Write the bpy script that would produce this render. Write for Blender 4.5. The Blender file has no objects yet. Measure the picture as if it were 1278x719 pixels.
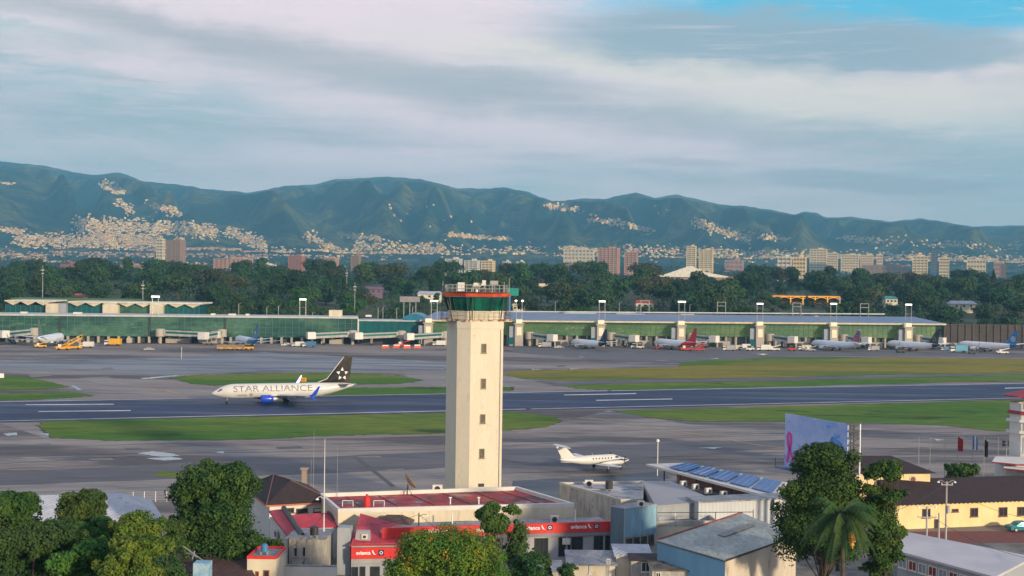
import bpy, bmesh, math, random
from mathutils import Vector, Matrix, noise as mnoise
rng = random.Random(11)
sc = bpy.context.scene
COL = sc.collection
# ------------------------------------------------------------------ camera
FP = 1500.0; CAMH = 37.0; ROLL = math.radians(0.8); PITCH = math.atan(17.5/1500)
def ray(px, py):
    a = (px-639)/FP; b = (359.5-py)/FP
    c, s = math.cos(ROLL), math.sin(ROLL)
    # camera rolled so that verticals lean to the left going down
    x = a*c - b*s
    up = a*s + b*c
    p = PITCH
    return Vector((x, math.cos(p)+up*math.sin(p), -math.sin(p)+up*math.cos(p)))
cd = bpy.data.cameras.new('camera'); cam = bpy.data.objects.new('camera', cd); COL.objects.link(cam)
cam.location = (0, 0, CAMH)
_f = ray(639, 359.5); _r = (ray(640, 359.5)-_f).normalized(); _u = (ray(639, 358.5)-_f).normalized(); _f.normalize()
m = Matrix(((_r.x, _u.x, -_f.x), (_r.y, _u.y, -_f.y), (_r.z, _u.z, -_f.z)))
cam.rotation_euler = m.to_euler()
cd.sensor_width = 36; cd.lens = 36*FP/1278; cd.clip_end = 40000; cd.clip_start = 0.5
sc.camera = cam
def P(px, py, z=0.0):
    d = ray(px, py); t = (z-CAMH)/d.z
    return Vector((d.x*t, d.y*t, z))
def Q(px, py, D):
    d = ray(px, py); t = D/d.y
    return Vector((d.x*t, D, CAMH+d.z*t))
# ------------------------------------------------------------------ world, sun
SUN_EL = math.radians(13); SUN_AZ = math.radians(40)   # from behind right
sv = Vector((math.sin(SUN_AZ)*math.cos(SUN_EL), -math.cos(SUN_AZ)*math.cos(SUN_EL), math.sin(SUN_EL)))
sd = bpy.data.lights.new('sun', 'SUN'); sd.energy = 4.4; sd.angle = math.radians(3.0); sd.color = (1.0, 0.79, 0.52)
so = bpy.data.objects.new('sun', sd); COL.objects.link(so); so.location = (60, -60, 90)
so.rotation_euler = sv.to_track_quat('Z', 'Y').to_euler()
def lin(c):
    r = []
    for v in c:
        v = v/255.0
        r.append(v/12.92 if v <= 0.04045 else ((v+0.055)/1.055)**2.4)
    return (*r, 1.0)
w = bpy.data.worlds.new('World'); sc.world = w; w.use_nodes = True
nt = w.node_tree; N = nt.nodes; L = nt.links; N.clear()
def nn(t, **k):
    n = N.new(t)
    for a, b in k.items(): setattr(n, a, b)
    return n
def setin(n, i, v):
    if hasattr(v, 'is_linked') or v.__class__.__name__.startswith('NodeSocket'): L.new(v, n.inputs[i])
    else: n.inputs[i].default_value = v
def mth(op, a, b=0.0, c=None, clamp=False):
    n = nn('ShaderNodeMath', operation=op, use_clamp=clamp); setin(n, 0, a); setin(n, 1, b)
    if c is not None: setin(n, 2, c)
    return n.outputs[0]
def mixc(f, a, b):
    n = nn('ShaderNodeMix', data_type='RGBA'); setin(n, 0, f); setin(n, 6, a); setin(n, 7, b); return n.outputs[2]
def maprange(v, a, b, c=0.0, d=1.0, smooth=True):
    n = nn('ShaderNodeMapRange'); n.interpolation_type = 'SMOOTHSTEP' if smooth else 'LINEAR'
    setin(n, 0, v); n.inputs[1].default_value = a; n.inputs[2].default_value = b; n.inputs[3].default_value = c; n.inputs[4].default_value = d
    return n.outputs[0]
tc = nn('ShaderNodeTexCoord'); sx = nn('ShaderNodeSeparateXYZ'); L.new(tc.outputs['Generated'], sx.inputs[0])
# azimuth and elevation of the view direction, both scaled to degrees-like units (1500 per radian)
az = mth('MULTIPLY', mth('ARCTAN2', sx.outputs[0], sx.outputs[1]), 1500.0)
el = mth('MULTIPLY', mth('ARCSINE', sx.outputs[2]), 1500.0)
def noise2(su, sv_, scale, det=5, rough=0.55, off=0.0, dist=0.0):
    cb = nn('ShaderNodeCombineXYZ'); L.new(mth('MULTIPLY', az, su), cb.inputs[0]); L.new(mth('MULTIPLY', el, sv_), cb.inputs[1]); cb.inputs[2].default_value = off
    n = nn('ShaderNodeTexNoise'); n.inputs['Scale'].default_value = scale; n.inputs['Detail'].default_value = det
    n.inputs['Roughness'].default_value = rough; n.inputs['Distortion'].default_value = dist
    L.new(cb.outputs[0], n.inputs['Vector']); return n.outputs[0]
n_big = noise2(0.0022, 0.009, 1.0, 6, 0.5, 3.1, 0.6)
n_str = noise2(0.003, 0.03, 1.0, 5, 0.55, 7.7, 0.3)
n_fin = noise2(0.010, 0.075, 1.0, 8, 0.68, 1.3, 0.5)
wu = mth('MULTIPLY', mth('SUBTRACT', n_fin, 0.5), 90.0)
wv = mth('MULTIPLY', mth('SUBTRACT', noise2(0.009, 0.03, 1.0, 6, 0.6, 5.5), 0.5), 60.0)
def blob(px, py, rx, ry, slope=0.0, soft=0.8, warp=1.0):
    a0 = px-639.0; e0 = 342.0+0.014*(px-639)-py
    du = mth('ADD', mth('SUBTRACT', az, a0), mth('MULTIPLY', wu, warp))
    dv = mth('ADD', mth('SUBTRACT', el, e0), mth('MULTIPLY', wv, warp))
    dv = mth('SUBTRACT', dv, mth('MULTIPLY', du, slope))
    a = mth('DIVIDE', du, rx); b = mth('DIVIDE', dv, ry)
    d = mth('SQRT', mth('ADD', mth('MULTIPLY', a, a), mth('MULTIPLY', b, b)))
    return maprange(d, 1.0-soft, 1.0+soft, 1.0, 0.0)
sky = nn('ShaderNodeTexSky', sky_type='NISHITA'); sky.sun_disc = False; sky.sun_elevation = SUN_EL
sky.sun_rotation = math.atan2(sv.x, sv.y); sky.air_density = 1.3; sky.dust_density = 1.5; sky.altitude = 1500
bgsky = nn('ShaderNodeBackground'); L.new(sky.outputs[0], bgsky.inputs[0]); bgsky.inputs[1].default_value = 0.10
teal = lin((176, 186, 186)); lilac = lin((228, 206, 208)); grey = lin((165, 162, 164)); blue = lin((66, 172, 206)); slate = lin((140, 156, 166)); cream = lin((222, 210, 196)); low = lin((180, 186, 182))
c = mixc(maprange(n_big, 0.38, 0.62), teal, lilac)
c = mixc(mth('MULTIPLY', maprange(n_str, 0.42, 0.66), 0.5), c, grey)
c = mixc(mth('MULTIPLY', maprange(n_fin, 0.48, 0.66), 0.5), c, lilac)
n_f2 = noise2(0.006, 0.11, 1.0, 8, 0.7, 12.3, 0.8)
c = mixc(mth('MULTIPLY', maprange(el, 40.0, 165.0, 1.0, 0.0), 0.75), c, low)
def lay(c, col, k, *a, **kw): return mixc(mth('MULTIPLY', blob(*a, **kw), k), c, col)
c = lay(c, blue, 0.95, 1000, -8, 420, 58, slope=-0.02, soft=0.6)
c = lay(c, blue, 0.9, 1230, 36, 220, 34, soft=0.6)
c = lay(c, lilac, 0.9, 430, 35, 330, 60, soft=0.45)
c = lay(c, lilac, 0.75, 90, 10, 100, 40, soft=0.5)
c = lay(c, lilac, 0.9, 650, 160, 330, 30, slope=-0.10, soft=0.6)
c = lay(c, lilac, 0.5, 150, 92, 160, 12, slope=-0.08, soft=0.6)
c = lay(c, cream, 0.9, 870, 92, 330, 20, slope=-0.10, soft=0.6)
c = lay(c, cream, 0.9, 1060, 142, 230, 26, slope=-0.04, soft=0.7)
c = lay(c, cream, 0.7, 1270, 95, 90, 18, slope=0.0, soft=0.7)
c = lay(c, grey, 0.75, 180, 45, 190, 15, slope=-0.10, soft=0.6)
c = lay(c, grey, 0.72, 470, 92, 330, 26, slope=-0.13, soft=0.6)
c = lay(c, grey, 0.55, 880, 165, 400, 18, slope=-0.10, soft=0.8)
c = lay(c, slate, 0.92, 930, 62, 250, 36, slope=-0.06, soft=0.4)
c = lay(c, slate, 0.75, 1120, 82, 150, 20, slope=-0.03, soft=0.4)
c = lay(c, slate, 0.4, 120, 150, 300, 30, slope=-0.05, soft=0.8)
c = lay(c, grey, 0.75, 1075, 232, 130, 13, slope=-0.07, soft=0.35, warp=0.4)
c = lay(c, grey, 0.5, 850, 204, 70, 4, slope=-0.02, soft=0.6, warp=0.3)
c = lay(c, grey, 0.4, 670, 196, 60, 5, slope=0.0, soft=0.6, warp=0.3)
c = mixc(mth('MULTIPLY', maprange(n_f2, 0.50, 0.68), 0.30), c, lilac)
c = mixc(mth('MULTIPLY', maprange(n_f2, 0.46, 0.32), 0.22), c, grey)
c = mixc(mth('MULTIPLY', maprange(el, 420.0, 900.0), 0.45), c, lin((88, 132, 188)))
c = mixc(maprange(el, -60.0, -5.0, 1.0, 0.0), c, lin((90, 110, 125)))
bgc = nn('ShaderNodeBackground'); L.new(c, bgc.inputs[0]); bgc.inputs[1].default_value = 1.27
mx = nn('ShaderNodeMixShader'); mx.inputs[0].default_value = 0.93
L.new(bgsky.outputs[0], mx.inputs[1]); L.new(bgc.outputs[0], mx.inputs[2])
wo = nn('ShaderNodeOutputWorld'); L.new(mx.outputs[0], wo.inputs[0])
vs = sc.view_settings; vs.view_transform = 'Standard'; vs.look = 'None'; vs.gamma = 1.0; vs.exposure = 0.26
sc.render.engine = 'CYCLES'; sc.cycles.max_bounces = 5; sc.cycles.diffuse_bounces = 2; sc.cycles.glossy_bounces = 2
sc.cycles.transparent_max_bounces = 6; sc.cycles.volume_bounces = 0
sc.render.resolution_x = 1024; sc.render.resolution_y = 576
# ------------------------------------------------------------------ materials
MATS = {}
def mat(name, col, rough=0.8, col2=None, scale=0.3, lo=0.35, hi=0.65, stretch=(1, 1, 1), col3=None, metal=0.0, emit=None, estr=0.0,
        bump=0.0, bscale=None, world=False, spec=0.5, rough2=None, detail=6, corr=None, rnd=0.0, det2=None):
    if name in MATS: return MATS[name]
    m = bpy.data.materials.new(name); m.use_nodes = True; t = m.node_tree; ns = t.nodes; lk = t.links
    b = ns['Principled BSDF']; b.inputs['Roughness'].default_value = rough; b.inputs['Metallic'].default_value = metal
    b.inputs['Specular IOR Level'].default_value = spec
    tc = ns.new('ShaderNodeTexCoord'); mp = ns.new('ShaderNodeMapping'); mp.inputs['Scale'].default_value = stretch
    if world:
        g = ns.new('ShaderNodeNewGeometry'); lk.new(g.outputs['Position'], mp.inputs[0])
    else: lk.new(tc.outputs['Object'], mp.inputs[0])
    def noi(sc_, det=detail, w=0.0, rg=0.6):
        n = ns.new('ShaderNodeTexNoise'); n.inputs['Scale'].default_value = sc_; n.inputs['Detail'].default_value = det
        n.inputs['Roughness'].default_value = rg; n.inputs['Distortion'].default_value = w; lk.new(mp.outputs[0], n.inputs[0]); return n.outputs[0]
    def ramp(v, a, c_):
        r = ns.new('ShaderNodeMapRange'); r.interpolation_type = 'SMOOTHSTEP'; r.inputs[1].default_value = a; r.inputs[2].default_value = c_; lk.new(v, r.inputs[0]); return r.outputs[0]
    def mix(f, a, c_):
        x = ns.new('ShaderNodeMix'); x.data_type = 'RGBA'
        for i, v in ((0, f), (6, a), (7, c_)):
            if hasattr(v, 'links'): lk.new(v, x.inputs[i])
            else: x.inputs[i].default_value = v
        return x.outputs[2]
    c4 = lambda c: (*c[:3], 1.0)
    if col2 is None: col2 = tuple(v*0.8 for v in col[:3])
    f = ramp(noi(scale), lo, hi); out = mix(f, c4(col), c4(col2))
    if col3 is not None:
        f3 = ramp(noi(scale*3.7, w=1.0), 0.58, 0.68); out = mix(f3, out, c4(col3))
    if det2:   # fine grain
        out2 = ns.new('ShaderNodeMix'); out2.data_type = 'RGBA'; out2.blend_type = 'MULTIPLY'; out2.inputs[0].default_value = det2[1]
        lk.new(out, out2.inputs[6]); cr = ramp(noi(det2[0], 3), 0.2, 0.75)
        lk.new(cr, out2.inputs[7]); out = out2.outputs[2]
    if rnd:
        oi = ns.new('ShaderNodeObjectInfo'); hs = ns.new('ShaderNodeHueSaturation')
        mm = ns.new('ShaderNodeMapRange'); mm.inputs[3].default_value = 1-rnd; mm.inputs[4].default_value = 1+rnd; lk.new(oi.outputs['Random'], mm.inputs[0])
        lk.new(mm.outputs[0], hs.inputs['Value'])
        m2 = ns.new('ShaderNodeMapRange'); m2.inputs[3].default_value = 0.47; m2.inputs[4].default_value = 0.535
        m3 = ns.new('ShaderNodeMath'); m3.operation = 'FRACT'; m4 = ns.new('ShaderNodeMath'); m4.operation = 'MULTIPLY'; m4.inputs[1].default_value = 7.31
        lk.new(oi.outputs['Random'], m4.inputs[0]); lk.new(m4.outputs[0], m3.inputs[0]); lk.new(m3.outputs[0], m2.inputs[0]); lk.new(m2.outputs[0], hs.inputs['Hue'])
        lk.new(out, hs.inputs['Color']); out = hs.outputs[0]
    lk.new(out, b.inputs['Base Color'])
    if rough2 is not None:
        r = ns.new('ShaderNodeMapRange'); r.inputs[3].default_value = rough; r.inputs[4].default_value = rough2; lk.new(ramp(noi(scale*1.7), 0.45, 0.62), r.inputs[0]); lk.new(r.outputs[0], b.inputs['Roughness'])
    if corr:   # corrugated sheet: (axis vector xyz, spacing)
        wv = ns.new('ShaderNodeTexWave'); wv.inputs['Scale'].default_value = 1.0
        mp2 = ns.new('ShaderNodeMapping'); mp2.inputs['Rotation'].default_value = (0, 0, corr[0]); mp2.inputs['Scale'].default_value = (0.314/corr[1],)*3
        lk.new(tc.outputs['Object'], mp2.inputs[0]); lk.new(mp2.outputs[0], wv.inputs[0]); wv.inputs['Scale'].default_value = 1.0
        bp = ns.new('ShaderNodeBump'); bp.inputs['Strength'].default_value = 0.6; bp.inputs['Distance'].default_value = 0.06
        lk.new(wv.outputs[1], bp.inputs['Height']); lk.new(bp.outputs[0], b.inputs['Normal'])
    elif bump:
        bp = ns.new('ShaderNodeBump'); bp.inputs['Strength'].default_value = 0.7; bp.inputs['Distance'].default_value = bump
        lk.new(noi(bscale or scale*6), bp.inputs['Height']); lk.new(bp.outputs[0], b.inputs['Normal'])
    if emit is not None:
        b.inputs['Emission Color'].default_value = (*emit[:3], 1); b.inputs['Emission Strength'].default_value = estr
    MATS[name] = m; return m
white = mat('white paint', (0.66, 0.65, 0.62), 0.6, (0.60, 0.58, 0.54), 0.5)
creamw = mat('cream wall', (0.66, 0.60, 0.46), 0.8, (0.54, 0.49, 0.38), 0.35, stretch=(1, 1, .3), col3=(0.46, 0.41, 0.32))
towerw = mat('tower plaster', (0.68, 0.63, 0.50), 0.8, (0.64, 0.59, 0.46), 0.30, stretch=(1.5, 1.5, .35), col3=(0.60, 0.54, 0.42), det2=(4.0, .10))
stainw = mat('stained wall', (0.50, 0.48, 0.44), 0.85, (0.30, 0.29, 0.27), 0.9, stretch=(1, 1, .25), col3=(0.12, 0.11, 0.10))
yellw = mat('yellow wall', (0.76, 0.64, 0.34), 0.8, (0.68, 0.56, 0.29), 0.6, stretch=(1, 1, .4))
greyw = mat('grey wall', (0.34, 0.37, 0.41), 0.8, (0.26, 0.29, 0.33), 0.5, stretch=(1, 1, .3))
bluew = mat('blue metal wall', (0.24, 0.42, 0.54), 0.6, (0.17, 0.33, 0.45), 0.9, stretch=(1, 1, .2), det2=(3, .25))
redroof = mat('red painted roof', (0.36, 0.025, 0.035), 0.7, (0.09, 0.02, 0.03), 0.16, lo=.42, hi=.60, col3=(0.16, 0.15, 0.19), detail=8, rough2=.3)
pinkroof = mat('pink red roof', (0.46, 0.045, 0.075), 0.7, (0.36, 0.035, 0.06), 0.8, corr=(0.3, .3))
darkroof = mat('dark tile roof', (0.036, 0.018, 0.022), 0.75, (0.022, 0.014, 0.020), 1.2, det2=(6, .5), bump=.04, bscale=5)
brownroof = mat('brown corrugated roof', (0.10, 0.055, 0.05), 0.7, (0.06, 0.035, 0.035), 0.8, corr=(0.0, .3))
metroof = mat('pale metal roof', (0.38, 0.42, 0.39), 0.5, (0.27, 0.31, 0.30), 0.5, lo=.42, hi=.58, stretch=(1, .4, 1), corr=(0.86, .4), col3=(0.26, 0.21, 0.16), det2=(2.5, .35))
whroof = mat('white metal roof', (0.46, 0.48, 0.53), 0.5, (0.34, 0.37, 0.42), 0.5, corr=(0.5, .5), col3=(0.26, 0.26, 0.28))
greyroof = mat('grey sheet roof', (0.30, 0.32, 0.36), 0.55, (0.20, 0.22, 0.26), 0.5, lo=.42, hi=.58, col3=(0.12, 0.11, 0.11), det2=(3, .4))
concroof = mat('weathered flat roof', (0.42, 0.42, 0.43), 0.7, (0.14, 0.16, 0.21), 0.3, lo=.4, hi=.6, col3=(0.10, 0.10, 0.11), rough2=.35)
rust = mat('rusty metal', (0.32, 0.07, 0.04), 0.8, (0.16, 0.05, 0.03), 2.0)
red = mat('red sign panel', (0.66, 0.03, 0.03), 0.55, (0.52, 0.025, 0.025), 0.6)
orange = mat('orange red fascia', (0.62, 0.10, 0.02), 0.5, (0.50, 0.05, 0.02), 0.6)
textw = mat('white lettering', (0.85, 0.85, 0.85), 0.5)
dark = mat('dark metal', (0.03, 0.03, 0.035), 0.5)
grime = mat('grimy concrete', (0.14, 0.13, 0.12), 0.9, (0.05, 0.05, 0.05), 1.0)
rubber = mat('rubber', (0.015, 0.015, 0.015), 0.8)
steel = mat('galvanised steel', (0.42, 0.42, 0.42), 0.4, metal=0.3)
glassd = mat('dark window glass', (0.02, 0.028, 0.035), 0.12, (0.035, 0.045, 0.05), 0.7)
tglass = mat('green tinted glass', (0.006, 0.13, 0.085), 0.10, (0.004, 0.05, 0.045), 0.5)
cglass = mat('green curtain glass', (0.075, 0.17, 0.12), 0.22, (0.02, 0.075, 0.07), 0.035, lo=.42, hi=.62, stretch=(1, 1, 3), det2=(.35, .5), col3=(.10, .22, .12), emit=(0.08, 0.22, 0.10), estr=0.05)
cglass2 = mat('teal curtain glass', (0.006, 0.12, 0.12), 0.15, (0.01, 0.07, 0.09), 0.06)
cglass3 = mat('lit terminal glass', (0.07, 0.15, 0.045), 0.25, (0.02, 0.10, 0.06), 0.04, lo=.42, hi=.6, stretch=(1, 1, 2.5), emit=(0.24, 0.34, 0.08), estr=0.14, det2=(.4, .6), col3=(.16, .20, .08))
bluroof = mat('blue metal terminal roof', (0.085, 0.15, 0.30), 0.4, (0.13, 0.18, 0.28), 0.04, det2=(.3, .2))
planew = mat('aircraft white paint', (0.60, 0.60, 0.585), 0.35, (0.54, 0.54, 0.53), 0.2)
planewl = mat('aircraft pale blue white', (0.72, 0.80, 0.88), 0.3, (0.68, 0.76, 0.84), 0.2)
planeb = mat('aircraft bright white paint', (0.84, 0.84, 0.83), 0.3, (0.8, 0.8, 0.79), 0.2)
pblue = mat('aircraft blue paint', (0.015, 0.07, 0.55), 0.25, (0.012, 0.06, 0.50), .5)
pteal = mat('aircraft mid blue paint', (0.03, 0.20, 0.50), 0.3)
pnavy = mat('aircraft navy paint', (0.01, 0.03, 0.10), 0.3)
pblack = mat('aircraft black paint', (0.02, 0.018, 0.02), 0.35, (0.05, 0.04, 0.035), .15)
pred = mat('aircraft red paint', (0.60, 0.015, 0.03), 0.35)
ptext = mat('grey livery lettering', (0.17, 0.18, 0.20), 0.5)
yel = mat('yellow equipment paint', (0.75, 0.40, 0.02), 0.5, (0.6, 0.3, 0.02), 1)
lampm = mat('lit lamp glass', (0.9, 0.88, 0.8), 0.5, emit=(1.0, 0.93, 0.80), estr=2.2)
solar = mat('solar panel', (0.025, 0.16, 0.42), 0.25, (0.02, 0.11, 0.34), .8, metal=.2)
bark = mat('bark', (0.10, 0.07, 0.05), 0.9, (0.05, 0.04, 0.03), 3)
navyp = mat('dark navy paving', (0.022, 0.032, 0.052), 0.55, (0.03, 0.045, 0.075), 0.05, stretch=(.25, 1, 1), world=True, rough2=.4)
# ------------------------------------------------------------------ mesh builder
ORG = {}
class MB:
    def __init__(s): s.v = []; s.f = []; s.m = []; s.mats = []
    def mi(s, m):
        if m not in s.mats: s.mats.append(m)
        return s.mats.index(m)
    def face(s, pts, m):
        b = len(s.v); s.v += [Vector(p) for p in pts]; s.f.append(tuple(range(b, b+len(pts)))); s.m.append(s.mi(m)); return s
    def add(s, vs, fs, m):
        b = len(s.v); k = s.mi(m); s.v += [Vector(p) for p in vs]
        for f in fs: s.f.append(tuple(b+i for i in f)); s.m.append(k)
        return s
    def box(s, c, d, m, yaw=0.0, taper=1.0):
        """centre of base c, size d"""
        cs, sn = math.cos(yaw), math.sin(yaw); vs = []
        for z in (0, 1):
            k = taper if z else 1.0
            for x, y in ((-1, -1), (1, -1), (1, 1), (-1, 1)):
                X = x*d[0]/2*k; Y = y*d[1]/2*k
                vs.append((c[0]+X*cs-Y*sn, c[1]+X*sn+Y*cs, c[2]+z*d[2]))
        return s.add(vs, [(3, 2, 1, 0), (4, 5, 6, 7), (0, 1, 5, 4), (1, 2, 6, 5), (2, 3, 7, 6), (3, 0, 4, 7)], m)
    def prism(s, pts, z0, z1, m, mtop=None):
        """pts: list of xy or xyz (z used for the top when z1 is None)"""
        pts = [Vector((p[0], p[1], p[2] if len(p) > 2 else 0)) for p in pts]
        ar = sum(pts[i].x*pts[(i+1) % len(pts)].y-pts[(i+1) % len(pts)].x*pts[i].y for i in range(len(pts)))
        if ar < 0: pts.reverse()
        n = len(pts)
        bot = [(p.x, p.y, z0) for p in pts]; top = [(p.x, p.y, p.z if z1 is None else z1) for p in pts]
        s.add(bot+top, [(i, (i+1) % n, n+(i+1) % n, n+i) for i in range(n)]+[tuple(range(n-1, -1, -1))], m)
        s.add(top, [tuple(range(n))], mtop or m); return s
    def tube(s, pts, r, m, n=6, r2=None, cap=True):
        pts = [Vector(p) for p in pts]; vs = []; fs = []
        for i, p in enumerate(pts):
            d = (pts[min(i+1, len(pts)-1)]-pts[max(i-1, 0)]).normalized()
            a = d.orthogonal().normalized() if i == 0 else (a-d*a.dot(d)).normalized()
            b = d.cross(a)
            rr = r if r2 is None else r+(r2-r)*i/(len(pts)-1)
            if isinstance(r, (list, tuple)): rr = r[i]
            for k in range(n):
                t = 2*math.pi*k/n; vs.append(p+(a*math.cos(t)+b*math.sin(t))*rr)
        for i in range(len(pts)-1):
            for k in range(n): fs.append((i*n+k, i*n+(k+1) % n, (i+1)*n+(k+1) % n, (i+1)*n+k))
        if cap: fs.append(tuple(range(n-1, -1, -1))); fs.append(tuple((len(pts)-1)*n+k for k in range(n)))
        return s.add(vs, fs, m)
    def rot(s, c, axis, prof, m, n=16, mats=None):
        """solid of revolution: prof = [(t along axis, radius)]"""
        ax = Vector(axis).normalized(); a = ax.orthogonal().normalized(); b = ax.cross(a); c = Vector(c); vs = []; fs = []
        for t, r in prof:
            for k in range(n):
                q = 2*math.pi*k/n; vs.append(c+ax*t+(a*math.cos(q)+b*math.sin(q))*r)
        for i in range(len(prof)-1):
            for k in range(n): fs.append((i*n+k, i*n+(k+1) % n, (i+1)*n+(k+1) % n, (i+1)*n+k))
        return s.add(vs, fs, m)
    def build(s, name, parent=None, smooth=False, loc=None, tag=None):
        o_ = Vector((0, 0, 0))
        if parent is not None: o_ = ORG.get(parent.name, Vector((0, 0, 0)))
        elif loc is not None: o_ = Vector(loc)
        elif s.v:
            n = len(s.v); o_ = Vector((sum(v.x for v in s.v)/n, sum(v.y for v in s.v)/n, min(v.z for v in s.v)))
        me = bpy.data.meshes.new(name); me.from_pydata([tuple(v-o_) for v in s.v], [], s.f)
        for m_ in s.mats: me.materials.append(m_)
        me.polygons.foreach_set('material_index', s.m)
        if smooth: me.polygons.foreach_set('use_smooth', [True]*len(s.f))
        me.update()
        o = bpy.data.objects.new(name, me); COL.objects.link(o)
        if parent is not None: o.parent = parent; ORG[o.name] = o_
        else: o.location = o_; ORG[o.name] = o_
        if tag: settag(o, *tag)
        return o
def settag(o, label, cat, group=None):
    o['label'] = label; o['category'] = cat
    if group: o['group'] = group
    return o
def empty(name, label, cat, loc=(0, 0, 0), group=None, local=False):
    o = bpy.data.objects.new(name, None); COL.objects.link(o); o.location = loc; o.empty_display_size = 1
    ORG[o.name] = Vector((0, 0, 0)) if local else Vector(loc)
    return settag(o, label, cat, group)
def setting(o, kind='structure'): o['kind'] = kind; return o
def copytree(o, parent=None):
    c_ = o.copy(); COL.objects.link(c_)
    if parent is not None: c_.parent = parent
    for ch in list(o.children):
        copytree(ch, c_)
    return c_
def text_mesh(body, size, m, offset=0.0, bold=0.0):
    cu = bpy.data.curves.new('t', 'FONT'); cu.body = body; cu.size = size; cu.align_x = 'CENTER'; cu.align_y = 'CENTER'; cu.offset = bold; cu.extrude = 0.0; cu.resolution_u = 3
    ob = bpy.data.objects.new('t', cu); COL.objects.link(ob); dg = bpy.context.evaluated_depsgraph_get()
    me = bpy.data.meshes.new_from_object(ob.evaluated_get(dg)); bpy.data.objects.remove(ob); 
    return me
def place_text(name, body, size, m, origin, right, up, parent, bold=0.0, width=None, warp=None):
    """flat lettering lying in the plane (right, up) at origin; width squeezes it to that many metres"""
    me = text_mesh(body, size, m, bold=bold); xs = [v.co.x for v in me.vertices]; wd = max(xs)-min(xs); k = (width/wd) if width else 1.0
    cx = (max(xs)+min(xs))/2
    bm = bmesh.new(); bm.from_mesh(me)
    if warp:
        bmesh.ops.triangulate(bm, faces=bm.faces[:])
        for _ in range(2):
            bmesh.ops.subdivide_edges(bm, edges=[e for e in bm.edges if e.calc_length() > .45], cuts=1)
            bmesh.ops.triangulate(bm, faces=bm.faces[:])
    org = ORG.get(parent.name, Vector((0, 0, 0)))
    for v in bm.verts:
        x, y = (v.co.x-cx)*k, v.co.y
        v.co = warp(x, y) if warp else Vector(origin)+Vector(right)*x+Vector(up)*y-org
    m2 = bpy.data.meshes.new(name); bm.to_mesh(m2); bm.free(); m2.materials.clear(); m2.materials.append(m)
    o = bpy.data.objects.new(name, m2); COL.objects.link(o); o.parent = parent; ORG[o.name] = org
    return o
# ------------------------------------------------------------------ terrain
def interp(t, x):
    if x <= t[0][0]: return t[0][1]
    for i in range(len(t)-1):
        if x <= t[i+1][0]:
            k = (x-t[i][0])/(t[i+1][0]-t[i][0]); return t[i][1]+(t[i+1][1]-t[i][1])*k
    return t[-1][1]
def prof(pts, D):
    r = []
    for px, py in pts:
        q = Q(px, py, D); r.append((q.x/D, q.z))
    return r
RD = 9500.0
RIDGE = prof([(-700, 230), (-400, 215), (-150, 196), (0, 201), (54, 207), (111, 219), (151, 216), (182, 227), (219, 230), (262, 237), (310, 241), (353, 232), (387, 230), (417, 224),
  (450, 222), (480, 221), (521, 224), (548, 230), (575, 236), (600, 236), (628, 234), (659, 240), (689, 250), (716, 248), (756, 249), (775, 244), (793, 241), (817, 247), (845, 243), (870, 249),
  (900, 256), (940, 259), (991, 267), (1004, 263), (1018, 265), (1031, 271), (1061, 270), (1111, 277), (1151, 272), (1185, 278), (1212, 283), (1278, 282), (1500, 285), (2000, 280)], RD)
SPURS = [(7300.0, prof([(-500, 215), (-150, 208), (0, 214), (30, 219), (60, 238), (95, 262), (112, 292), (130, 320)], 7300.0)),
         (7000.0, prof([(85, 310), (100, 285), (115, 262), (130, 235), (155, 243), (165, 252), (210, 266), (245, 285), (270, 300), (300, 312)], 7000.0)),
         (7900.0, prof([(200, 300), (240, 243), (262, 242), (300, 257), (330, 275), (365, 290), (410, 302)], 7900.0)),
         (7600.0, prof([(380, 320), (430, 285), (480, 262), (530, 258), (580, 275), (620, 290), (660, 310)], 7600.0)),
         (8000.0, prof([(620, 310), (680, 262), (740, 268), (800, 276), (860, 286), (900, 288), (960, 296), (1040, 300), (1100, 306)], 8000.0)),
         (8300.0, prof([(1000, 310), (1060, 284), (1120, 283), (1200, 292), (1278, 294), (1500, 300)], 8300.0))]
BASE = [(0, 0), (700, 0), (760, 5), (900, 15), (1150, 25), (1600, 24), (2500, 33), (4000, 62), (5200, 112), (6000, 160), (12000, 300)]
def sst(t): t = max(0.0, min(1.0, t)); return t*t*(3-2*t)
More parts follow.
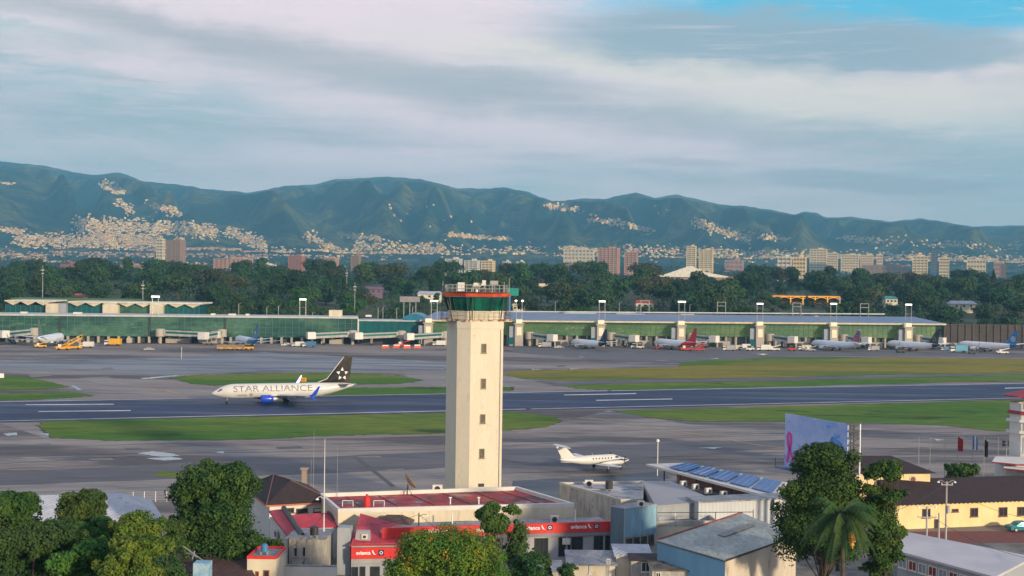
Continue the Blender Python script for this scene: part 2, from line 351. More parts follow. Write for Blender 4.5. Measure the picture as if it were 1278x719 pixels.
def terr(x, D):
    b = interp(BASE, D)
    if D < 1200: return b
    u = x/D
    h = b + 5*mnoise.noise(Vector((x*.0012, D*.0012, 4)))*sst((D-1200)/900)
    if D > 5000:
        R = interp(RIDGE, u)
        if D <= RD: t = (D-5000)/(RD-5000)
        else: t = 1-(D-RD)/3500*.5
        k = max(0, t)**1.25
        n1 = 1-abs(mnoise.noise(Vector((u*15+t*1.6+.25*mnoise.noise(Vector((u*5, D*.0006, 3))), D*.00016, 1.7))))*2.2
        n2 = 1-abs(mnoise.noise(Vector((u*36-t*2.5, D*.0005, 9.1))))*2.0
        n3 = mnoise.fractal(Vector((x*.004, D*.004, 2.2)), 0.8, 2.1, 4)
        e = max(0, 4*t*(1-t)) if D <= RD else 0
        h = b + (R-b)*k + e*(n1*250+n2*120-120) + n3*34*min(1, e+.25)*sst((D-5000)/900)
        for Ds, pr in SPURS:
            if pr[0][0] < u < pr[-1][0]:
                S = interp(pr, u)
                if D <= Ds: kk = sst((D-5200)/(Ds-5200))**.8
                else: kk = max(0, 1-(D-Ds)/1300)
                hs = b+(S-b)*kk + n3*16*kk + (n2*22+n1*30-30)*kk*(1-kk)*2
                h = max(h, hs) + 10*max(0, 1-abs(h-hs)/60)
        if D > 5100: h = min(h, CAMH+(R-CAMH)*(min(D, RD)/RD)*(.965 if D < RD-300 else 1.0) + n3*6)
        h += 9*mnoise.noise(Vector((x*.016, D*.006, 8)))*sst((D-5600)/1500)
    return h
def hit(px, py, d0=1250, d1=9400, step=25):
    """distance where the view ray meets the terrain"""
    D = d0
    while D < d1:
        q = Q(px, py, D)
        if q.z <= terr(q.x, D): return Vector((q.x, D, terr(q.x, D)))
        D += step
    return None
rows = [-400, -100, 60, 130, 200, 400, 600, 700]+[700+25*i for i in range(1, 21)]+[1200+90*i for i in range(1, 42)]
while rows[-1] < 10400: rows.append(rows[-1]+62)
while rows[-1] < 10900: rows.append(rows[-1]+300)
# near sheet
flatg = MB(); gm = mat('grassy ground', (0.045, 0.075, 0.025), 0.95, (0.07, 0.075, 0.035), 0.02, world=True, det2=(.4, .5))
rows2 = [d for d in rows if d >= 1200]; us = [-0.78+1.56*i/520 for i in range(521)]
grid = MB(); vv = []; ff = []
for j, D in enumerate(rows2):
    for u in us: vv.append((u*D, D, terr(u*D, D)))
n = len(us)
for j in range(len(rows2)-1):
    for i in range(n-1): a = j*n+i; ff.append((a, a+1, a+n+1, a+n))
hillm = mat('forested hillside', (0.010, 0.040, 0.030), 1.0, (0.15, 0.15, 0.055), 0.0024, lo=.46, hi=.60, world=True, det2=(.022, .9), col3=(0.03, 0.07, 0.03), detail=12, bump=22, bscale=.02, spec=.1)
grid.add(vv, ff, hillm); setting(grid.build('hills', smooth=True, loc=(0, 0, 0)))
for j, D in enumerate([-600, 60, 700]+[725+25*i for i in range(20)]):
    pass
rr = [-1200, 60, 700]+[725+25*i for i in range(20)]; vv = []; ff = []
rr[-1] = 1200
xs = [-4000, -1500]+[-950+38*i for i in range(51)]+[1500, 4000]
for D in rr:
    for x in xs: vv.append((x, D, interp(BASE, D)))
n = len(xs)
for j in range(len(rr)-1):
    for i in range(n-1): a = j*n+i; ff.append((a, a+1, a+n+1, a+n))
flatg.add(vv, ff, gm); setting(flatg.build('ground', loc=(0, 0, 0)))
def sheet(name, pts, z, m, px=True):
    b = MB(); b.face([P(x, y, z) if px else (x, y, z) for x, y in pts], m)
    bm = bmesh.new()
    vs = [bm.verts.new(v) for v in b.v]; f = bm.faces.new(vs); bmesh.ops.triangulate(bm, faces=[f], ngon_method='EAR_CLIP')
    for f in bm.faces:
        if f.normal.z < 0: f.normal_flip()
    me = bpy.data.meshes.new(name); bm.to_mesh(me); bm.free(); me.materials.append(m)
    o = bpy.data.objects.new(name, me); COL.objects.link(o); return setting(o)
def wob(pts, amp=0.6, n=6, seed=1):
    """soften a pixel outline: subdivide and jitter vertically a little"""
    out = []; r = random.Random(seed)
    for i in range(len(pts)):
        a = pts[i]; b = pts[(i+1) % len(pts)]
        for k in range(n):
            t = k/n; out.append((a[0]+(b[0]-a[0])*t+r.uniform(-1, 1)*amp*2, a[1]+(b[1]-a[1])*t+r.uniform(-.5, .5)*amp))
    return out
tarm = mat('apron paving', (0.25, 0.205, 0.19), 0.75, (0.07, 0.057, 0.066), 0.03, lo=.43, hi=.57, stretch=(.22, 1, 1), world=True, col3=(0.26, 0.25, 0.25), det2=(.35, .35), rough2=.5, detail=9)
tarm2 = mat('near apron paving', (0.28, 0.24, 0.215), 0.75, (0.085, 0.072, 0.078), 0.04, lo=.44, hi=.56, stretch=(.25, 1, 1), world=True, col3=(0.30, 0.29, 0.28), det2=(.5, .35), rough2=.5, detail=9)
darkp = mat('dark paving', (0.095, 0.095, 0.115), 0.7, (0.13, 0.125, 0.14), 0.04, stretch=(.2, 1, 1), world=True, det2=(.4, .4))
palep = mat('pale paving', (0.30, 0.28, 0.27), 0.8, (0.20, 0.19, 0.19), 0.06, stretch=(.2, 1, 1), world=True, det2=(.5, .4))
wetp = mat('wet paving', (0.04, 0.06, 0.09), 0.16, (0.07, 0.08, 0.10), 0.06, stretch=(.15, 1, 1), world=True, rough2=.45)
wetb = mat('damp blue paving', (0.07, 0.10, 0.145), 0.38, (0.14, 0.145, 0.175), 0.06, lo=.42, hi=.58, stretch=(.15, 1, 1), world=True, col3=(.24, .26, .29), rough2=.7, detail=9)
puddle = mat('puddle', (0.30, 0.33, 0.36), 0.08)
paint = mat('white runway paint', (0.75, 0.75, 0.74), 0.6, (0.5, 0.5, 0.5), 0.4, stretch=(.3, 1, 1), world=True)
rwy = mat('runway asphalt', (0.006, 0.020, 0.075), 0.65, (0.015, 0.036, 0.110), 0.05, lo=.4, hi=.62, stretch=(.10, 1, 1), world=True, det2=(.4, .3), rough2=.45, col3=(0.006, 0.012, 0.035), spec=.3)
grassm = mat('mown grass', (0.075, 0.18, 0.022), 0.95, (0.16, 0.22, 0.035), 0.022, lo=.44, hi=.58, stretch=(.3, 1, 1), world=True, det2=(.5, .45), col3=(0.04, 0.09, 0.018), spec=.15, detail=10)
grassy = mat('dry yellow grass', (0.27, 0.225, 0.038), 0.95, (0.13, 0.18, 0.03), 0.025, lo=.42, hi=.60, stretch=(.25, 1, 1), world=True, det2=(.4, .45), spec=.15)
soil = mat('dark soil edge', (0.05, 0.045, 0.03), 0.95, (0.03, 0.035, 0.02), 0.1, world=True)
sheet('apron', [(-1400, 172), (1400, 172), (1400, 700), (-1400, 700)], 0.02, tarm, px=False)
sheet('near_apron', wob([(-500, 640), (-400, 545), (0, 528), (60, 548), (300, 552), (640, 541), (760, 512), (860, 530), (1000, 533), (1260, 545), (1600, 545), (1500, 640)], .5, 6, 2), 0.035, tarm2)
sheet('taxiway', wob([(-300, 606), (0, 590), (240, 577), (430, 569), (640, 560), (860, 552), (1010, 548), (1010, 556), (860, 568), (640, 580), (430, 590), (240, 597), (0, 606), (-300, 622)], .8, 6, 3), 0.05, darkp)
sheet('paving_band', wob([(0, 608), (240, 598), (430, 592), (560, 588), (560, 596), (400, 604), (100, 617), (0, 622)], 1, 5, 4), 0.055, palep)
sheet('wet_pavement', wob([(-40, 452), (150, 450), (330, 440), (560, 452), (555, 462), (300, 464), (200, 468), (100, 462), (-40, 462)], 1.5, 6, 5), 0.05, wetb)
sheet('wet_pavement', wob([(150, 453), (330, 444), (450, 450), (430, 458), (250, 461), (170, 459)], 1.2, 5, 6), 0.06, wetb)
sheet('paving_patch', wob([(98, 472), (135, 470), (165, 482), (130, 481)], .5, 4, 7), 0.06, palep)
sheet('paving_patch', wob([(30, 464), (62, 463), (66, 469), (40, 471)], .4, 4, 8), 0.06, palep)
sheet('paving_patch', wob([(500, 464), (556, 462), (640, 470), (690, 481), (600, 486), (520, 478)], .6, 5, 9), 0.05, palep)
sheet('taxiway_edge', wob([(640, 432.5), (860, 436), (1278, 441), (1400, 441), (1400, 446), (1278, 446), (960, 444), (850, 452), (760, 450), (640, 440)], .6, 6, 10), 0.05, darkp)
sheet('dark_navy_patch', wob([(640, 600), (716, 596), (822, 589), (838, 596), (800, 604), (700, 606), (722, 622), (640, 622)], .4, 5, 11), 0.06, navyp)  # dark navy patch on the apron right of the tower
for i, pl in enumerate([[(170, 566), (190, 563), (214, 566), (226, 569), (200, 570)], [(183, 572), (214, 570), (229, 573), (205, 575)], [(4, 541), (20, 540), (22, 543), (8, 544)], [(45, 541), (62, 541), (60, 544)],
                        [(268, 564), (280, 563), (278, 566)], [(88, 480), (104, 486), (96, 487)], [(175, 472), (224, 468), (218, 470), (180, 473)], [(660, 460), (677, 461), (665, 462)], [(709, 459), (735, 460), (712, 461)],
                        [(720, 445), (730, 445), (727, 447)], [(870, 559), (900, 558), (892, 560)], [(1040, 548), (1070, 550), (1060, 552)], [(1160, 547), (1180, 549), (1170, 550)], [(885, 447), (897, 447), (890, 448)], [(940, 441), (960, 442), (950, 443)]]):
    sheet('puddle', wob(pl, .5, 4, 20+i), 0.075, puddle)
# grass islands
GR = {'a': [(48, 531), (60, 525), (100, 524), (320, 520), (480, 517), (640, 514), (690, 520), (702, 526), (680, 533), (625, 538), (555, 541), (430, 543), (300, 549), (140, 550), (65, 546)],
      'b': [(765, 513), (940, 508), (1278, 499), (1500, 493), (1500, 548), (1278, 538), (1240, 538), (1180, 531), (1100, 528), (980, 526), (870, 526), (810, 521)],
      'c': [(-200, 470), (0, 468), (30, 470), (60, 476), (88, 483), (50, 486), (0, 487), (-200, 489)],
      'd': [(-200, 494), (0, 491), (90, 489), (120, 494), (60, 498), (0, 500), (-200, 504)],
      'e': [(213, 472), (240, 468), (330, 466), (430, 465), (500, 469), (528, 475), (500, 479), (440, 480), (270, 481), (240, 479)],
      'f': [(395, 493), (410, 487), (440, 484), (560, 483), (640, 483), (640, 487), (555, 491), (430, 494)],
      'h': [(700, 481), (760, 479), (960, 475.5), (1278, 467), (1500, 461), (1500, 469), (1278, 475), (960, 483), (770, 487), (720, 485)]}
for k, pl in GR.items(): 
    sheet('soil_edge', wob([((x-639)*1.004+639+(3 if x < 600 else -3)*0, y) for x, y in pl], 1.5, 14, 40+ord(k)), 0.055, soil)
    sheet('grass_field', wob(pl, .7, 16, 60+ord(k)), 0.07, grassm)
sheet('grass_field', wob([(626, 467), (640, 463), (720, 461), (845, 458), (852, 453), (900, 449), (960, 446), (1120, 446), (1278, 448), (1500, 449), (1500, 458), (1278, 465), (960, 471), (790, 474), (690, 475), (650, 472)], .5, 8, 99), 0.07, grassy)
sheet('grass_field', wob([(846, 457), (852, 452), (900, 448.5), (1000, 445.5), (1100, 446), (1040, 448), (940, 451), (900, 455)], .5, 6, 98), 0.08, grassm)
sheet('grass_field', wob([(200, 588), (245, 590), (236, 597), (190, 594)], .5, 4, 97), 0.08, grassm)
sheet('service_road', wob([(690, 478.5), (790, 475.5), (960, 472), (1278, 465.2), (1500, 459.5), (1500, 461), (1278, 467), (960, 475), (760, 478.6), (690, 481.5)], .2, 8, 96), 0.075, darkp)
# runway
def G(px, py): return P(px, py, 0)
nl, nr = G(0, 525), G(1278, 496.3); fl, fr = G(0, 500.5), G(1278, 476.5)
dirv = (nr-nl).normalized(); perp = Vector((-dirv.y, dirv.x, 0)); wid = 45.5
mid = G(640, 511.7)
def rw(a, b): return mid+dirv*a+perp*b
def rsheet(name, a0, a1, b0, b1, z, m):
    q = [rw(a0, b0), rw(a1, b0), rw(a1, b1), rw(a0, b1)]; return sheet(name, [(v.x, v.y) for v in q], z, m, px=False)
rsheet('runway', -900, 1200, -2, wid, 0.09, rwy)
for b0 in (0.2, wid-1.2): 
    a0 = -600
    while a0 < 900:
        ln = rng.uniform(30, 80); rsheet('runway_edge_line', a0, a0+ln, b0, b0+rng.uniform(.6, 1.0), 0.10, paint); a0 += ln+rng.choice([0, 0, 1.5])
for (x0, y0), (x1, y1) in [((32, 506), (142, 505.3)), ((48, 514.5), (163, 513.3)), ((704, 493.8), (794, 492)), ((744, 500.5), (839, 498.8)), ((1254, 485.3), (1330, 483.5))]:
    a, b = G(x0, y0), G(x1, y1); a2, b2 = G(x0, y0-.8), G(x1, y1-.8)
    sheet('runway_marking', [(v.x, v.y) for v in (a, b, b2, a2)], 0.105, paint, px=False)
def gline(name, pts, wpx, z, m):
    for i in range(len(pts)-1):
        a, b = G(*pts[i]), G(*pts[i+1]); d = (b-a).normalized(); p = Vector((-d.y, d.x, 0))*wpx/2
        sheet(name, [(v.x, v.y) for v in (a-p, b-p, b+p, a+p)], z, m, px=False)
yl = mat('yellow taxi line', (0.55, 0.38, 0.08), 0.7, (0.35, 0.26, 0.1), 0.5)
gline('dark_ground_line', [(443, 570), (491, 607.5)], 0.9, 0.07, dark)  # thin dark diagonal line on the near apron left of the tower
gline('taxi_line', [(862, 541), (948, 556), (1040, 566)], .4, 0.07, yl)
gline('taxi_line', [(640, 524), (735, 522), (800, 532), (870, 543)], .4, 0.07, yl)
gline('taxi_line', [(176, 489), (205, 488), (222, 491)], 1.2, 0.07, yl)
gline('taxi_line', [(-50, 436), (300, 434.5), (640, 436), (1300, 442)], .5, 0.07, yl)
gline('pavement_joint', [(0, 579), (240, 566), (500, 562), (560, 560)], .5, 0.07, navyp)
gline('pavement_joint', [(640, 556), (860, 546), (1000, 543), (1200, 540)], .5, 0.07, navyp)
gline('pavement_joint', [(640, 566), (760, 563), (930, 560)], .6, 0.07, navyp)
for i in range(12):
    b0 = -18-i*13.5; jit = rng.uniform(-2, 2); q = [rw(-190, b0+jit), rw(240, b0+jit), rw(240, b0+jit+.28), rw(-190, b0+jit+.28)]
    sheet('pavement_joint', [(v.x, v.y) for v in q if v.y > 172] if all(v.y > 172 for v in q) else [(-90+i*12, 190+i*6), (40+i*10, 205+i*6), (40+i*10, 205.3+i*6), (-90+i*12, 190.3+i*6)], 0.068, navyp, px=False)
for i in range(16):
    a0 = rng.uniform(-170, 170); ln = rng.uniform(25, 110); b0 = wid/2+rng.choice([-1, 1])*rng.uniform(2, 8); rsheet('tyre_marks', a0, a0+ln, b0, b0+rng.uniform(.3, .9), 0.094+i*.0004, mat('tyre rubber marks', (0.006, 0.008, 0.014), 0.6))
for i in range(26):
    x = rng.uniform(0, 1278); y = rng.choice([rng.uniform(442, 462), rng.uniform(553, 590)]); w__ = rng.uniform(8, 34); h__ = rng.uniform(.6, 1.8); pl = [(x, y), (x+w__, y-h__*.4), (x+w__*1.1, y+h__), (x+w__*.1, y+h__*1.2)]
    sheet('paving_patch', wob(pl, .5, 4, 300+i), 0.061+i*.0002, rng.choice([palep, darkp, wetb]))
conc = mat('yard concrete', (0.22, 0.21, 0.20), 0.9, (0.12, 0.115, 0.11), 0.3, world=True, det2=(1.5, .4))
sheet('yard_paving', [(-120, 90), (120, 90), (120, 176), (-120, 176)], 0.03, conc, px=False)
sheet('car_park', [(x, y) for x, y in [(G(1120, 678).x, G(1120, 678).y), (G(1400, 678).x, G(1400, 678).y), (G(1400, 662).x, G(1400, 662).y), (G(1120, 664).x, G(1120, 664).y)]], 0.05, mat('red brick paving', (0.20, 0.05, 0.045), .9, (0.12, .05, .05), 1.0), px=False)
# haze
hz = MB(); hz.box((0, 5250, -1.0), (18000, 12300, 1000), mat('hz', (1, 1, 1))); ho = hz.build('haze'); setting(ho, 'stuff')
hm = bpy.data.materials.new('haze air'); hm.use_nodes = True; t = hm.node_tree; t.nodes.clear()
pv = t.nodes.new('ShaderNodeVolumePrincipled'); out = t.nodes.new('ShaderNodeOutputMaterial'); t.links.new(pv.outputs[0], out.inputs['Volume'])
pv.inputs['Density'].default_value = 1.0e-4; pv.inputs['Color'].default_value = (0.24, 0.66, 1.0, 1); pv.inputs['Anisotropy'].default_value = 0.0
ho.data.materials.clear(); ho.data.materials.append(hm)
# ------------------------------------------------------------------ vegetation
def leafmat(name, c1, c2, rnd=0.25, c3=None, sc_=.35):
    return mat(name, c1, 0.75, c2, sc_, lo=.35, hi=.65, rnd=rnd, det2=(3, .35), spec=.2, col3=c3)
lf_dark = leafmat('dark evergreen leaves', (0.024, 0.062, 0.026), (0.045, 0.088, 0.028), .35, sc_=.12)
lf_mid = leafmat('mid green leaves', (0.030, 0.080, 0.022), (0.055, 0.095, 0.022), .35, sc_=.12)
lf_olive = leafmat('olive leaves', (0.055, 0.070, 0.030), (0.08, 0.085, 0.035), .3, sc_=.12)
lf_bright = leafmat('bright leaves', (0.045, 0.11, 0.02), (0.10, 0.17, 0.025), .1, sc_=.5)
lf_yel = leafmat('yellow green leaves', (0.06, 0.13, 0.018), (0.15, 0.20, 0.025), .1, sc_=.4)
lf_deep = leafmat('deep green leaves', (0.024, 0.072, 0.016), (0.075, 0.14, 0.024), .1, sc_=.5)
lf_flame = leafmat('flame tree leaves', (0.08, 0.15, 0.018), (0.17, 0.21, 0.02), .05, c3=(0.55, 0.12, 0.02), sc_=.22)
lf_palm = leafmat('palm fronds', (0.02, 0.062, 0.022), (0.05, 0.10, 0.026), .05)
def crown_mesh(blobs, n, size, m, seed, drop=.15):
    """leaf sized faces spread through a set of ellipsoid clumps"""
    r = random.Random(seed); vs = []; fs = []
    wts = [b[1][0]*b[1][0]+b[1][2]*b[1][0] for b in blobs]; tot = sum(wts); k = 0
    for (c, rad), w_ in zip(blobs, wts):
        cnt = int(n*w_/tot)
        for _ in range(cnt):
            d = Vector((r.gauss(0, 1), r.gauss(0, 1), r.gauss(0, 1))).normalized()
            if d.z < -.5 and r.random() < .6: d.z = -d.z
            q = r.uniform(.55, 1.08) if r.random() < .8 else r.uniform(.2, 1.2)
            p = Vector((c[0]+d.x*rad[0]*q, c[1]+d.y*rad[1]*q, c[2]+d.z*rad[2]*q))
            nrm = (d*1.2+Vector((r.uniform(-1, 1), r.uniform(-1, 1), r.uniform(-.4, 1.2)))).normalized()
            a = nrm.orthogonal().normalized(); a = Matrix.Rotation(r.uniform(0, 6.28), 3, nrm) @ a; b = nrm.cross(a)
            s = size*r.uniform(.55, 1.35); l = s*r.uniform(1, 1.6)
            vs += [p-a*s*.5, p+b*l*.45+nrm*s*.08, p+a*s*.5, p-b*l*.5-nrm*s*.12]; fs.append((k, k+1, k+2, k+3)); k += 4
    mb = MB(); mb.v = vs; mb.f = fs; mb.m = [0]*len(fs); mb.mats = [m]; return mb
def blobs_for(H, W, kind, seed):
    r = random.Random(seed); out = []
    if kind == 'cone':
        for i in range(9):
            t = i/8; z = H*(.18+.78*t); rr = W*.5*(1-t)**.8+.25
            for k in range(3): 
                q = r.uniform(0, 6.28); out.append(((math.cos(q)*rr*.4, math.sin(q)*rr*.4, z), (rr*.75, rr*.75, H*.08)))
        return out
    nb = 17 if kind == 'round' else 13
    base = .36 if kind == 'round' else .5
    for i in range(nb):
        q = r.uniform(0, 6.28); t = r.uniform(0, 1)
        if kind == 'round': z = H*(base+.5*t); rad = W*.5*math.sin(math.pi*(.2+.66*t))*r.uniform(.35, .8)
        elif kind == 'tall': z = H*(.30+.62*t); rad = W*.5*(1-.65*t)*r.uniform(.2, .8)
        else: z = H*(.62+.28*t); rad = W*.5*(1-.4*t)*r.uniform(.4, .95)
        s = W*r.uniform(.14, .27)
        out.append(((math.cos(q)*rad, math.sin(q)*rad, z), (s, s, s*r.uniform(.55, .85))))
    out.append(((0, 0, H*.62), (W*.26, W*.26, H*.2)))
    return out
def trunk_mesh(blobs, H, r0, m, seed=1, low=.0):
    mb = MB(); r = random.Random(seed); top = Vector((r.uniform(-.3, .3), r.uniform(-.3, .3), H*.72))
    mb.tube([(0, 0, low), (r.uniform(-.1, .1)*r0, .1, H*.25), (top.x*.5, top.y*.5, H*.5), top], r0, m, 7, r0*.3)
    for c, rad in blobs[::2]:
        s0 = H*r.uniform(.22, .45); c = Vector(c)
        mb.tube([(0, 0, s0), Vector((c.x*.5, c.y*.5, (s0+c.z)*.5-.2)), c], r0*.35, m, 5, r0*.08)
    return mb
PROTO = []
def make_tree(name, label, H, W, kind, n, size, lm, seed, loc=(0, 0, 0), group=None, blobs=None, cat='tree', trunk_r=None):
    root = empty(name, label, cat, loc, group, local=True)
    bl = blobs or blobs_for(H, W, kind, seed)
    trunk_mesh(bl, H, trunk_r or H*.022+.05, bark, seed).build('trunk', root)
    crown_mesh(bl, n, size, lm, seed).build('crown', root)
    return root
# ------------------------------------------------------------------ building helpers
def cen(pts): return Vector((sum(p[0] for p in pts)/len(pts), sum(p[1] for p in pts)/len(pts), 0))
def ccw(pts):
    pts = [Vector(p) for p in pts]
    ar = sum(pts[i].x*pts[(i+1) % len(pts)].y-pts[(i+1) % len(pts)].x*pts[i].y for i in range(len(pts)))
    if ar < 0: pts.reverse()
    return pts
def fourth(a, b, c_): return Vector(a)+Vector(c_)-Vector(b)
def inset(pts, d):
    pts = ccw(pts); n = len(pts); out = []
    for i in range(n):
        p0, p1, p2 = pts[i-1], pts[i], pts[(i+1) % n]
        e1 = (p1-p0).normalized(); e2 = (p2-p1).normalized(); n1 = Vector((-e1.y, e1.x, 0)); n2 = Vector((-e2.y, e2.x, 0))
        k = (n1+n2); k = k/max(.3, k.dot(n1)); out.append(p1+k*d)
    return out
def wallhit(px, py, A, B):
    """where the ray of a point meets the vertical wall plane A-B"""
    d = ray(px, py); e = Vector((B[0]-A[0], B[1]-A[1])); det = d.x*(-e.y)+e.x*d.y
    t = (A[0]*(-e.y)+e.x*A[1])/det
    X, Y = d.x*t, d.y*t
    s = ((X-A[0])*e.x+(Y-A[1])*e.y)/(e.x**2+e.y**2); return Vector((X, Y, CAMH+d.z*t))
def window(root, A, B, rect, frame=white, glass=glassd, name='window', nb=2, sill=True, fw=.10, mull=True):
    """window at pixel rect (x0,y0,x1,y1) on wall A-B: frame and glazing bars, with a pane child"""
    x0, y0, x1, y1 = rect; p = wallhit(x0, (y0+y1)/2, A, B); q = wallhit(x1, (y0+y1)/2, A, B)
    z1 = wallhit((x0+x1)/2, y0, A, B).z; z0 = wallhit((x0+x1)/2, y1, A, B).z
    return window3(root, Vector((p.x, p.y, 0)), Vector((q.x, q.y, 0)), z0, z1, frame, glass, name, nb, sill, fw)
def window3(root, p, q, z0, z1, frame=white, glass=glassd, name='window', nb=2, sill=True, fw=.10):
    e = (q-p); wd = e.length; e.normalize(); nrm = Vector((e.y, -e.x, 0))
    if nrm.dot(Vector((-(p.x), -(p.y), 0))) < 0: nrm = -nrm
    def slab(mb, a0, a1, b0, b1, o0, o1, m):
        vs = []
        for oo in (o0, o1):
            for a, b in ((a0, b0), (a1, b0), (a1, b1), (a0, b1)): vs.append(p+e*a+nrm*oo+Vector((0, 0, b)))
        mb.add(vs, [(0, 1, 2, 3), (7, 6, 5, 4), (0, 4, 5, 1), (1, 5, 6, 2), (2, 6, 7, 3), (3, 7, 4, 0)], m)
    f = MB(); slab(f, 0, wd, z1-fw, z1, .0, .09, frame); slab(f, 0, wd, z0, z0+fw, .0, .09, frame)
    slab(f, 0, fw, z0+fw, z1-fw, .0, .09, frame); slab(f, wd-fw, wd, z0+fw, z1-fw, .0, .09, frame)
    for i in range(1, nb): slab(f, wd*i/nb-.03, wd*i/nb+.03, z0+fw, z1-fw, .01, .07, frame)
    if sill: slab(f, -.08, wd+.08, z0-.08, z0, 0, .16, frame)
    fo = f.build(name, root)
    g = MB(); slab(g, fw*.9, wd-fw*.9, z0+fw*.9, z1-fw*.9, .004, .03, glass); g.build('pane', fo); return fo
def building(name, label, pts, z1, wm, rm, cat='building', z0=0.0, parapet=0.0, th=.25, pm=None, group=None):
    pts = ccw(pts); c = cen(pts); root = empty(name, label, cat, (c.x, c.y, z0), group)
    w_ = MB(); flat = [(p.x, p.y) for p in pts]
    if parapet:
        w_.prism(flat, z0, z1-parapet-.02, wm); w_.build('wall', root)
        ins = inset([(p.x, p.y, 0) for p in pts], th); ins2 = inset([(p.x, p.y, 0) for p in pts], -.04); n = len(ins)
        r = MB(); r.prism([(p.x, p.y) for p in inset(ins, .01)], z1-parapet-.018, z1-parapet+.05, rm); r.build('roof', root)
        a = MB(); vs = [(p.x, p.y, z1-parapet-.018) for p in ins2]+[(p.x, p.y, z1) for p in ins2]+[(p.x, p.y, z1) for p in ins]+[(p.x, p.y, z1-parapet-.018) for p in ins]
        fs = []
        for i in range(n):
            j = (i+1) % n; fs += [(i, j, n+j, n+i), (n+i, n+j, 2*n+j, 2*n+i), (2*n+i, 2*n+j, 3*n+j, 3*n+i), (3*n+i, 3*n+j, j, i)]
        a.add(vs, fs, pm or wm); a.build('parapet', root)
    else:
        w_.prism(flat, z0, z1-.12, wm); w_.build('wall', root)
        r = MB(); r.prism([(p.x, p.y) for p in inset(pts, -.22)], z1-.12, z1+.04, rm); r.build('roof', root)
    return root
def slab_roof(pts, th, m, parent, name='roof', trim=None):
    """sloping roof panel with thickness from 3-D corner points"""
    pts = [Vector(p) for p in pts]; n = len(pts); mb = MB()
    nrm = (pts[1]-pts[0]).cross(pts[2]-pts[0])
    if nrm.z < 0: pts.reverse()
    bot = [p-Vector((0, 0, th)) for p in pts]
    mb.add(pts, [tuple(range(n))], m); mb.add(bot+pts, [tuple(range(n-1, -1, -1))]+[(i, (i+1) % n, n+(i+1) % n, n+i) for i in range(n)], trim or m)
    return mb.build(name, parent)
def tubes(name, parent, segs, r, m, n=5):
    mb = MB()
    for s in segs: mb.tube(s, r, m, n)
    return mb.build(name, parent)
# ------------------------------------------------------------------ control tower
T2 = Q(586.5, 500, 176); T3 = Q(627, 500, 177.0); T1 = Q(569.5, 500, 176.9); T0 = Q(556.5, 500, 183.5)
tp = [(T0.x, T0.y), (T1.x, T1.y), (T2.x, T2.y), (T3.x, T3.y), (T3.x-.12, 185.5), (T0.x+2, 187.5)]
tc_ = cen(tp); ct = empty('control_tower', 'tall cream control tower with green glass cab and red rimmed roof', 'control tower', (tc_.x, tc_.y, 0))
ZT = 30.2
mb = MB(); mb.prism(tp, 0, ZT-.25, towerw)
tph = [tuple(v)[:2] for v in inset([Vector((p[0], p[1], 0)) for p in tp], -.05)]
mb.prism(tph, ZT-1.3, ZT-.252, towerw); mb.build('shaft', ct)
for y0, y1, x0, x1 in ((429, 440.5, 600.8, 607), (472.5, 485, 600.2, 606.5), (517, 528.5, 599.2, 605.7), (560, 572, 598.2, 604.6)):
    window(ct, T2, T3, (x0, y0, x1, y1), frame=mat('window grey brown frame', (.25, .22, .16), .6), glass=mat('brown louvre glass', (0.14, 0.115, 0.07), .35, (.08, .07, .05), 4), nb=1, fw=.09)
window(ct, T2, T3, (597, 603.5, 604, 607.5), name='vent', frame=dark, glass=dark, sill=False)
def ring(r0, r1, z0, z1, m, n=8, yaw=.25, cx=None, cy=None, mb=None, sx_=1.0):
    mb = mb or MB(); vs = []
    for r, z in ((r0, z0), (r1, z1)):
        for k in range(n): a = yaw+2*math.pi*k/n; vs.append((cx+math.cos(a)*r*sx_, cy+math.sin(a)*r, z))
    mb.add(vs, [(k, (k+1) % n, n+(k+1) % n, n+k) for k in range(n)]+[tuple(range(n-1, -1, -1)), tuple(range(n, 2*n))], m); return mb
CX, CY = Q(593.5, 400, 181.5).x, 181.5
NY = math.radians(22.5+8)
ring(5.6, 5.6, ZT-.25, ZT, mat('rusty balcony slab', (0.16, 0.05, 0.04), .8, (.50, .42, .30), 1.4, lo=.45, hi=.55), cx=CX, cy=CY, yaw=NY).build('balcony', ct)
ring(4.35, 4.35, ZT, ZT+1.25, creamw, cx=CX, cy=CY, yaw=NY).build('cab_base', ct)
gz0, gz1 = ZT+1.25, ZT+3.25
ring(4.35, 5.0, gz0, gz1, tglass, cx=CX, cy=CY, yaw=NY).build('cab_glazing', ct)
mb = MB()
for k in range(8):
    a0 = NY+2*math.pi*k/8; a1 = NY+2*math.pi*(k+1)/8
    for t in (0, .33, .66):
        def pt(r, z): 
            x0, y0, x1, y1 = math.cos(a0)*r, math.sin(a0)*r, math.cos(a1)*r, math.sin(a1)*r
            return Vector((CX+x0+(x1-x0)*t, CY+y0+(y1-y0)*t, z))
        mb.tube([pt(4.38, gz0), pt(5.03, gz1)], .09 if t == 0 else .05, dark, 5)
mb.build('mullion_frame', ct)
mb = ring(5.3, 5.45, gz1+.15, gz1+.62, orange, cx=CX, cy=CY, yaw=NY); ring(5.0, 5.0, gz1+.75, gz1+.80, grime, cx=CX, cy=CY, yaw=NY, mb=mb); mb.build('roof_fascia', ct); mb = MB(); cw_ = T2+(T3-T2)*.93; mb.tube([(cw_.x, cw_.y-.12, 0), (cw_.x, cw_.y-.12, ZT-1.4)], .05, steel, 5); mb.build('conduit', ct)
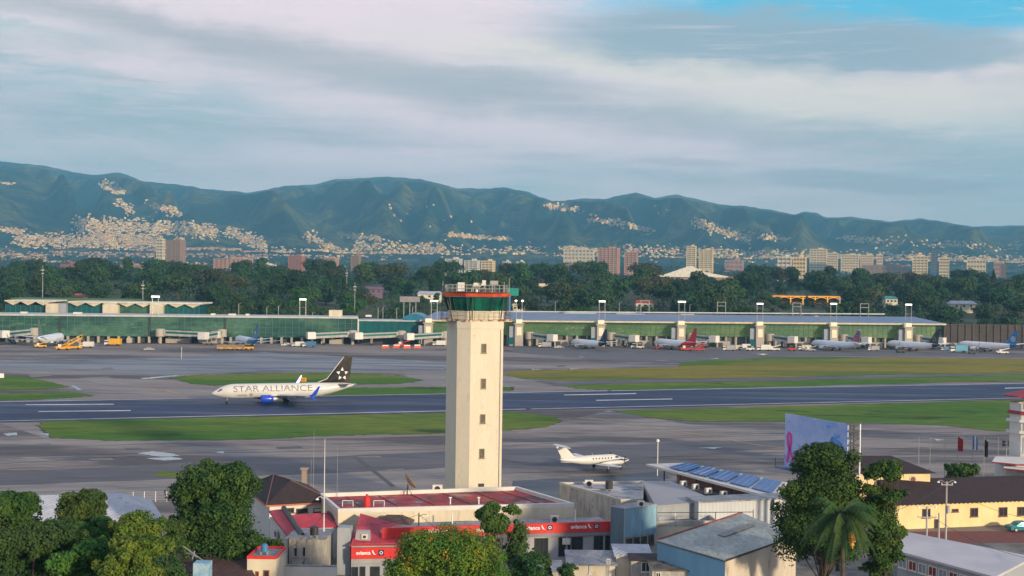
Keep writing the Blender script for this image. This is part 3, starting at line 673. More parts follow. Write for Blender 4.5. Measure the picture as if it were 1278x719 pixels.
def railing(R, z, h, name, m, nseg=3, rails=(0.5, 1.0)):
    mb = MB()
    for k in range(8):
        a0 = NY+2*math.pi*k/8; a1 = NY+2*math.pi*(k+1)/8
        A = Vector((CX+math.cos(a0)*R, CY+math.sin(a0)*R, z)); B = Vector((CX+math.cos(a1)*R, CY+math.sin(a1)*R, z))
        for i in range(nseg): p = A+(B-A)*(i/nseg); mb.tube([p, p+Vector((0, 0, h))], .035, m, 4)
        for r_ in rails: mb.tube([A+Vector((0, 0, h*r_)), B+Vector((0, 0, h*r_))], .03, m, 4)
    return mb.build(name, ct)
railing(5.5, ZT, 1.1, 'balcony_railing', mat('brown rail', (.12, .07, .06), .6))
railing(4.9, gz1+.8, 1.0, 'roof_railing', steel, 4)
for k in (2.1, 3.3, 4.1, 5.2, 5.9): 
    a = NY+k; mb = MB(); mb.tube([(CX+math.cos(a)*4.5, CY+math.sin(a)*4.5, ZT), (CX+math.cos(a)*4.95, CY+math.sin(a)*4.95, gz1)], .09, dark, 5); mb.build('support_post', ct)
zr = gz1+.8
for px, top, m_ in ((552.8, 351, steel), (559, 358, steel), (570, 354, steel), (574, 353, steel), (581.5, 349, rust), (588.5, 356, steel), (591, 354, steel), (614.5, 350, steel), (629.5, 352, steel), (635.5, 347, steel)):
    d_ = 181.5+rng.uniform(-3.5, 3.5); q = Q(px, top, d_)
    if (Vector((q.x-CX, d_-CY, 0))).length > 4.8: d_ = 181.5; q = Q(px, top, d_)
    mb = MB(); mb.tube([(q.x, d_, zr), (q.x, d_, q.z)], .045, m_, 5, .02); mb.build('antenna', ct)
mb = MB(); q = Q(575.5, 363, 179); mb.box((q.x, 179, zr+.1), (1.0, .6, 1.3), white); mb.build('equipment_cabinet', ct)
mb = MB(); q = Q(594, 363, 180.5); mb.box((q.x, 180.5, zr+.9), (.7, .5, .45), white); mb.tube([(q.x, 180.5, zr), (q.x, 180.5, zr+.9)], .06, steel); mb.build('equipment_cabinet', ct)
mb = MB(); q = Q(604, 363, 180); mb.box((q.x, 180, zr+1.0), (.55, .5, .75), white); mb.tube([(q.x, 180, zr), (q.x, 180, zr+1)], .06, steel); mb.build('equipment_cabinet', ct)
mb = MB(); q = Q(616.5, 363, 180); mb.box((q.x, 180, zr+1.1), (1.2, .4, .6), steel); mb.tube([(q.x, 180, zr), (q.x, 180, zr+1.1)], .06, steel); mb.build('equipment_cabinet', ct)
mb = MB(); q = Q(604, 366, 179); mb.rot((q.x, 179, zr), (0, 0, 1), [(0, 1.2), (.25, 1.1), (.45, .7), (.52, .01)], grime, 12); mb.build('roof_hatch', ct, smooth=True)
mb = MB(); q = Q(595, 366, 177.4); mb.rot((q.x, 177.4, zr), (0, 0, 1), [(0, .2), (.3, .22), (.42, .1), (.45, .01)], textw, 8); mb.build('beacon_lamp', ct)
# teal board on a post behind the tower
q = Q(640, 364, 690); sg = empty('road_sign', 'teal board on a blue post just right of the control tower cab', 'sign', (q.x, 690, 0))
mb = MB(); mb.tube([(q.x-2, 690, 0), (q.x-2, 690, q.z)], .9, mat('teal post', (.02, .14, .28), .5), 8); mb.build('post', sg)
mb = MB(); mb.box((q.x, 689, q.z-2.3), (6.6, .8, 4.4), mat('teal board paint', (.01, .26, .20), .5)); mb.build('board', sg)
# ------------------------------------------------------------------ red roofed hall
FL, FR, BR, BL = P(422, 635, 6.5), P(716, 627.8, 6.5), P(645, 607, 6.5), P(399, 615.5, 6.5)
hall = building('airport_hall', 'long cream hall with stained red flat roof in front of the control tower', [FL, FR, BR, BL], 6.5, creamw, redroof, parapet=.55, th=.35, pm=white)
mb = MB(); mb.tube([(P(505, 602, 8).x, P(505, 618, 6).y, 6), (P(510, 602, 8).x, P(505, 618, 6).y, 7.4)], .07, dark)
dy = P(508, 618, 6.0)
dish = empty('satellite_dish', 'tan satellite dish tilted on the red hall roof', 'satellite dish', (dy.x, dy.y, 6.0))
mb = MB(); mb.tube([(dy.x, dy.y, 6.0), (dy.x+.1, dy.y, 7.5)], .08, dark); mb.tube([(dy.x-.6, dy.y, 6.05), (dy.x+.1, dy.y, 7.2), (dy.x+.7, dy.y, 6.05)], .04, dark, 4); mb.build('stand', dish)
mb = MB(); ax = Vector((.8, .35, .55)).normalized(); c0 = Vector((dy.x+.05, dy.y-.1, 7.75))
mb.rot(c0-ax*-.1, -ax, [(-.0, .02), (-.05, .5), (-.18, .9), (-.36, 1.25), (-.38, 1.27), (-.22, .9), (-.09, .5), (-.05, .02)], mat('tan dish', (.50, .42, .30), .6, (.35, .27, .18), 1.5), 20); mb.build('reflector', dish, smooth=True)
mb = MB(); mb.tube([c0+ax*.0, c0+ax*.9], .03, dark, 4); mb.build('feed_arm', dish)
def ac(label, px, py, zb, s=1.0, yaw=0.0):
    p = P(px, py, zb); r = empty('air_conditioner', label, 'air conditioner', (p.x, p.y, zb), 'air conditioners on the roofs')
    mb = MB(); mb.box((p.x, p.y, zb), (1.1*s, .5*s, .85*s), white, yaw); mb.build('housing', r)
    mb = MB(); mb.rot((p.x, p.y-.26*s, zb+.42*s), (0, -1, 0), [(0, .33*s), (.03, .33*s), (.03, .02)], dark, 12); mb.build('fan_grille', r); return r
ac('white air conditioner with round fan at the back edge of the red roof', 546, 614.5, 6.0, 1.25)
p = P(458, 632, 6.0); v = MB(); v.rot((p.x, p.y, 6.0), (0, 0, 1), [(0, .45), (1.2, .42), (1.25, .2), (1.6, .18), (1.62, .01)], red, 10); v.build('water_tank', tag=('red tank standing on the stained red roof', 'tank'))
for i, (px, lab) in enumerate(((434, 'low white pipe frame at the left end of the red roof'), (473, 'low white pipe frame just right of the red tank'))):
    p = P(px, 632, 6.0); mb = MB()
    for a in (-.7, .7): mb.tube([(p.x+a, p.y, 6), (p.x+a, p.y, 6.75)], .05, textw, 4)
    mb.tube([(p.x-.7, p.y, 6.75), (p.x+.7, p.y, 6.75)], .05, textw, 4); mb.build('barrier_hoop', tag=(lab, 'frame'))
for px, lab in ((562, 'short white vent pipe near the middle of the red roof'), (597.5, 'taller white vent pipe right of centre on the red roof')):
    p = P(px, 629.5, 6.0); mb = MB(); mb.tube([(p.x, p.y, 6), (p.x, p.y, 6.9)], .08, textw, 6); mb.tube([(p.x-.2, p.y, 6.9), (p.x+.2, p.y, 6.9)], .09, textw, 6); mb.build('vent_pipe', tag=(lab, 'pipe'))
# ------------------------------------------------------------------ airline office building with red fascia
A = P(478, 671, 4.4); B = P(762, 662, 4.4); e = (B-A).normalized(); bk = Vector((-e.y, e.x, 0))*5.5
off = building('airline_office', 'white office with long red airline fascia and dark windows', [A, B, B+bk, A+bk], 4.9, mat('office wall', (.42, .42, .44), .8, (.34, .35, .38), .5), greyroof, cat='office')
nf = -Vector((-e.y, e.x, 0))
mb = MB(); a = A+nf*.55; b = B+nf*.55
def strip(mb, a, b, z0, z1, out0, out1, nrm, m):
    a = Vector((a.x, a.y, 0)); b = Vector((b.x, b.y, 0))
    vs = [a+nrm*out0+Vector((0, 0, z0)), b+nrm*out0+Vector((0, 0, z0)), b+nrm*out1+Vector((0, 0, z0)), a+nrm*out1+Vector((0, 0, z0))]
    vs += [v_+Vector((0, 0, z1-z0)) for v_ in vs]
    return mb.add(vs, [(3, 2, 1, 0), (4, 5, 6, 7), (0, 1, 5, 4), (1, 2, 6, 5), (2, 3, 7, 6), (3, 0, 4, 7)], m)
mb = MB(); strip(mb, A-e*.2, B+e*.0, 4.4, 5.65, .003, .5, nf, red); fas = mb.build('red_fascia', off)
mb = MB(); strip(mb, A, B, 3.95, 4.395, .003, .38, nf, mat('grey soffit band', (.25, .26, .30), .7)); mb.build('soffit_band', off)
def airline_mark(px, py, A, B, wd, parent, nrm, out=.53, h=.55, icon=True):
    o = wallhit(px, py, A+nrm*out, B+nrm*out); e_ = (B-A).normalized()
    place_text('lettering', 'avianca', h*1.25, textw, (o.x, o.y, o.z), e_, (0, 0, 1), parent, bold=.02, width=wd)
    c_ = o+e_*(wd/2+.32)
    mb = MB(); z_ = Vector((0, 0, 1)); mb.face([c_+e_*-.18+z_*.32, c_+e_*-.05+z_*.32, c_+e_*.12-z_*.05, c_+e_*.34-z_*.25, c_+e_*.06-z_*.20, c_+e_*-.10+z_*.0], textw); mb.build('emblem', parent)
    if icon:
        c2 = c_+e_*.95; mb = MB(); s = .33
        mb.face([c2+e_*a_+z_*b_ for a_, b_ in ((-s, -s), (s, -s), (s, s), (-s, s))], pnavy)
        for k in range(8):
            t0 = 2*math.pi*k/8; t1 = t0+2*math.pi/8
            mb.face([c2+nrm*.006+e_*math.cos(t0)*.22+z_*math.sin(t0)*.22, c2+nrm*.006+e_*math.cos(t1)*.22+z_*math.sin(t1)*.22, c2+nrm*.006+e_*math.cos(t1)*.13+z_*math.sin(t1)*.13, c2+nrm*.006+e_*math.cos(t0)*.13+z_*math.sin(t0)*.13], textw)
        mb.build('emblem', parent)
for px, py in ((544, 662.3), (605, 661), (664, 659.2), (722.5, 657.5)): airline_mark(px, py, A, B, 2.1, off, nf)
Aw, Bw = A+nf*.01, B+nf*.01
for r in ((577, 673.5, 594, 691), (607, 672.5, 624, 694), (641, 672.5, 655, 692), (667, 671.5, 684, 692), (697, 670.5, 712, 693), (741, 668.8, 761, 686.5)): window(off, Aw, Bw, r, frame=dark, nb=3)
window(off, Aw, Bw, (713, 670, 727, 706), name='door', frame=dark, nb=2, sill=False)
q = wallhit(706.5, 674, A, B); mb = MB(); mb.box((q.x, q.y-.35, q.z-.45), (1.0, .5, .75), white); mb.build('window_air_conditioner', off)
for t in (.1, .3, .52, .80, .97):
    c_ = A+(B-A)*t; mb = MB(); strip(mb, c_-e*.12, c_+e*.12, 0, 3.94, .003, .18, nf, mat('pilaster grey', (.36, .36, .38), .8)); mb.build('pilaster', off)
# rooftop huts between hall and office
def hut(name, label, px0, px1, ytop, D, dz, dep, wm, rm, over=.4, cat='hut', zb=0.0):
    a, b = Q(px0, ytop, D), Q(px1, ytop, D); z = a.z; c0 = Vector(((a.x+b.x)/2, D+dep/2, zb)); root = empty(name, label, cat, c0)
    wd = b.x-a.x; mb = MB(); mb.box((c0.x, c0.y, zb), (wd, dep, z-zb-.02), wm); mb.build('wall', root)
    rm_ = MB(); x0, x1, y0, y1 = a.x-over, b.x+over, D-over, D+dep+over; zt = z+dz
    rx0, rx1, ry = x0+(x1-x0)*.3, x1-(x1-x0)*.3, (y0+y1)/2
    vs = [(x0, y0, z-.02), (x1, y0, z-.02), (x1, y1, z-.02), (x0, y1, z-.02), (rx0, ry, zt), (rx1, ry, zt)]
    rm_.add(vs, [(0, 1, 5, 4), (1, 2, 5), (2, 3, 4, 5), (3, 0, 4), (3, 2, 1, 0)], rm); rm_.build('roof', root); return root
hut('plant_room', 'small white hut with dark hipped roof behind the red fascia left of the lamp', 471, 511, 655, 152.5, 1.0, 3.2, white, brownroof)
hut('plant_room', 'low dark roofed hut behind the red fascia left of the thin tree', 561, 588, 656.5, 154, .45, 2.0, stainw, brownroof)
# left airline building with pylon
pyl = MB(); a, b = Q(421, 659, 146), Q(437.5, 659, 146); pyl.box(((a.x+b.x)/2, 147, 0), (b.x-a.x, 2, a.z), greyw); pyl.build('pylon', tag=('plain grey square pylon left of the red sloping roof', 'pylon'))
A2 = Q(438.2, 697, 145); B2 = Q(506, 696, 145.8); e2 = (Vector((B2.x, B2.y, 0))-Vector((A2.x, A2.y, 0))).normalized(); n2 = Vector((e2.y, -e2.x, 0))
A2.z = B2.z = 0; tk = building('ticket_office', 'small airline building with red sign and sloping red roof beside the grey pylon', [A2, B2, B2-n2*6, A2-n2*6], 4.0, greyw, redroof, cat='office')
mb = MB(); strip(mb, A2, B2, Q(450, 697, 145).z, Q(450, 683.5, 145).z, .003, .45, n2, red); mb.build('red_fascia', tk)
mb = MB(); strip(mb, A2, B2, Q(450, 703, 145).z, Q(450, 697, 145).z-.005, .003, .35, n2, mat('pilaster grey', (.36, .36, .38))); mb.build('soffit_band', tk)
airline_mark(453.5, 690.3, A2, B2, 1.75, tk, n2, out=.48, h=.5)
slab_roof([(A2.x, A2.y-.1, 4.15), (B2.x, B2.y-.1, 4.15), (B2.x, B2.y+6, 4.7), (A2.x, A2.y+8.5, 6.1)], .12, pinkroof, tk, 'sloping_roof')
for r in ((438.8, 707.5, 447, 722), (449, 707, 456, 722), (462, 707, 474, 722)): window(tk, A2+n2*.01, B2+n2*.01, r, frame=dark, nb=1)
q = Q(452.5, 684, 146.2); dm = empty('roof_air_conditioner', 'boxy metal roof unit with square vent above the left red sign', 'air conditioner', (q.x, 146.2, 4.3))
mb = MB(); mb.box((q.x, 146.7, 4.2), (1.9, 1.2, 1.15), steel, 0, .85); mb.build('housing', dm); mb = MB(); mb.box((q.x+.25, 146.02, 4.45), (.75, .12, .6), white); mb.box((q.x+.25, 145.95, 4.6), (.35, .08, .3), dark); mb.build('vent', dm)
# ------------------------------------------------------------------ house with dark hip roof
c1, c2, c0 = P(332.7, 630.4, 5.5), P(418, 626, 5.5), P(304, 607.6, 5.5); c3 = fourth(c0, c1, c2)
r1 = P(341.6, 593, 8.3); r2 = P(362.6, 602, 8.0)
hr = empty('hip_roof_house', 'white house under a big dark tiled hip roof with orange eaves', 'house', (cen([c0, c1, c2, c3]).x, cen([c0, c1, c2, c3]).y, 0))
ins = inset([c0, c1, c2, c3], .5); mb = MB(); mb.prism([(p.x, p.y) for p in ins], 0, 5.35, white); mb.build('wall', hr)
mb = MB(); r2.z = 8.3; mb.add([c0, c1, c2, c3, r1, r2], [(0, 1, 4), (1, 2, 5, 4), (2, 3, 5), (3, 0, 4, 5)] if True else [], darkroof)
mb.add([Vector((p.x, p.y, 5.38)) for p in (c0, c1, c2, c3)], [(3, 2, 1, 0)], white); mb.build('roof', hr)
mb = MB(); cs = ccw([c0, c1, c2, c3])
for i in range(4): mb.tube([cs[i]-Vector((0, 0, .12)), cs[(i+1) % 4]-Vector((0, 0, .12))], .13, mat('orange eave', (.50, .14, .07), .6), 4)
mb.build('eave_trim', hr)
mb = MB()
for a_, b_ in ((c1, r1), (c2, r2), (c0, r1), (r1, r2)): mb.tube([a_+Vector((0, 0, .04)), b_+Vector((0, 0, .04))], .10, mat('ridge tile', (.14, .08, .08), .8), 4)
mb.build('ridge_cap', hr)
i_ = inset([c1, c2, c3, c0], .5); iA, iB = ins[0], ins[1]
fa, fb = c1+Vector((.5, .5, 0)), c2+Vector((-.5, .5, 0))
for r in ((357, 634, 367, 640), (370, 634.5, 384, 639.5), (391, 634, 408, 639)): window(hr, fa, fb, r, frame=brownroof, nb=2)
# pink roofed houses in front of it
p1, p2, p3, p4 = P(362.6, 643, 5.2), P(409, 639.6, 5.2), P(425.7, 657, 4.2), P(367, 659, 4.2)
ph = empty('pink_roof_house', 'white house with bright pink metal roof below the dark hip roof', 'house', (cen([p1, p2, p3, p4]).x, cen([p1, p2, p3, p4]).y, 0))
mb = MB(); q1, q2, q3, q4 = [Vector((p.x, p.y, 0)) for p in (p1, p2, p3, p4)]; i4 = inset([q4, q3, q2, q1], .25); mb.prism([(p.x, p.y) for p in i4], 0, 4.02, white); mb.build('wall', ph)
slab_roof([p4, p3, p2, p1], .12, pinkroof, ph)
mb = MB(); mb.tube([p2+Vector((.05, 0, .06)), p3+Vector((.1, 0, .06))], .22, dark, 5); mb.build('gutter', ph)
window(ph, i4[0], i4[1], (389.5, 666, 399.5, 676), frame=rust, nb=1)
s1, s2, s3, s4 = P(335, 637.5, 5.2), P(353, 635, 5.6), P(376, 669, 5.0), P(361, 671.5, 4.6)
ph2 = empty('long_pink_house', 'narrow pink roofed wing with pale gable wall beside the big dark tree', 'house', (cen([s1, s2, s3, s4]).x, cen([s1, s2, s3, s4]).y, 0))
i4 = inset([Vector((p.x, p.y, 0)) for p in (s4, s3, s2, s1)], .15); mb = MB(); mb.prism([(p.x, p.y) for p in i4], 0, 4.45, white); mb.build('wall', ph2)
slab_roof([s4, s3, s2, s1], .14, pinkroof, ph2)
mb = MB(); mb.tube([s2+Vector((.1, 0, .1)), s3+Vector((.1, 0, .1))], .35, dark, 6); mb.build('gutter', ph2)
window(ph2, Vector((s4.x-.17, s4.y, 0)), Vector((s1.x-.17, s1.y, 0)), (343, 662, 346, 672), nb=1)
v1, v2 = Q(359, 671, 143.5), Q(405, 676, 143.5)
wh = building('white_annexe', 'stained white annexe with two small dark windows by the lamp mast', [(v1.x, 143.5, 0), (v2.x, 143.5, 0), (v2.x+.3, 148.5, 0), (v1.x+.3, 148.5, 0)], v1.z, stainw, greyroof)
wh['label'] = 'stained white annexe with two small dark windows by the lamp mast'
for r in ((366.5, 683, 371.5, 695), (377, 682, 382, 695)): window(wh, Vector((v1.x, 143.49, 0)), Vector((v2.x, 143.49, 0)), r, frame=stainw, nb=1)
mb = MB(); mb.tube([(Q(360, 700, 143.3).x, 143.3, 0), (Q(360, 700, 143.3).x, 143.3, v1.z)], .07, dark, 5); mb.build('drain_pipe', wh)
mb = MB(); a = Q(343, 706, 138); b = Q(420, 707, 138); mb.box(((a.x+b.x)/2, 138, 0), (b.x-a.x, .3, a.z), white); mb.box(((a.x+b.x)/2, 138, a.z), (b.x-a.x+.05, .4, .12), greyroof); mb.build('compound_wall', tag=('low white compound wall at the foot of the white annexe', 'wall'))
a, b = Q(308.5, 694, 133), Q(344, 693, 133)
tb = building('tan_house', 'small tan flat house with red painted parapet at the bottom left', [(a.x, 133, 0), (b.x, 133, 0), (b.x+.2, 138, 0), (a.x+.2, 138, 0)], a.z, creamw, greyroof, cat='house', parapet=.3, th=.12, pm=red)
for r in ((319, 713, 323, 724), (329, 711.5, 336, 724)): window(tb, Vector((a.x, 132.99, 0)), Vector((b.x, 132.99, 0)), r, frame=rust, nb=1)
a, b = Q(253, 695, 137), Q(306, 693, 137.5); a3, b3 = Q(254, 722, 131), Q(319, 720, 131)
br_ = empty('brown_roof_shed', 'low shed with dark brown corrugated roof left of the tan house', 'shed', ((a.x+b.x)/2, 134, 0))
slab_roof([a3, b3, b, a], .1, brownroof, br_); mb = MB(); mb.prism([(a3.x+.3, 131.4), (b3.x-.3, 131.4), (b.x-.2, 136.8), (a.x+.3, 136.8)], 0, min(a3.z, b3.z)-.15, creamw); mb.build('wall', br_)
a = Q(253, 701, 130); ts = MB(); ts.box((a.x, 130, 0), (1.7, 1.5, a.z), mat('blue tarpaulin', (.15, .35, .55), .6, (.35, .5, .6), 2.0)); ts.build('blue_shelter', tag=('blue tarpaulin sided shelter at the left end of the brown roof', 'shelter'))
a = Q(215, 712, 131); b = Q(247, 700, 134); gsh = empty('rubble_shed', 'small white and grey shed partly hidden by leaves at the lower left', 'shed', ((a.x+b.x)/2, 132, 0))
mb = MB(); mb.prism([(a.x, 131), (b.x, 131), (b.x, 135), (a.x, 135)], 0, a.z-.5, stainw); mb.build('wall', gsh); slab_roof([Q(205, 712, 130.5), Q(243, 715, 130.5), Q(240, 697, 135.5), Q(222, 697, 135.5)], .12, brownroof, gsh)
# bleached antenna/sticks
tubes('timber_poles', None, [[Q(229, 682, 134), Q(254, 700, 132)], [Q(233, 690, 134), Q(250, 697, 133)], [Q(240, 698, 133), Q(243, 688, 134)]], .07, steel)
bpy.data.objects['timber_poles']['label'] = 'bare crossed poles leaning above the small lower left shed'; bpy.data.objects['timber_poles']['category'] = 'poles'
# grey hangar at left
RA, RB = P(-60, 622, 8), P(148, 615, 8); EC, EB = P(153, 652, 5.5), P(204.5, 648, 5.5); EA = P(-60, 664, 5.5)
hg = empty('hangar', 'wide pale grey hangar roof behind the left hand trees', 'hangar', ((RA.x+RB.x)/2, 152, 0))
mb = MB(); bkp = Vector((1.5, 9, -2.5)); RBk = RB+bkp; RAk = RA+bkp
mb.add([EA, EC, EB, RB, RA, RBk, RAk], [(0, 1, 3, 4), (1, 2, 3), (4, 3, 5, 6), (2, 5, 3)], whroof); mb.build('roof', hg)
mb = MB(); mb.prism([(EA.x, EA.y+.3), (EC.x, EC.y+.3), (EB.x-.3, EB.y+.2), (RBk.x-.2, RBk.y-.3), (RAk.x, RAk.y-.3)], 0, 5.3, creamw); mb.build('wall', hg)
mb = MB(); mb.tube([EA, EC, EB], .12, whroof, 4); mb.build('gutter', hg)
fc = empty('boundary_fence', 'low mesh fence with pale posts right of the grey hangar', 'fence', P(190, 624, 0))
for x in (166, 180, 194, 208, 222): p = P(x, 627-(x-166)*.01, 0); mb = MB(); mb.tube([p, p+Vector((0, 0, 1.7))], .07, white, 5); mb.build('post', fc)
a, b = P(160, 627, 0), P(228, 626, 0); mb = MB()
for z in (.4, .8, 1.2, 1.6): mb.tube([a+Vector((0, 0, z)), b+Vector((0, 0, z))], .02, steel, 4)
mb.build('wire', fc)
# ------------------------------------------------------------------ right of centre: concrete block, sheds, canopy, blue building, warehouse
g1, g2, g3, g4 = P(698.5, 602, 6), P(774.8, 623, 6), P(802.5, 622.4, 6), P(803.5, 600, 6)
cb = building('concrete_block', 'weathered grey concrete block with streaked side wall and puddled roof', [g1, g2, g3, g4], 6, stainw, concroof, parapet=.3, pm=mat('pale coping', (.55, .52, .45), .8))
f = [P(803, 601, 6.8), P(836, 601, 6.8), P(888, 623.4, 6.8), P(872, 627, 6.8), P(820, 631, 6.8)]
fs_ = building('grey_shed', 'tall plain grey shed with smooth flat roof right of the concrete block', f, 6.8, greyw, mat('smooth grey roof', (.30, .31, .34), .7, (.27, .28, .31), .2))
# solar canopy
ka, kb_, kc, kd = P(806, 579, 5.6), P(966, 621, 5.6), P(982, 602, 6.8), P(857, 577.5, 6.8)
ka2 = ka; can = empty('solar_canopy', 'long canopy roof carrying five blue solar panels', 'canopy', (cen([ka, kb_, kc, kd]).x, cen([ka, kb_, kc, kd]).y, 0))
slab_roof([ka, kb_, kc, kd], .35, white, can)
def bil(u, v):
    a = kd+(kc-kd)*u; b = ka+(kb_-ka)*(0.16+u*.84); return b+(a-b)*v
for i in range(5):
    u0 = .015+i*.195; u1 = u0+.165
    pp = [bil(u0, .16), bil(u1, .16), bil(u1, .93), bil(u0, .93)]; pp = [x_+Vector((0, 0, .16)) for x_ in pp]
    so_ = slab_roof(pp, .08, solar, can, 'solar_panel')
    mb = MB()
    for t in (.33, .66): mb.tube([pp[0]+(pp[1]-pp[0])*t+Vector((0, 0, .01)), pp[3]+(pp[2]-pp[3])*t+Vector((0, 0, .01))], .02, steel, 4)
    mb.build('panel_frame', so_)
for i in range(7):
    t = .14+i*.135; b = ka+(kb_-ka)*t+Vector((.5, .25, -.35)); mb = MB(); mb.tube([(b.x, b.y, 0), (b.x, b.y, b.z)], .12, dark, 6); mb.build('column', can)
    b = kd+(kc-kd)*t+Vector((-.5, -.4, -.35)); mb = MB(); mb.tube([(b.x, b.y, 0), (b.x, b.y, b.z)], .12, dark, 6); mb.build('column', can)
bw = MB(); a, b = kd+Vector((-1.6, 0, 0)), kc+Vector((-1.6, 0, 0)); bw.prism([(a.x, a.y), (b.x, b.y), (b.x+.4, b.y+.3), (a.x+.4, a.y+.3)], 0, 5.0, mat('brick pink wall', (.34, .17, .15), .9, (.24, .13, .12), 1.5)); bw.build('brick_wall', tag=('brick pink wall under the solar canopy', 'wall'))
bw = MB(); a, b = P(829, 598, 4.6), P(965, 628, 4.6); bw.prism([(a.x, a.y), (b.x, b.y), (b.x+3.0, b.y+2.4), (a.x+2.0, a.y+1.5)], 0, 3.9, grime); bw.build('platform', tag=('dark roof deck with machines below the solar canopy edge', 'deck'))
for i, (px, py) in enumerate(((853, 607), (868, 611), (884, 616), (903, 620))):
    ac(['grey roof machine under the left end of the solar canopy', 'grey roof machine second from the left under the solar canopy', 'grey roof machine third from the left under the solar canopy', 'grey roof machine under the right half of the solar canopy'][i], px, py, 3.92, 1.0, .5)
# blue walled building
h1, h2, h3 = P(762.6, 632, 7.9), P(780, 635, 7.9), P(819.5, 629.6, 7.9); h4 = fourth(h1, h2, h3)
bb = empty('blue_building', 'tall blue sheet metal building beside the airline office', 'building', (cen([h1, h2, h3, h4]).x, cen([h1, h2, h3, h4]).y, 0))
mb = MB(); mb.prism([(p.x, p.y) for p in inset([h1, h2, h3, h4], .12)], 0, 4.3, stainw); mb.build('lower_wall', bb)
mb = MB(); mb.prism([(p.x, p.y) for p in (h1, h2, h3, h4)], 4.3, 7.9, bluew, greyroof); mb.build('upper_wall', bb)
mb = MB(); mb.face([h1+Vector((0, 0, .03)), h2+Vector((0, 0, .03)), h3+Vector((0, 0, .03)), h4+Vector((0, 0, .03))], greyroof); mb.build('roof', bb)
cc = ccw([h1, h2, h3, h4]); mb = MB()
for i in range(4): mb.tube([cc[i]+Vector((0, 0, .02)), cc[(i+1) % 4]+Vector((0, 0, .02))], .07, steel, 4)
mb.build('roof_trim', bb)
hA, hB = h2+(h3-h2).normalized()*.13, h3
_e = (h2-h1); _e.z = 0; _e.normalize(); _n = Vector((_e.y, -_e.x, 0)); _n = _n if _n.y < 0 else -_n
mb = MB(); strip(mb, h1, h2, 0.0, 7.88, .004, .06, _n, mat('slate panel', (.13, .19, .23), .7, (.10, .15, .19), .6, stretch=(1, 1, .3))); mb.build('side_panel', bb)
mb = MB(); mb.tube([(h2.x+_n.x*.05, h2.y+_n.y*.05, 0), (h2.x+_n.x*.05, h2.y+_n.y*.05, 7.9)], .08, steel, 5); mb.build('corner_trim', bb)
for i in range(4):
    a = h2+(h3-h2)*(.06+i*.23); b = h2+(h3-h2)*(.24+i*.23); off_ = Vector((0.0, .12, 0)); window3(bb, Vector((a.x, a.y+.11, 0)), Vector((b.x, b.y+.11, 0)), 2.9, 4.1, frame=grime, glass=glassd, nb=3)
# warehouse
w1, w2, w3, w4 = P(819, 674.5, 6.6), P(926, 640, 7.4), P(995, 668, 7.2), P(905, 699.5, 6.4)
whs = empty('warehouse', 'big pale metal warehouse with dark skylight strip and corrugated walls', 'warehouse', (cen([w1, w2, w3, w4]).x, cen([w1, w2, w3, w4]).y, 0))
mb = MB(); i4 = inset([w1, w2, w3, w4], .2)
zt = {}
mb = MB(); sidem = mat('sunlit cream corrugated wall', (.56, .50, .42), .6, (.44, .40, .34), .3, stretch=(1, 1, .2), corr=(.85, .45), col3=(.34, .28, .24)); bl = mat('shade blue corrugated wall', (.19, .40, .56), .6, (.15, .33, .48), .3, stretch=(1, 1, .2), corr=(-.97, .45))  # shade blue painted on the left walls, sunlit cream on the right
q = [Vector(p) for p in (w1, w4, w3, w2)]; ce = cen(q)
qq = [Vector((p.x+(ce.x-p.x)*.015, p.y+(ce.y-p.y)*.015, p.z-.2)) for p in q]
for i, m_ in ((0, bl), (1, sidem), (2, sidem), (3, bl)):
    a, b = qq[i], qq[(i+1) % 4]; w_ = MB(); w_.face([(a.x, a.y, 0), (b.x, b.y, 0), b, a], m_); w_.face([(a.x, a.y, 0), a, b, (b.x, b.y, 0)], m_) if False else None; w_.build('wall', whs)
slab_roof([w1, w4, w3, w2], .14, metroof, whs, trim=dark)
def onq(px, py, pts, off_=.22):
    a, b, c_ = [Vector(p) for p in pts]; n_ = (b-a).cross(c_-a).normalized(); d = ray(px, py); o = Vector((0, 0, CAMH)); t = (a-o).dot(n_)/d.dot(n_); p = o+d*t; return p+Vector((0, 0, off_))
slab_roof([onq(x, y, (w4, w3, w2)) for x, y in ((895, 669.5), (904.5, 672), (943, 657), (934, 655.3))], .05, mat('grimy skylight', (.10, .10, .11), .4, (.16, .15, .15), 1), whs, 'skylight')
mb = MB(); mb.tube([w1, w2], .16, rust, 4); mb.build('rusty_gutter', whs)
mb = MB(); mb.tube([w4, w3], .09, dark, 4); mb.tube([w1, w4], .09, steel, 4); mb.build('gutter', whs)
# white long wall behind
l1, l2 = P(872, 626.5, 7.2), P(998, 622.5, 7.2); l2 = Q(998, 624, 163); l2.z = 7.2
ew = (Vector((l2.x, l2.y, 0))-Vector((l1.x, l1.y, 0))).normalized(); bkw = Vector((-ew.y, ew.x, 0))*3.5
lw = building('long_white_shed', 'long shed with ribbed white wall between the canopy and the warehouse', [l1, l2, l2+bkw, l1+bkw], 7.2, mat('ribbed white wall', (.50, .53, .56), .6, (.42, .46, .5), .3, corr=(.1, .5)), greyroof)
t1, t2, t3, t4 = P(820, 650, 5.4), P(896, 650, 5.4), P(874, 632, 5.6), P(820, 634, 5.6)
tr = building('terrace_block', 'grimy terrace with clutter between the blue building and the warehouse', [t1, t2, t3, t4], 5.4, creamw, grime, parapet=.7, th=.2, pm=stainw)
p = P(884, 644, 5.0); ac('rusty boxed air conditioner on the grimy terrace', 884, 646, 4.75, 1.3)
ac('small white air conditioner at the left of the grimy terrace', 838, 648, 4.75, 1.0)
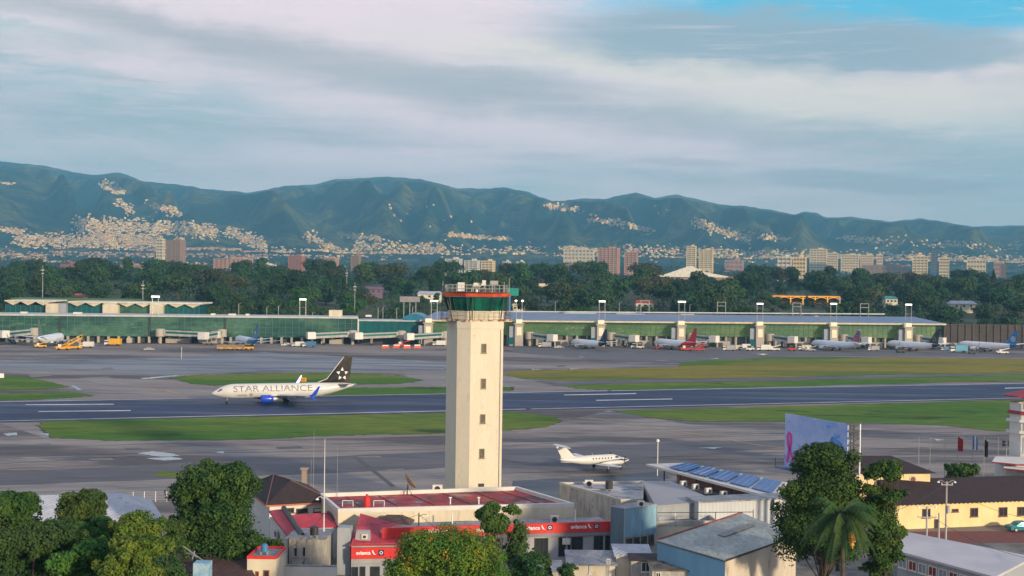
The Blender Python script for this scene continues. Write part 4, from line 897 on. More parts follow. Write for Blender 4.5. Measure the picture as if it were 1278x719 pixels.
tubes('pipe_rail', None, [[Q(820, 640, 153), Q(940, 639, 153)], [Q(893, 639.5, 153), Q(893, 648, 153)], [Q(940, 636, 153), Q(940, 646, 153)]], .05, dark)
settag(bpy.data.objects['pipe_rail'], 'dark pipe rail above the grimy terrace and warehouse ridge', 'rail')
# small buildings bottom centre
def smallb(name, label, x0, x1, yt, D, dep, wm, rm, wins=(), slope=.4, cat='building', over=.25, fr=white):
    a, b = Q(x0, yt, D), Q(x1, yt, D); root = empty(name, label, cat, ((a.x+b.x)/2, D+dep/2, 0)); z = min(a.z, b.z)
    mb = MB(); mb.box(((a.x+b.x)/2, D+dep/2, 0), (b.x-a.x, dep, z-.12), wm); mb.build('wall', root)
    slab_roof([(a.x-over, D-over, z), (b.x+over, D-over, z), (b.x+over, D+dep+over, z+slope), (a.x-over, D+dep+over, z+slope)], .1, rm, root)
    for r in wins: window(root, Vector((a.x, D-.01, 0)), Vector((b.x, D-.01, 0)), r, frame=fr, nb=2)
    return root
smallb('lean_to', 'little building with white sheet roof below the blue building', 769, 812, 693, 140, 4.0, creamw, whroof, ((799, 697, 809, 711),), cat='annexe')
smallb('lean_to', 'little building with nearly black flat roof left of the warehouse', 788, 831, 698.5, 138, 2.2, stainw, darkroof, ((800, 701, 812, 714),), slope=.2, cat='annexe')
smallb('lean_to', 'dirty small block with black streaks at the foot of the warehouse', 814, 861, 711, 134, 3, stainw, grime, ((818, 714, 825, 724),), slope=.25, cat='annexe')
smallb('garden_house', 'small beige house with dark doorway under the office windows', 709, 768, 704, 139, 4, creamw, greyroof, ((735, 706, 738, 716), (757, 697.5, 761.5, 720)), slope=.7, cat='house')
um = P(748, 697, 3.2); ub = empty('parasol', 'closed pale parasol dome beside the beige house', 'parasol', (um.x, um.y, 0))
mb = MB(); mb.rot((um.x, um.y, 2.7), (0, 0, 1), [(0, 1.1), (.35, .85), (.7, .35), (.85, .02)], mat('pale canvas', (.5, .49, .44), .8), 10); mb.build('canopy', ub); mb = MB(); mb.tube([(um.x, um.y, 0), (um.x, um.y, 3.4)], .04, steel, 5); mb.build('pole', ub)
smallb('shed_roof', 'low grey roofed shed beside the orange flowering tree', 640, 700, 712, 137, 3, stainw, greyroof, slope=.5, cat='shed')
# ------------------------------------------------------------------ yellow hacienda
y1, y2 = P(1118, 630.5, 3.8), P(1278, 624.8, 3.8); ey = (y2-y1).normalized(); y1 = y1; y2 = y1+ey*34; by = Vector((-ey.y, ey.x, 0))
yb = empty('yellow_lodge', 'long single storey yellow building with dark red tiled roof', 'building', ((y1.x+y2.x)/2, y1.y+4, 0))
wA, wB = y1+by*.7, y2+by*.7; mb = MB(); mb.prism([(wA.x, wA.y), (wB.x, wB.y), ((wB+by*9).x, (wB+by*9).y), ((wA+by*9).x, (wA+by*9).y)], 0, 3.75, yellw); mb.build('wall', yb)
rz = y1+by*5+Vector((0, 0, 2.9)); rz2 = y2+by*5+Vector((0, 0, 2.9))
mb = MB(); yy = [y1, y2, rz2, rz, y1+by*10.4, y2+by*10.4]; mb.add(yy, [(0, 1, 2, 3), (3, 2, 5, 4), (0, 3, 4), (1, 5, 2)], darkroof); mb.add([p-Vector((0, 0, .03)) for p in (y1, y2, y2+by*10.4, y1+by*10.4)], [(3, 2, 1, 0)], brownroof); mb.build('roof', yb)
mb = MB()
for i in range(46): 
    p = y1+ey*(.4+i*.73)-Vector((0, 0, .13)); mb.box((p.x, p.y+.2, p.z), (.14, .5, .12), brownroof)
mb.build('rafter_ends', yb)
wA0, wB0 = wA-by*.012, wB-by*.012
brf = mat('dark red window frame', (.16, .05, .05), .6)
for r in ((1151, 635, 1161, 646.5), (1188, 635, 1196, 639), (1211, 633.8, 1220.5, 645), (1246.5, 633, 1257, 644.5), (1269.5, 632.5, 1280, 643.5), (1166, 648, 1172, 660)): window(yb, wA0, wB0, r, frame=brf, nb=2)
u1, u2 = Q(1062, 590, 181), Q(1161, 589, 182.5); ub_ = Vector((-(u2-u1).y, (u2-u1).x, 0)).normalized()*9; u1.z = u2.z = 0
zt_ = Q(1140, 590, 182).z
yt = empty('yellow_upper_house', 'upper yellow block with arched window and dark hip roof behind the billboard tree', 'house', ((u1.x+u2.x)/2, u1.y+4, 0))
mb = MB(); mb.prism([(p.x, p.y) for p in (u1, u2, u2+ub_, u1+ub_)], 0, zt_-.05, mat('pale ochre wall', (.80, .64, .36), .8, (.7, .55, .3), .5)); mb.build('wall', yt)
eu = (u2-u1).normalized(); bu = ub_.normalized(); ov = .7
E = [u1-eu*ov-bu*ov, u2+eu*ov-bu*ov, u2+eu*ov+ub_+bu*ov, u1-eu*ov+ub_+bu*ov]; E = [Vector((p.x, p.y, zt_)) for p in E]
ra = (E[0]+E[3])/2+eu*3.5+Vector((0, 0, 1.9)); rb = (E[1]+E[2])/2-eu*5.0+Vector((0, 0, 1.9))
mb = MB(); mb.add(E+[ra, rb], [(0, 1, 5, 4), (1, 2, 5), (2, 3, 4, 5), (3, 0, 4)], darkroof); mb.add([p-Vector((0, 0, .04)) for p in E], [(3, 2, 1, 0)], brownroof); mb.build('roof', yt)
mb = MB(); strip(mb, u1, u2, Q(1140, 614.5, 181.8).z, Q(1140, 611.5, 181.8).z, .003, .5, -bu, mat('orange ledge', (.55, .16, .06), .7)); mb.build('ledge', yt)
# arched window
pa = wallhit(1134.7, 602, u1, u2); pb = wallhit(1143.7, 602, u1, u2); za, zb_ = wallhit(1139, 608, u1, u2).z, wallhit(1139, 593.5, u1, u2).z
def arch(a, b, z0, z1, out, m, name, parent, th=.06):
    e_ = (b-a); e_.z = 0; wd = e_.length; e_.normalize(); n_ = Vector((e_.y, -e_.x, 0)); c_ = (a+b)/2; r = wd/2; pts = [(-r, z0), (r, z0)]
    for k in range(9): t = math.pi*k/8; pts.append((r*math.cos(t), z1-r+r*math.sin(t)))
    f_ = [Vector((c_.x, c_.y, 0))+e_*x+Vector((0, 0, z))+n_*out for x, z in pts]; g_ = [p-n_*th for p in f_]; n = len(f_)
    mb = MB(); mb.add(f_+g_, [tuple(range(n))]+[(i, n+i, n+(i+1) % n, (i+1) % n) for i in range(n)], m); return mb.build(name, parent)
fw_ = arch(pa, pb, za, zb_, .08, creamw, 'window', yt, .08); e_ = (pb-pa).normalized()
arch(pa+e_*.18, pb-e_*.18, za+.15, zb_-.18, .10, brf, 'pane', fw_, .02)
# long white roof bottom right
b1, b2, b3 = P(1133, 664, 4.6), P(1116.5, 686.5, 4.3), P(1242, 720, 4.3); b4 = P(1290, 695, 4.6)
bl_ = empty('long_white_roof_building', 'long low building with plain white roof and red and blue window row', 'building', (cen([b1, b2, b3, b4]).x, cen([b1, b2, b3, b4]).y, 0))
i4 = inset([Vector((p.x, p.y, 0)) for p in (b1, b2, b3, b4)], .3); mb = MB(); mb.prism([(p.x, p.y) for p in i4], 0, 4.1, greyw); mb.build('wall', bl_)
slab_roof([b2, b3, b4, b1], .28, mat('plain white roof', (.50, .50, .53), .6, (.42, .42, .46), .2), bl_)
F1 = None
i4c = inset([Vector((p.x, p.y, 0)) for p in (b1, b2, b3, b4)], .3)
cand = sorted(i4c, key=lambda p: (p-Vector((b2.x, b2.y, 0))).length)[0]; cand2 = sorted(i4c, key=lambda p: (p-Vector((b3.x, b3.y, 0))).length)[0]
dd = cand2-cand
for i in range(9):
    a = cand+dd*(.02+i*.108); b = cand+dd*(.02+i*.108+.09); window3(bl_, a, b, 2.3, 3.5, frame=white, glass=(mat('dark red blind', (.20, .02, .03), .6) if i % 2 else mat('grey blue blind', (.22, .28, .36), .5)), nb=2)
# right edge white terminal
rt = empty('white_clubhouse', 'white multi storey block with stacked red pagoda style roofs at the right edge', 'building', (Q(1300, 600, 205).x, 205, 0))
mb = MB(); q = Q(1291, 500, 203); mb.rot((q.x, 205, 0), (0, 0, 1), [(0, 3.3), (q.z-.5, 3.3)], white, 8); mb.build('wall', rt)
redm = mat('dark red roof', (.33, .02, .04), .6, (.25, .02, .03), 1)
for y, ex in ((496, 1.0), (517, .45)):
    z = Q(1285, y, 203).z; mb = MB(); mb.rot((q.x, 205, z), (0, 0, 1), [(0, 3.3+ex), (.18, 3.3+ex), (1.15 if ex > .8 else .5, .6 if ex > .8 else 3.35)], redm, 8); mb.build('roof_tier', rt)
for y in (527, 541): 
    z = Q(1285, y, 203).z; mb = MB(); mb.rot((q.x, 205, z), (0, 0, 1), [(0, 3.9), (.5, 3.9)], white, 8); mb.build('floor_ledge', rt)
for y in (533, 505, 560, 550): 
    z = Q(1285, y, 203).z
    for k in range(3):
        a = math.radians(-135+k*45+22.5); c_ = Vector((q.x+math.cos(a)*3.08, 205+math.sin(a)*3.08, 0)); tt = Vector((-math.sin(a), math.cos(a), 0))
        window3(rt, c_-tt*.8, c_+tt*.8, z-.6, z+.6, frame=white, nb=2)
for px0, y0, dd_ in ((1238, 577, 196), (1252, 585, 193)):
    a = Q(px0, y0, dd_); vs = MB(); vs.prism([(a.x, dd_), (a.x+3, dd_-2), (a.x+16, dd_-2), (a.x+16, dd_+6), (a.x+3, dd_+6)], a.z-.12, a.z+.1, redm, white); vs.build('roof_tier', rt)
    vs = MB(); vs.prism([(a.x+2.5, dd_+.3), (a.x+3.5, dd_-1.2), (a.x+15.5, dd_-1.2), (a.x+15.5, dd_+5.6), (a.x+2.5, dd_+5)], 0, a.z-.27, white); vs.build('wing', rt)
# ------------------------------------------------------------------ billboard
bA, bB = Q(980, 516, 160), Q(1058, 529, 149); z1_ = bA.z; z0_ = Q(980, 582, 160).z; eb = Vector((bB.x-bA.x, bB.y-bA.y, 0)).normalized(); nb_ = Vector((eb.y, -eb.x, 0))
if nb_.y > 0: nb_ = -nb_
bk_ = -nb_
bo = empty('billboard', 'large light blue billboard with pink ribbon on a steel frame above the trees', 'billboard', ((bA.x+bB.x)/2, (bA.y+bB.y)/2, 0))
pm_ = mat('billboard print', (.20, .34, .70), .5, (.42, .52, .82), .22, lo=.3, hi=.7, col3=(.10, .30, .75))
mb = MB(); strip(mb, bA, bB, z0_, z1_, -.15, 0, nb_, pm_); mb.build('panel', bo)
mb = MB(); c_ = (bA*.42+bB*.58); c_.z = 0
blue_patch = mat('deep blue print', (.02, .16, .62), .5, (.10, .30, .72), .5)
def blobface(mb, cx_, cz, rx, rz_, m, o=.006, n=18, seed=1, base=bA):
    r = random.Random(seed); pts = []
    for k in range(n): t = 2*math.pi*k/n; w__ = r.uniform(.75, 1.1); pts.append(Vector((base.x, base.y, 0))+eb*(cx_+math.cos(t)*rx*w__)+Vector((0, 0, cz+math.sin(t)*rz_*w__))+nb_*o)
    mb.face(pts, m)
blobface(mb, 8.0, z0_+2.5, 2.8, 1.9, blue_patch, .006); blobface(mb, 10.2, z0_+3.2, 1.6, 2.2, blue_patch, .010, seed=4)
pr = []
pink = mat('pink ribbon', (.75, .06, .42), .5)
base = Vector((bA.x, bA.y, 0))+nb_*.05
for t in [(.55, .6), (.9, 2.0), (1.35, 3.3), (1.3, 4.4), (.9, 4.6), (.6, 4.1), (.75, 3.0), (1.4, 1.8), (2.1, .9)]: pr.append(base+eb*t[0]+Vector((0, 0, z0_+t[1])))
mb.build('print_shape', bo)
for i in range(len(pr)-1):
    pass
mb = MB(); vs = []
for i, p in enumerate(pr):
    d = (pr[min(i+1, len(pr)-1)]-pr[max(i-1, 0)]).normalized(); s_ = d.cross(nb_).normalized()*.24; vs += [p-s_, p+s_]
for i in range(len(pr)-1): mb.add([vs[2*i], vs[2*i+1], vs[2*i+3], vs[2*i+2]], [(0, 1, 2, 3)], pink)
mb.build('ribbon_print', bo)
mb = MB()
for k in range(6):
    t = k/5; p = bA+(bB-bA)*t; p.z = 0; p += bk_*.5; mb.tube([p+Vector((0, 0, z0_)), p+Vector((0, 0, z1_))], .08, dark, 4)
for z in (z0_, z1_-.1, (z0_+z1_)/2): a = bA+bk_*.5; b = bB+bk_*.5; mb.tube([(a.x, a.y, z), (b.x, b.y, z)], .08, dark, 4)
mb.build('back_frame', bo)
mb = MB(); c2_ = bB+bk_*1.8+eb*.2; a2_ = bA+bk_*1.8
mb.tube([(c2_.x, c2_.y, z0_-1), (c2_.x, c2_.y, z1_)], .11, textw, 5)
for k in range(9):
    z = z0_+(z1_-z0_)*k/8; mb.tube([(bB.x, bB.y, z), (c2_.x, c2_.y, z)], .12, dark, 4); 
    if k < 8: mb.tube([(bB.x, bB.y, z), (c2_.x, c2_.y, z+(z1_-z0_)/8)], .08, dark, 4); mb.tube([(bB.x+(c2_.x-bB.x)*.5, bB.y+(c2_.y-bB.y)*.5, z), (bB.x+(c2_.x-bB.x)*.5, bB.y+(c2_.y-bB.y)*.5, z+(z1_-z0_)/8)], .1, dark, 4)
mb.build('side_truss', bo)
mb = MB(); p = bA+bk_*.9; 
for t in (.2, .5, .8): p = bA+(bB-bA)*t+bk_*.9; mb = MB(); mb.tube([(p.x, p.y, 0), (p.x, p.y, z0_+.3)], .28, dark, 8); mb.build('post', bo)
mb = MB(); strip(mb, bA-eb*1.0, bB, z0_-.25, z0_-.12, -.1, .9, nb_, mat('blue walkway', (.05, .12, .28), .6)); mb.tube([bA-eb*.9+nb_*.8+Vector((0, 0, z0_-bA.z)), bA-eb*.9+nb_*.8+Vector((0, 0, z0_-bA.z+1.1))], .04, dark); mb.build('walkway', bo)
# ------------------------------------------------------------------ poles, flags, lamps, car
def flag(px, ytop, ybase, D, fm, label, fy0, fy1, w_=1.0, group='flagpoles by the apron'):
    t = Q(px, ytop, D); r = empty('flagpole', label, 'flagpole', (t.x, D, 0), group)
    mb = MB(); mb.tube([(t.x, D, 0), (t.x, D, t.z)], .07, steel, 5, .04); mb.build('pole', r)
    if fm is None: return
    z1 = Q(px, fy0, D).z; z0 = Q(px, fy1, D).z; mb = MB(); n = 6
    for i in range(n):
        for j in range(1):
            x0, x1 = t.x+.05+w_*i/n*.9, t.x+.05+w_*(i+1)/n*.9; y0_, y1_ = D+.18*math.sin(i*1.6), D+.18*math.sin((i+1)*1.6)
            dz0, dz1 = -.5*(i/n), -.5*((i+1)/n)
            mm = fm if not isinstance(fm, tuple) else fm[1 if 2 <= i <= 3 else 0]
            mb.face([(x0, y0_, z0+dz0*.2), (x1, y1_, z0+dz1*.2), (x1, y1_, z1+dz1), (x0, y0_, z1+dz0)], mm)
    mb.build('flag', r)
fr_ = mat('red flag cloth', (.45, .015, .03), .8); fb_ = mat('sky blue flag cloth', (.18, .34, .62), .8); fk_ = mat('black flag cloth', (.02, .02, .025), .8)
flag(1195.5, 542, 600, 215, fr_, 'flagpole with a red flag, leftmost of the flying flags', 545, 563)
flag(1214, 538, 600, 215, (fb_, textw), 'flagpole with a pale blue and white flag between red and black flags', 543, 561)
flag(1228.5, 545, 600, 215, fk_, 'flagpole with a limp black flag, rightmost flag', 548, 570, .7)
for px, lab in ((1147, 'bare flagpole without a flag, leftmost of the bare ones'), (1161, 'bare flagpole without a flag, second from the left'), (1179.5, 'bare flagpole without a flag nearest the red flag'), (1246, 'bare flagpole without a flag right of the black flag')): flag(px, 546, 600, 215, None, lab, 0, 0)
p = Q(1256, 553, 212); r = empty('floodlight', 'short floodlight pole with four dark lamp heads near the right edge', 'floodlight', (p.x, 212, 0))
mb = MB(); mb.tube([(p.x, 212, 0), (p.x, 212, p.z)], .09, steel, 5); mb.tube([(p.x-.6, 212, p.z), (p.x+.6, 212, p.z)], .05, steel); mb.build('pole', r)
for dx in (-.5, .5):
    for dz in (.05, -.5): mb = MB(); mb.box((p.x+dx, 211.8, p.z+dz), (.5, .35, .4), dark); mb.build('lamp_head', r)
def upole(px, ytop, D, label, arms, group='utility poles', lamps=True):
    t = Q(px, ytop, D); r = empty('utility_pole', label, 'utility pole', (t.x, D, 0), group)
    mb = MB(); mb.tube([(t.x, D, 0), (t.x, D, t.z)], .16, mat('pale concrete pole', (.45, .43, .40), .8), 7, .11); mb.build('pole', r)
    for z, w_ in arms: mb = MB(); mb.box((t.x, D-.12, t.z-z), (w_, .12, .12), steel); mb.build('crossarm', r); mb = MB(); [mb.rot((t.x+a*w_*.45, D-.12, t.z-z+.12), (0, 0, 1), [(0, .06), (.2, .07), (.25, .02)], white, 6) for a in (-1, 0, 1)]; mb.build('insulators', r)
    if lamps:
        for s in (-1, 1):
            mb = MB(); mb.tube([(t.x, D, t.z-.3), (t.x+s*.8, D, t.z+.2), (t.x+s*1.15, D, t.z)], .04, steel, 4); mb.rot((t.x+s*1.15, D, t.z-.15), (0, 0, 1), [(0, .2), (.12, .16), (.2, .03)], textw, 8); mb.build('lamp_arm', r)
    return r
pl1 = upole(1181.5, 601, 166, 'tall pale utility pole with twin lamps in front of the yellow lodge', [(.5, 1.6)])
mb = MB(); t = Q(1183, 636, 165.6); mb.rot((t.x, 165.6, t.z), (0, 0, 1), [(-.5, .3), (.5, .3), (.55, .05)], steel, 10); mb.build('transformer', pl1)
upole(1157, 632, 160, 'shorter utility pole with wide crossarm left of the tall one', [(1.5, 2.6)], lamps=True)
upole(1172, 640, 164, 'stubby bare pole between the two lamp poles', [], lamps=False)
pm = Q(405.5, 548, 147); lm_ = empty('lamp_mast', 'very tall thin white mast with one curved lamp left of the red roof', 'mast', (pm.x, 147, 0))
mb = MB(); mb.tube([(pm.x, 147, 0), (pm.x, 147, pm.z)], .13, white, 6, .03); mb.build('pole', lm_)
q = Q(400, 622, 147); mb = MB(); mb.tube([(pm.x, 147, q.z-.1), (pm.x-.5, 147, q.z+.25), (pm.x-.85, 147, q.z)], .045, white, 5); mb.rot((pm.x-.85, 147, q.z-.18), (0, 0, 1), [(0, .22), (.12, .18), (.2, .03)], textw, 10); mb.build('lamp_arm', lm_)
for px, yt, yb_, D, lab in ((421.5, 558, 634, 165, 'thin wire antenna just right of the tall lamp mast'), (388.5, 573, 604, 175, 'thin short antenna left of the tall lamp mast'), (392, 537, 640, 172, 'faint hairline antenna left of the lamp mast')):
    a = Q(px, yt, D); mb = MB(); mb.tube([(a.x, D, 0), (a.x, D, a.z)], .05, steel, 4, .02); mb.build('thin_antenna', tag=(lab, 'antenna', 'thin antennas near the lamp mast'))
p = Q(380, 586, 176); mb = MB(); mb.box((p.x, 176, 0), (.7, .7, p.z), mat('pale brown pillar', (.35, .27, .22), .8)); mb.box((p.x, 176, p.z), (1.1, .9, .25), mat('pale brown pillar', (.35, .27, .22))); mb.build('chimney', tag=('slim brown chimney right behind the dark hip roof', 'chimney'))
p = Q(522.8, 640, 150.5); sl = empty('street_lamp', 'dark street lamp with hooked arm above the red fascia', 'street lamp', (p.x, 150.5, 0))
mb = MB(); mb.tube([(p.x, 150.5, 0), (p.x, 150.5, p.z)], .08, dark, 6); mb.build('pole', sl)
mb = MB(); mb.tube([(p.x, 150.5, p.z-.5), (p.x+.6, 150.5, p.z-.15), (p.x+1.0, 150.5, p.z-.25)], .04, dark, 5); mb.box((p.x+1.15, 150.5, p.z-.4), (.5, .22, .14), textw); mb.build('lamp_arm', sl)
for px, yt, lab in ((564.5, 640.5, 'short white pipe mast rising behind the red fascia right of the hut'), (718, 636.5, 'white pipe mast rising behind the right end of the red fascia')):
    p = Q(px, yt, 153.5); mb = MB(); mb.tube([(p.x, 153.5, 0), (p.x, 153.5, p.z)], .08, textw, 5); mb.build('pipe_mast', tag=(lab, 'mast'))
for px, yt, D, lab in ((821, 551, 222, 'white lamp post on the apron right of the small turboprop'), (693.5, 478.5, 345, 'tiny dark marker post on the grass')):
    p = Q(px, yt, D); r = empty('apron_lamp_post', lab, 'lamp post', (p.x, D, 0)); mb = MB(); mb.tube([(p.x, D, 0), (p.x, D, p.z)], .10, white, 5); mb.build('pole', r); mb = MB(); mb.rot((p.x, D, p.z-.05), (0, 0, 1), [(0, .3), (.35, .28), (.5, .05)], textw, 8); mb.build('lamp_head', r); break
# car
cp = P(1268, 662.5, 0.05); car = empty('parked_car', 'teal blue parked car cut by the right edge of the yellow lodge yard', 'car', (cp.x+.8, cp.y, .05), local=True)
teal_p = mat('teal car paint', (.02, .22, .28), .3, metal=.3)
def carbody(parent, m, L_=4.3, W_=1.75):
    prof_ = [(-.5, .30), (-.5, .72), (-.44, .85), (-.30, .92), (-.20, 1.32), (-.10, 1.42), (.14, 1.40), (.26, .95), (.45, .82), (.5, .62), (.5, .30)]
    mb = MB(); n = len(prof_); vs = []
    for s, k in ((-1, 1), (1, 1)):
        for x, z in prof_: 
            inw = .86 if z > 1.0 else 1.0; vs.append((x*L_, s*W_/2*inw, z))
    mb.add(vs, [(i, (i+1) % n, n+(i+1) % n, n+i) for i in range(n)]+[tuple(range(n-1, -1, -1)), tuple(range(n, 2*n))], m); mb.build('body', parent)
    for s in (-1, 1):
        mb = MB(); mb.face([(x*L_, s*(W_/2*(.995 if z < 1 else .87)+.006), z) for x, z in ((-.27, .95), (-.18, 1.30), (-.02, 1.36), (-.02, .95))][::s], glassd); mb.build('side_window', parent)
        mb = MB(); mb.face([(x*L_, s*(W_/2*(.995 if z < 1 else .87)+.006), z) for x, z in ((0.0, .95), (0.0, 1.36), (.13, 1.33), (.22, .95))][::s], glassd); mb.build('side_window', parent)
        for x in (-.31, .31):
            mb = MB(); mb.rot((x*L_, s*W_/2-s*.1, .32), (0, s, 0), [(-.08, .02), (-.08, .31), (.12, .32), (.13, .2)], rubber, 16); mb.rot((x*L_, s*W_/2-s*.1, .32), (0, s, 0), [(.131, .2), (.14, .02)], steel, 12); mb.build('wheel', parent)
carbody(car, teal_p); car.rotation_euler = (0, 0, math.radians(8))
# power lines
def wire(a, b, sag, label):
    pts = []
    for i in range(13): t = i/12; p = a+(b-a)*t; pts.append(p-Vector((0, 0, sag*4*t*(1-t))))
    mb = MB(); mb.tube(pts, .025, dark, 4); mb.build('power_line', tag=(label, 'power line', 'power lines'))
t = Q(1181.5, 606, 166)
wire(t, Q(1320, 650, 150), 1.2, 'power line running right from the tall utility pole'); wire(t+Vector((-.7, 0, -.2)), Q(1030, 655, 140), 1.2, 'power line running left from the tall utility pole into the trees')
wire(Q(0, 689, 125), Q(360, 683, 141), .6, 'thin wire crossing in front of the left trees')
wire(Q(1157, 640, 160), Q(1300, 700, 135), 1.0, 'power line sagging over the white roof')
# ------------------------------------------------------------------ roof clutter
def rooftank(label, px, py, z, r_=.55, h=1.1, m_=None):
    p = P(px, py, z); v = empty('water_tank', label, 'tank', (p.x, p.y, z), 'water tanks on the roofs'); mb = MB(); mb.rot((p.x, p.y, z+.35), (0, 0, 1), [(0, r_), (h, r_), (h+.15, r_*.5), (h+.18, .02)], m_ or dark, 12); mb.build('tank', v)
    for a in (-.35, .35): mb = MB(); mb.box((p.x+a, p.y, z), (.12, .7, .35), steel); mb.build('leg', v)
rooftank('black water tank near the left edge of the puddled concrete roof', 760, 613, 5.7)
rooftank('black water tank on the white annexe roof by the lamp mast', 392, 671, Q(359, 671, 143.5).z+.05, .5, .9)
rooftank('blue water tank at the rear of the tan house', 330, 692, Q(308.5, 694, 133).z-.25, .4, .7, mat('blue tank', (.05, .2, .4), .5))
ac('white air conditioner behind the red fascia above the wide office window', 620, 655.5, 4.92, 1.0)
ac('white air conditioner behind the right part of the red fascia', 692, 652, 4.92, 1.0)
ac('grey air conditioner on the puddled concrete roof', 735, 607, 5.72, 1.1)
ac('small air conditioner on the blue building roof edge', 800, 632, 7.95, .8)
mb = MB()
for k in range(5): a = P(712+k*10, 604.0+k*2.6, 5.75); b = P(800, 603+k*3.4, 5.75); 
mb.tube([P(706, 603.5, 5.8), P(800, 604, 5.8)], .05, steel, 4); mb.tube([P(733, 611, 5.8), P(800, 610.5, 5.8)], .05, steel, 4); mb.build('roof_pipe', tag=('pair of thin pipes across the puddled concrete roof', 'pipes'))
wire(Q(345, 697, 133), Q(405.5, 640, 147), .5, 'thin wire from the tan house up to the lamp mast')
wire(Q(405.5, 650, 147), Q(523, 642, 150.5), .9, 'thin wire from the lamp mast to the street lamp')
wire(Q(523, 642, 150.5), Q(640, 700, 137), 1.0, 'thin wire from the street lamp down to the grey shed')
for t in (.12, .28, .44, .60, .76, .9):
    a = FL+(FR-FL)*t; b = BL+(BR-BL)*t; mb = MB(); a2 = a+(b-a)*.06; b2 = a+(b-a)*.94
    strip(mb, a2, b2, 5.96, 6.06, -.06, .06, Vector((1, 0, 0)), mat('roof seam', (.12, .02, .03), .8)); mb.build('roof_seam', hall)
# ------------------------------------------------------------------ foreground trees
def btree(name, label, px0, px1, ytop, D, n, size, lm, seed, kind='round', nb=26, cat='tree', zlow=.3, hfac=1.0):
    """tree whose crown spans px0..px1 and whose top is at ytop, standing D metres away"""
    a, b = Q(px0, ytop, D), Q(px1, ytop, D); W = b.x-a.x; H = a.z; cx = (a.x+b.x)/2; r = random.Random(seed); out = []
    for i in range(nb):
        q = r.uniform(0, 6.28); t = r.uniform(0, 1)**.75
        if kind == 'round': rad = math.sin(math.pi*(.18+.68*t))**.7*.36*W*r.uniform(.5, 1); s = W*r.uniform(.12, .20)
        elif kind == 'tall': rad = (1-.7*t)*.36*W*r.uniform(.3, 1); s = W*r.uniform(.15, .24)*(1.15-.35*t)
        else: rad = .40*W*r.uniform(.1, 1); s = W*r.uniform(.11, .18)
        z = H*(zlow+(1-zlow)*t); z = min(z, H-s*.75)
        out.append(((math.cos(q)*rad, math.sin(q)*rad, z), (s, s, s*r.uniform(.6, .9))))
    out.append(((0, 0, H*(zlow+.36*(1-zlow))), (W*.32, W*.32, H*(1-zlow)*.36))); out.append(((0, 0, H-W*.08), (W*.10, W*.10, W*.09)))
    # small outer tufts break the outline
    for i in range(nb*3):
        c_, s_ = out[r.randrange(nb)]; d = Vector((r.gauss(0, 1), r.gauss(0, 1), r.gauss(0, .8))).normalized()*r.uniform(1.0, 1.35); out.append(((c_[0]+d.x*s_[0], c_[1]+d.y*s_[0], min(H-.2, c_[2]+d.z*s_[2])), (s_[0]*r.uniform(.18, .42),)*3))
    return make_tree(name, label, H, W, kind, int(n*3.0), size*.76, lm, seed, (cx, D, 0), blobs=out, cat=cat, trunk_r=.28)
btree('broadleaf_tree', 'green tree with rounded crown at the far left edge', -40, 62, 612, 118, 16000, .26, lf_deep, 1)
btree('broadleaf_tree', 'rounded tree with sunlit top second from the left edge', 62, 142, 614, 117, 15000, .25, lf_deep, 2)
btree('broadleaf_tree', 'yellow green tree filling the lower left corner', -30, 96, 655, 98, 16000, .24, lf_mid, 3, 'flat', zlow=.4)
btree('conifer', 'feathery yellow green tree with spiky top near the hangar corner', 120, 228, 640, 104, 16000, .24, lf_yel, 4, 'tall', zlow=.35)
btree('broadleaf_tree', 'low green foliage mass below the rounded left trees', 60, 160, 672, 96, 14000, .24, lf_bright, 5, 'flat', zlow=.45)
btree('broadleaf_tree', 'bright leafy tree at the bottom edge left of the brown shed', 120, 232, 668, 92, 15000, .23, lf_yel, 6, 'flat', zlow=.45)
btree('broadleaf_tree', 'mid green leafy tree hiding the middle of the hangar wall', 88, 150, 646, 112, 12000, .24, lf_deep, 21, 'flat', zlow=.45)
btree('broadleaf_tree', 'dark green tree at the bottom edge under the yellow green conifer', 150, 245, 690, 100, 9000, .24, lf_mid, 22, 'flat', zlow=.5)
btree('broadleaf_tree', 'dark shrubby tree between hangar corner and the big tree', 176, 232, 650, 122, 6000, .26, lf_deep, 7)
btree('broadleaf_tree', 'large dark dense tree left of the dark hip roof', 205, 342, 580, 140, 30000, .30, lf_deep, 8, nb=34, zlow=.12)
btree('shrub', 'small dark shrub against the pale gable wall', 334, 356, 673, 139, 2500, .24, lf_deep, 9, cat='shrub')
btree('flame_tree', 'round yellow green tree with orange blossoms hiding the airline office', 474, 640, 661, 118, 26000, .22, lf_flame, 10, nb=34, zlow=.3)
btree('broadleaf_tree', 'dark clump of foliage floating above the red fascia', 592, 646, 630, 133, 3800, .26, lf_deep, 11, 'flat', nb=10, zlow=.72)
btree('broadleaf_tree', 'sparse thin tree in front of the office windows', 622, 668, 648, 134, 2200, .26, lf_mid, 12, 'tall', nb=14, zlow=.3)
btree('conifer', 'small dark pointed conifer under the office windows', 656, 676, 684, 134, 2200, .22, lf_deep, 13, 'tall', zlow=.1)
btree('conifer', 'second small pointed conifer right of the first', 677, 692, 690, 133, 1500, .22, lf_deep, 14, 'tall', zlow=.1)
btree('shrub', 'leafy shrub at the bottom edge beside the beige house', 692, 722, 704, 131, 2500, .22, lf_mid, 15, cat='shrub')
btree('broadleaf_tree', 'bushy green tree at the bottom right of the flame tree', 628, 690, 690, 128, 4500, .22, lf_mid, 16, 'flat', zlow=.4)
btree('broadleaf_tree', 'tall dark tree rising in front of the billboard', 964, 1094, 555, 126, 34000, .26, lf_deep, 17, 'tall', nb=46, zlow=.42)
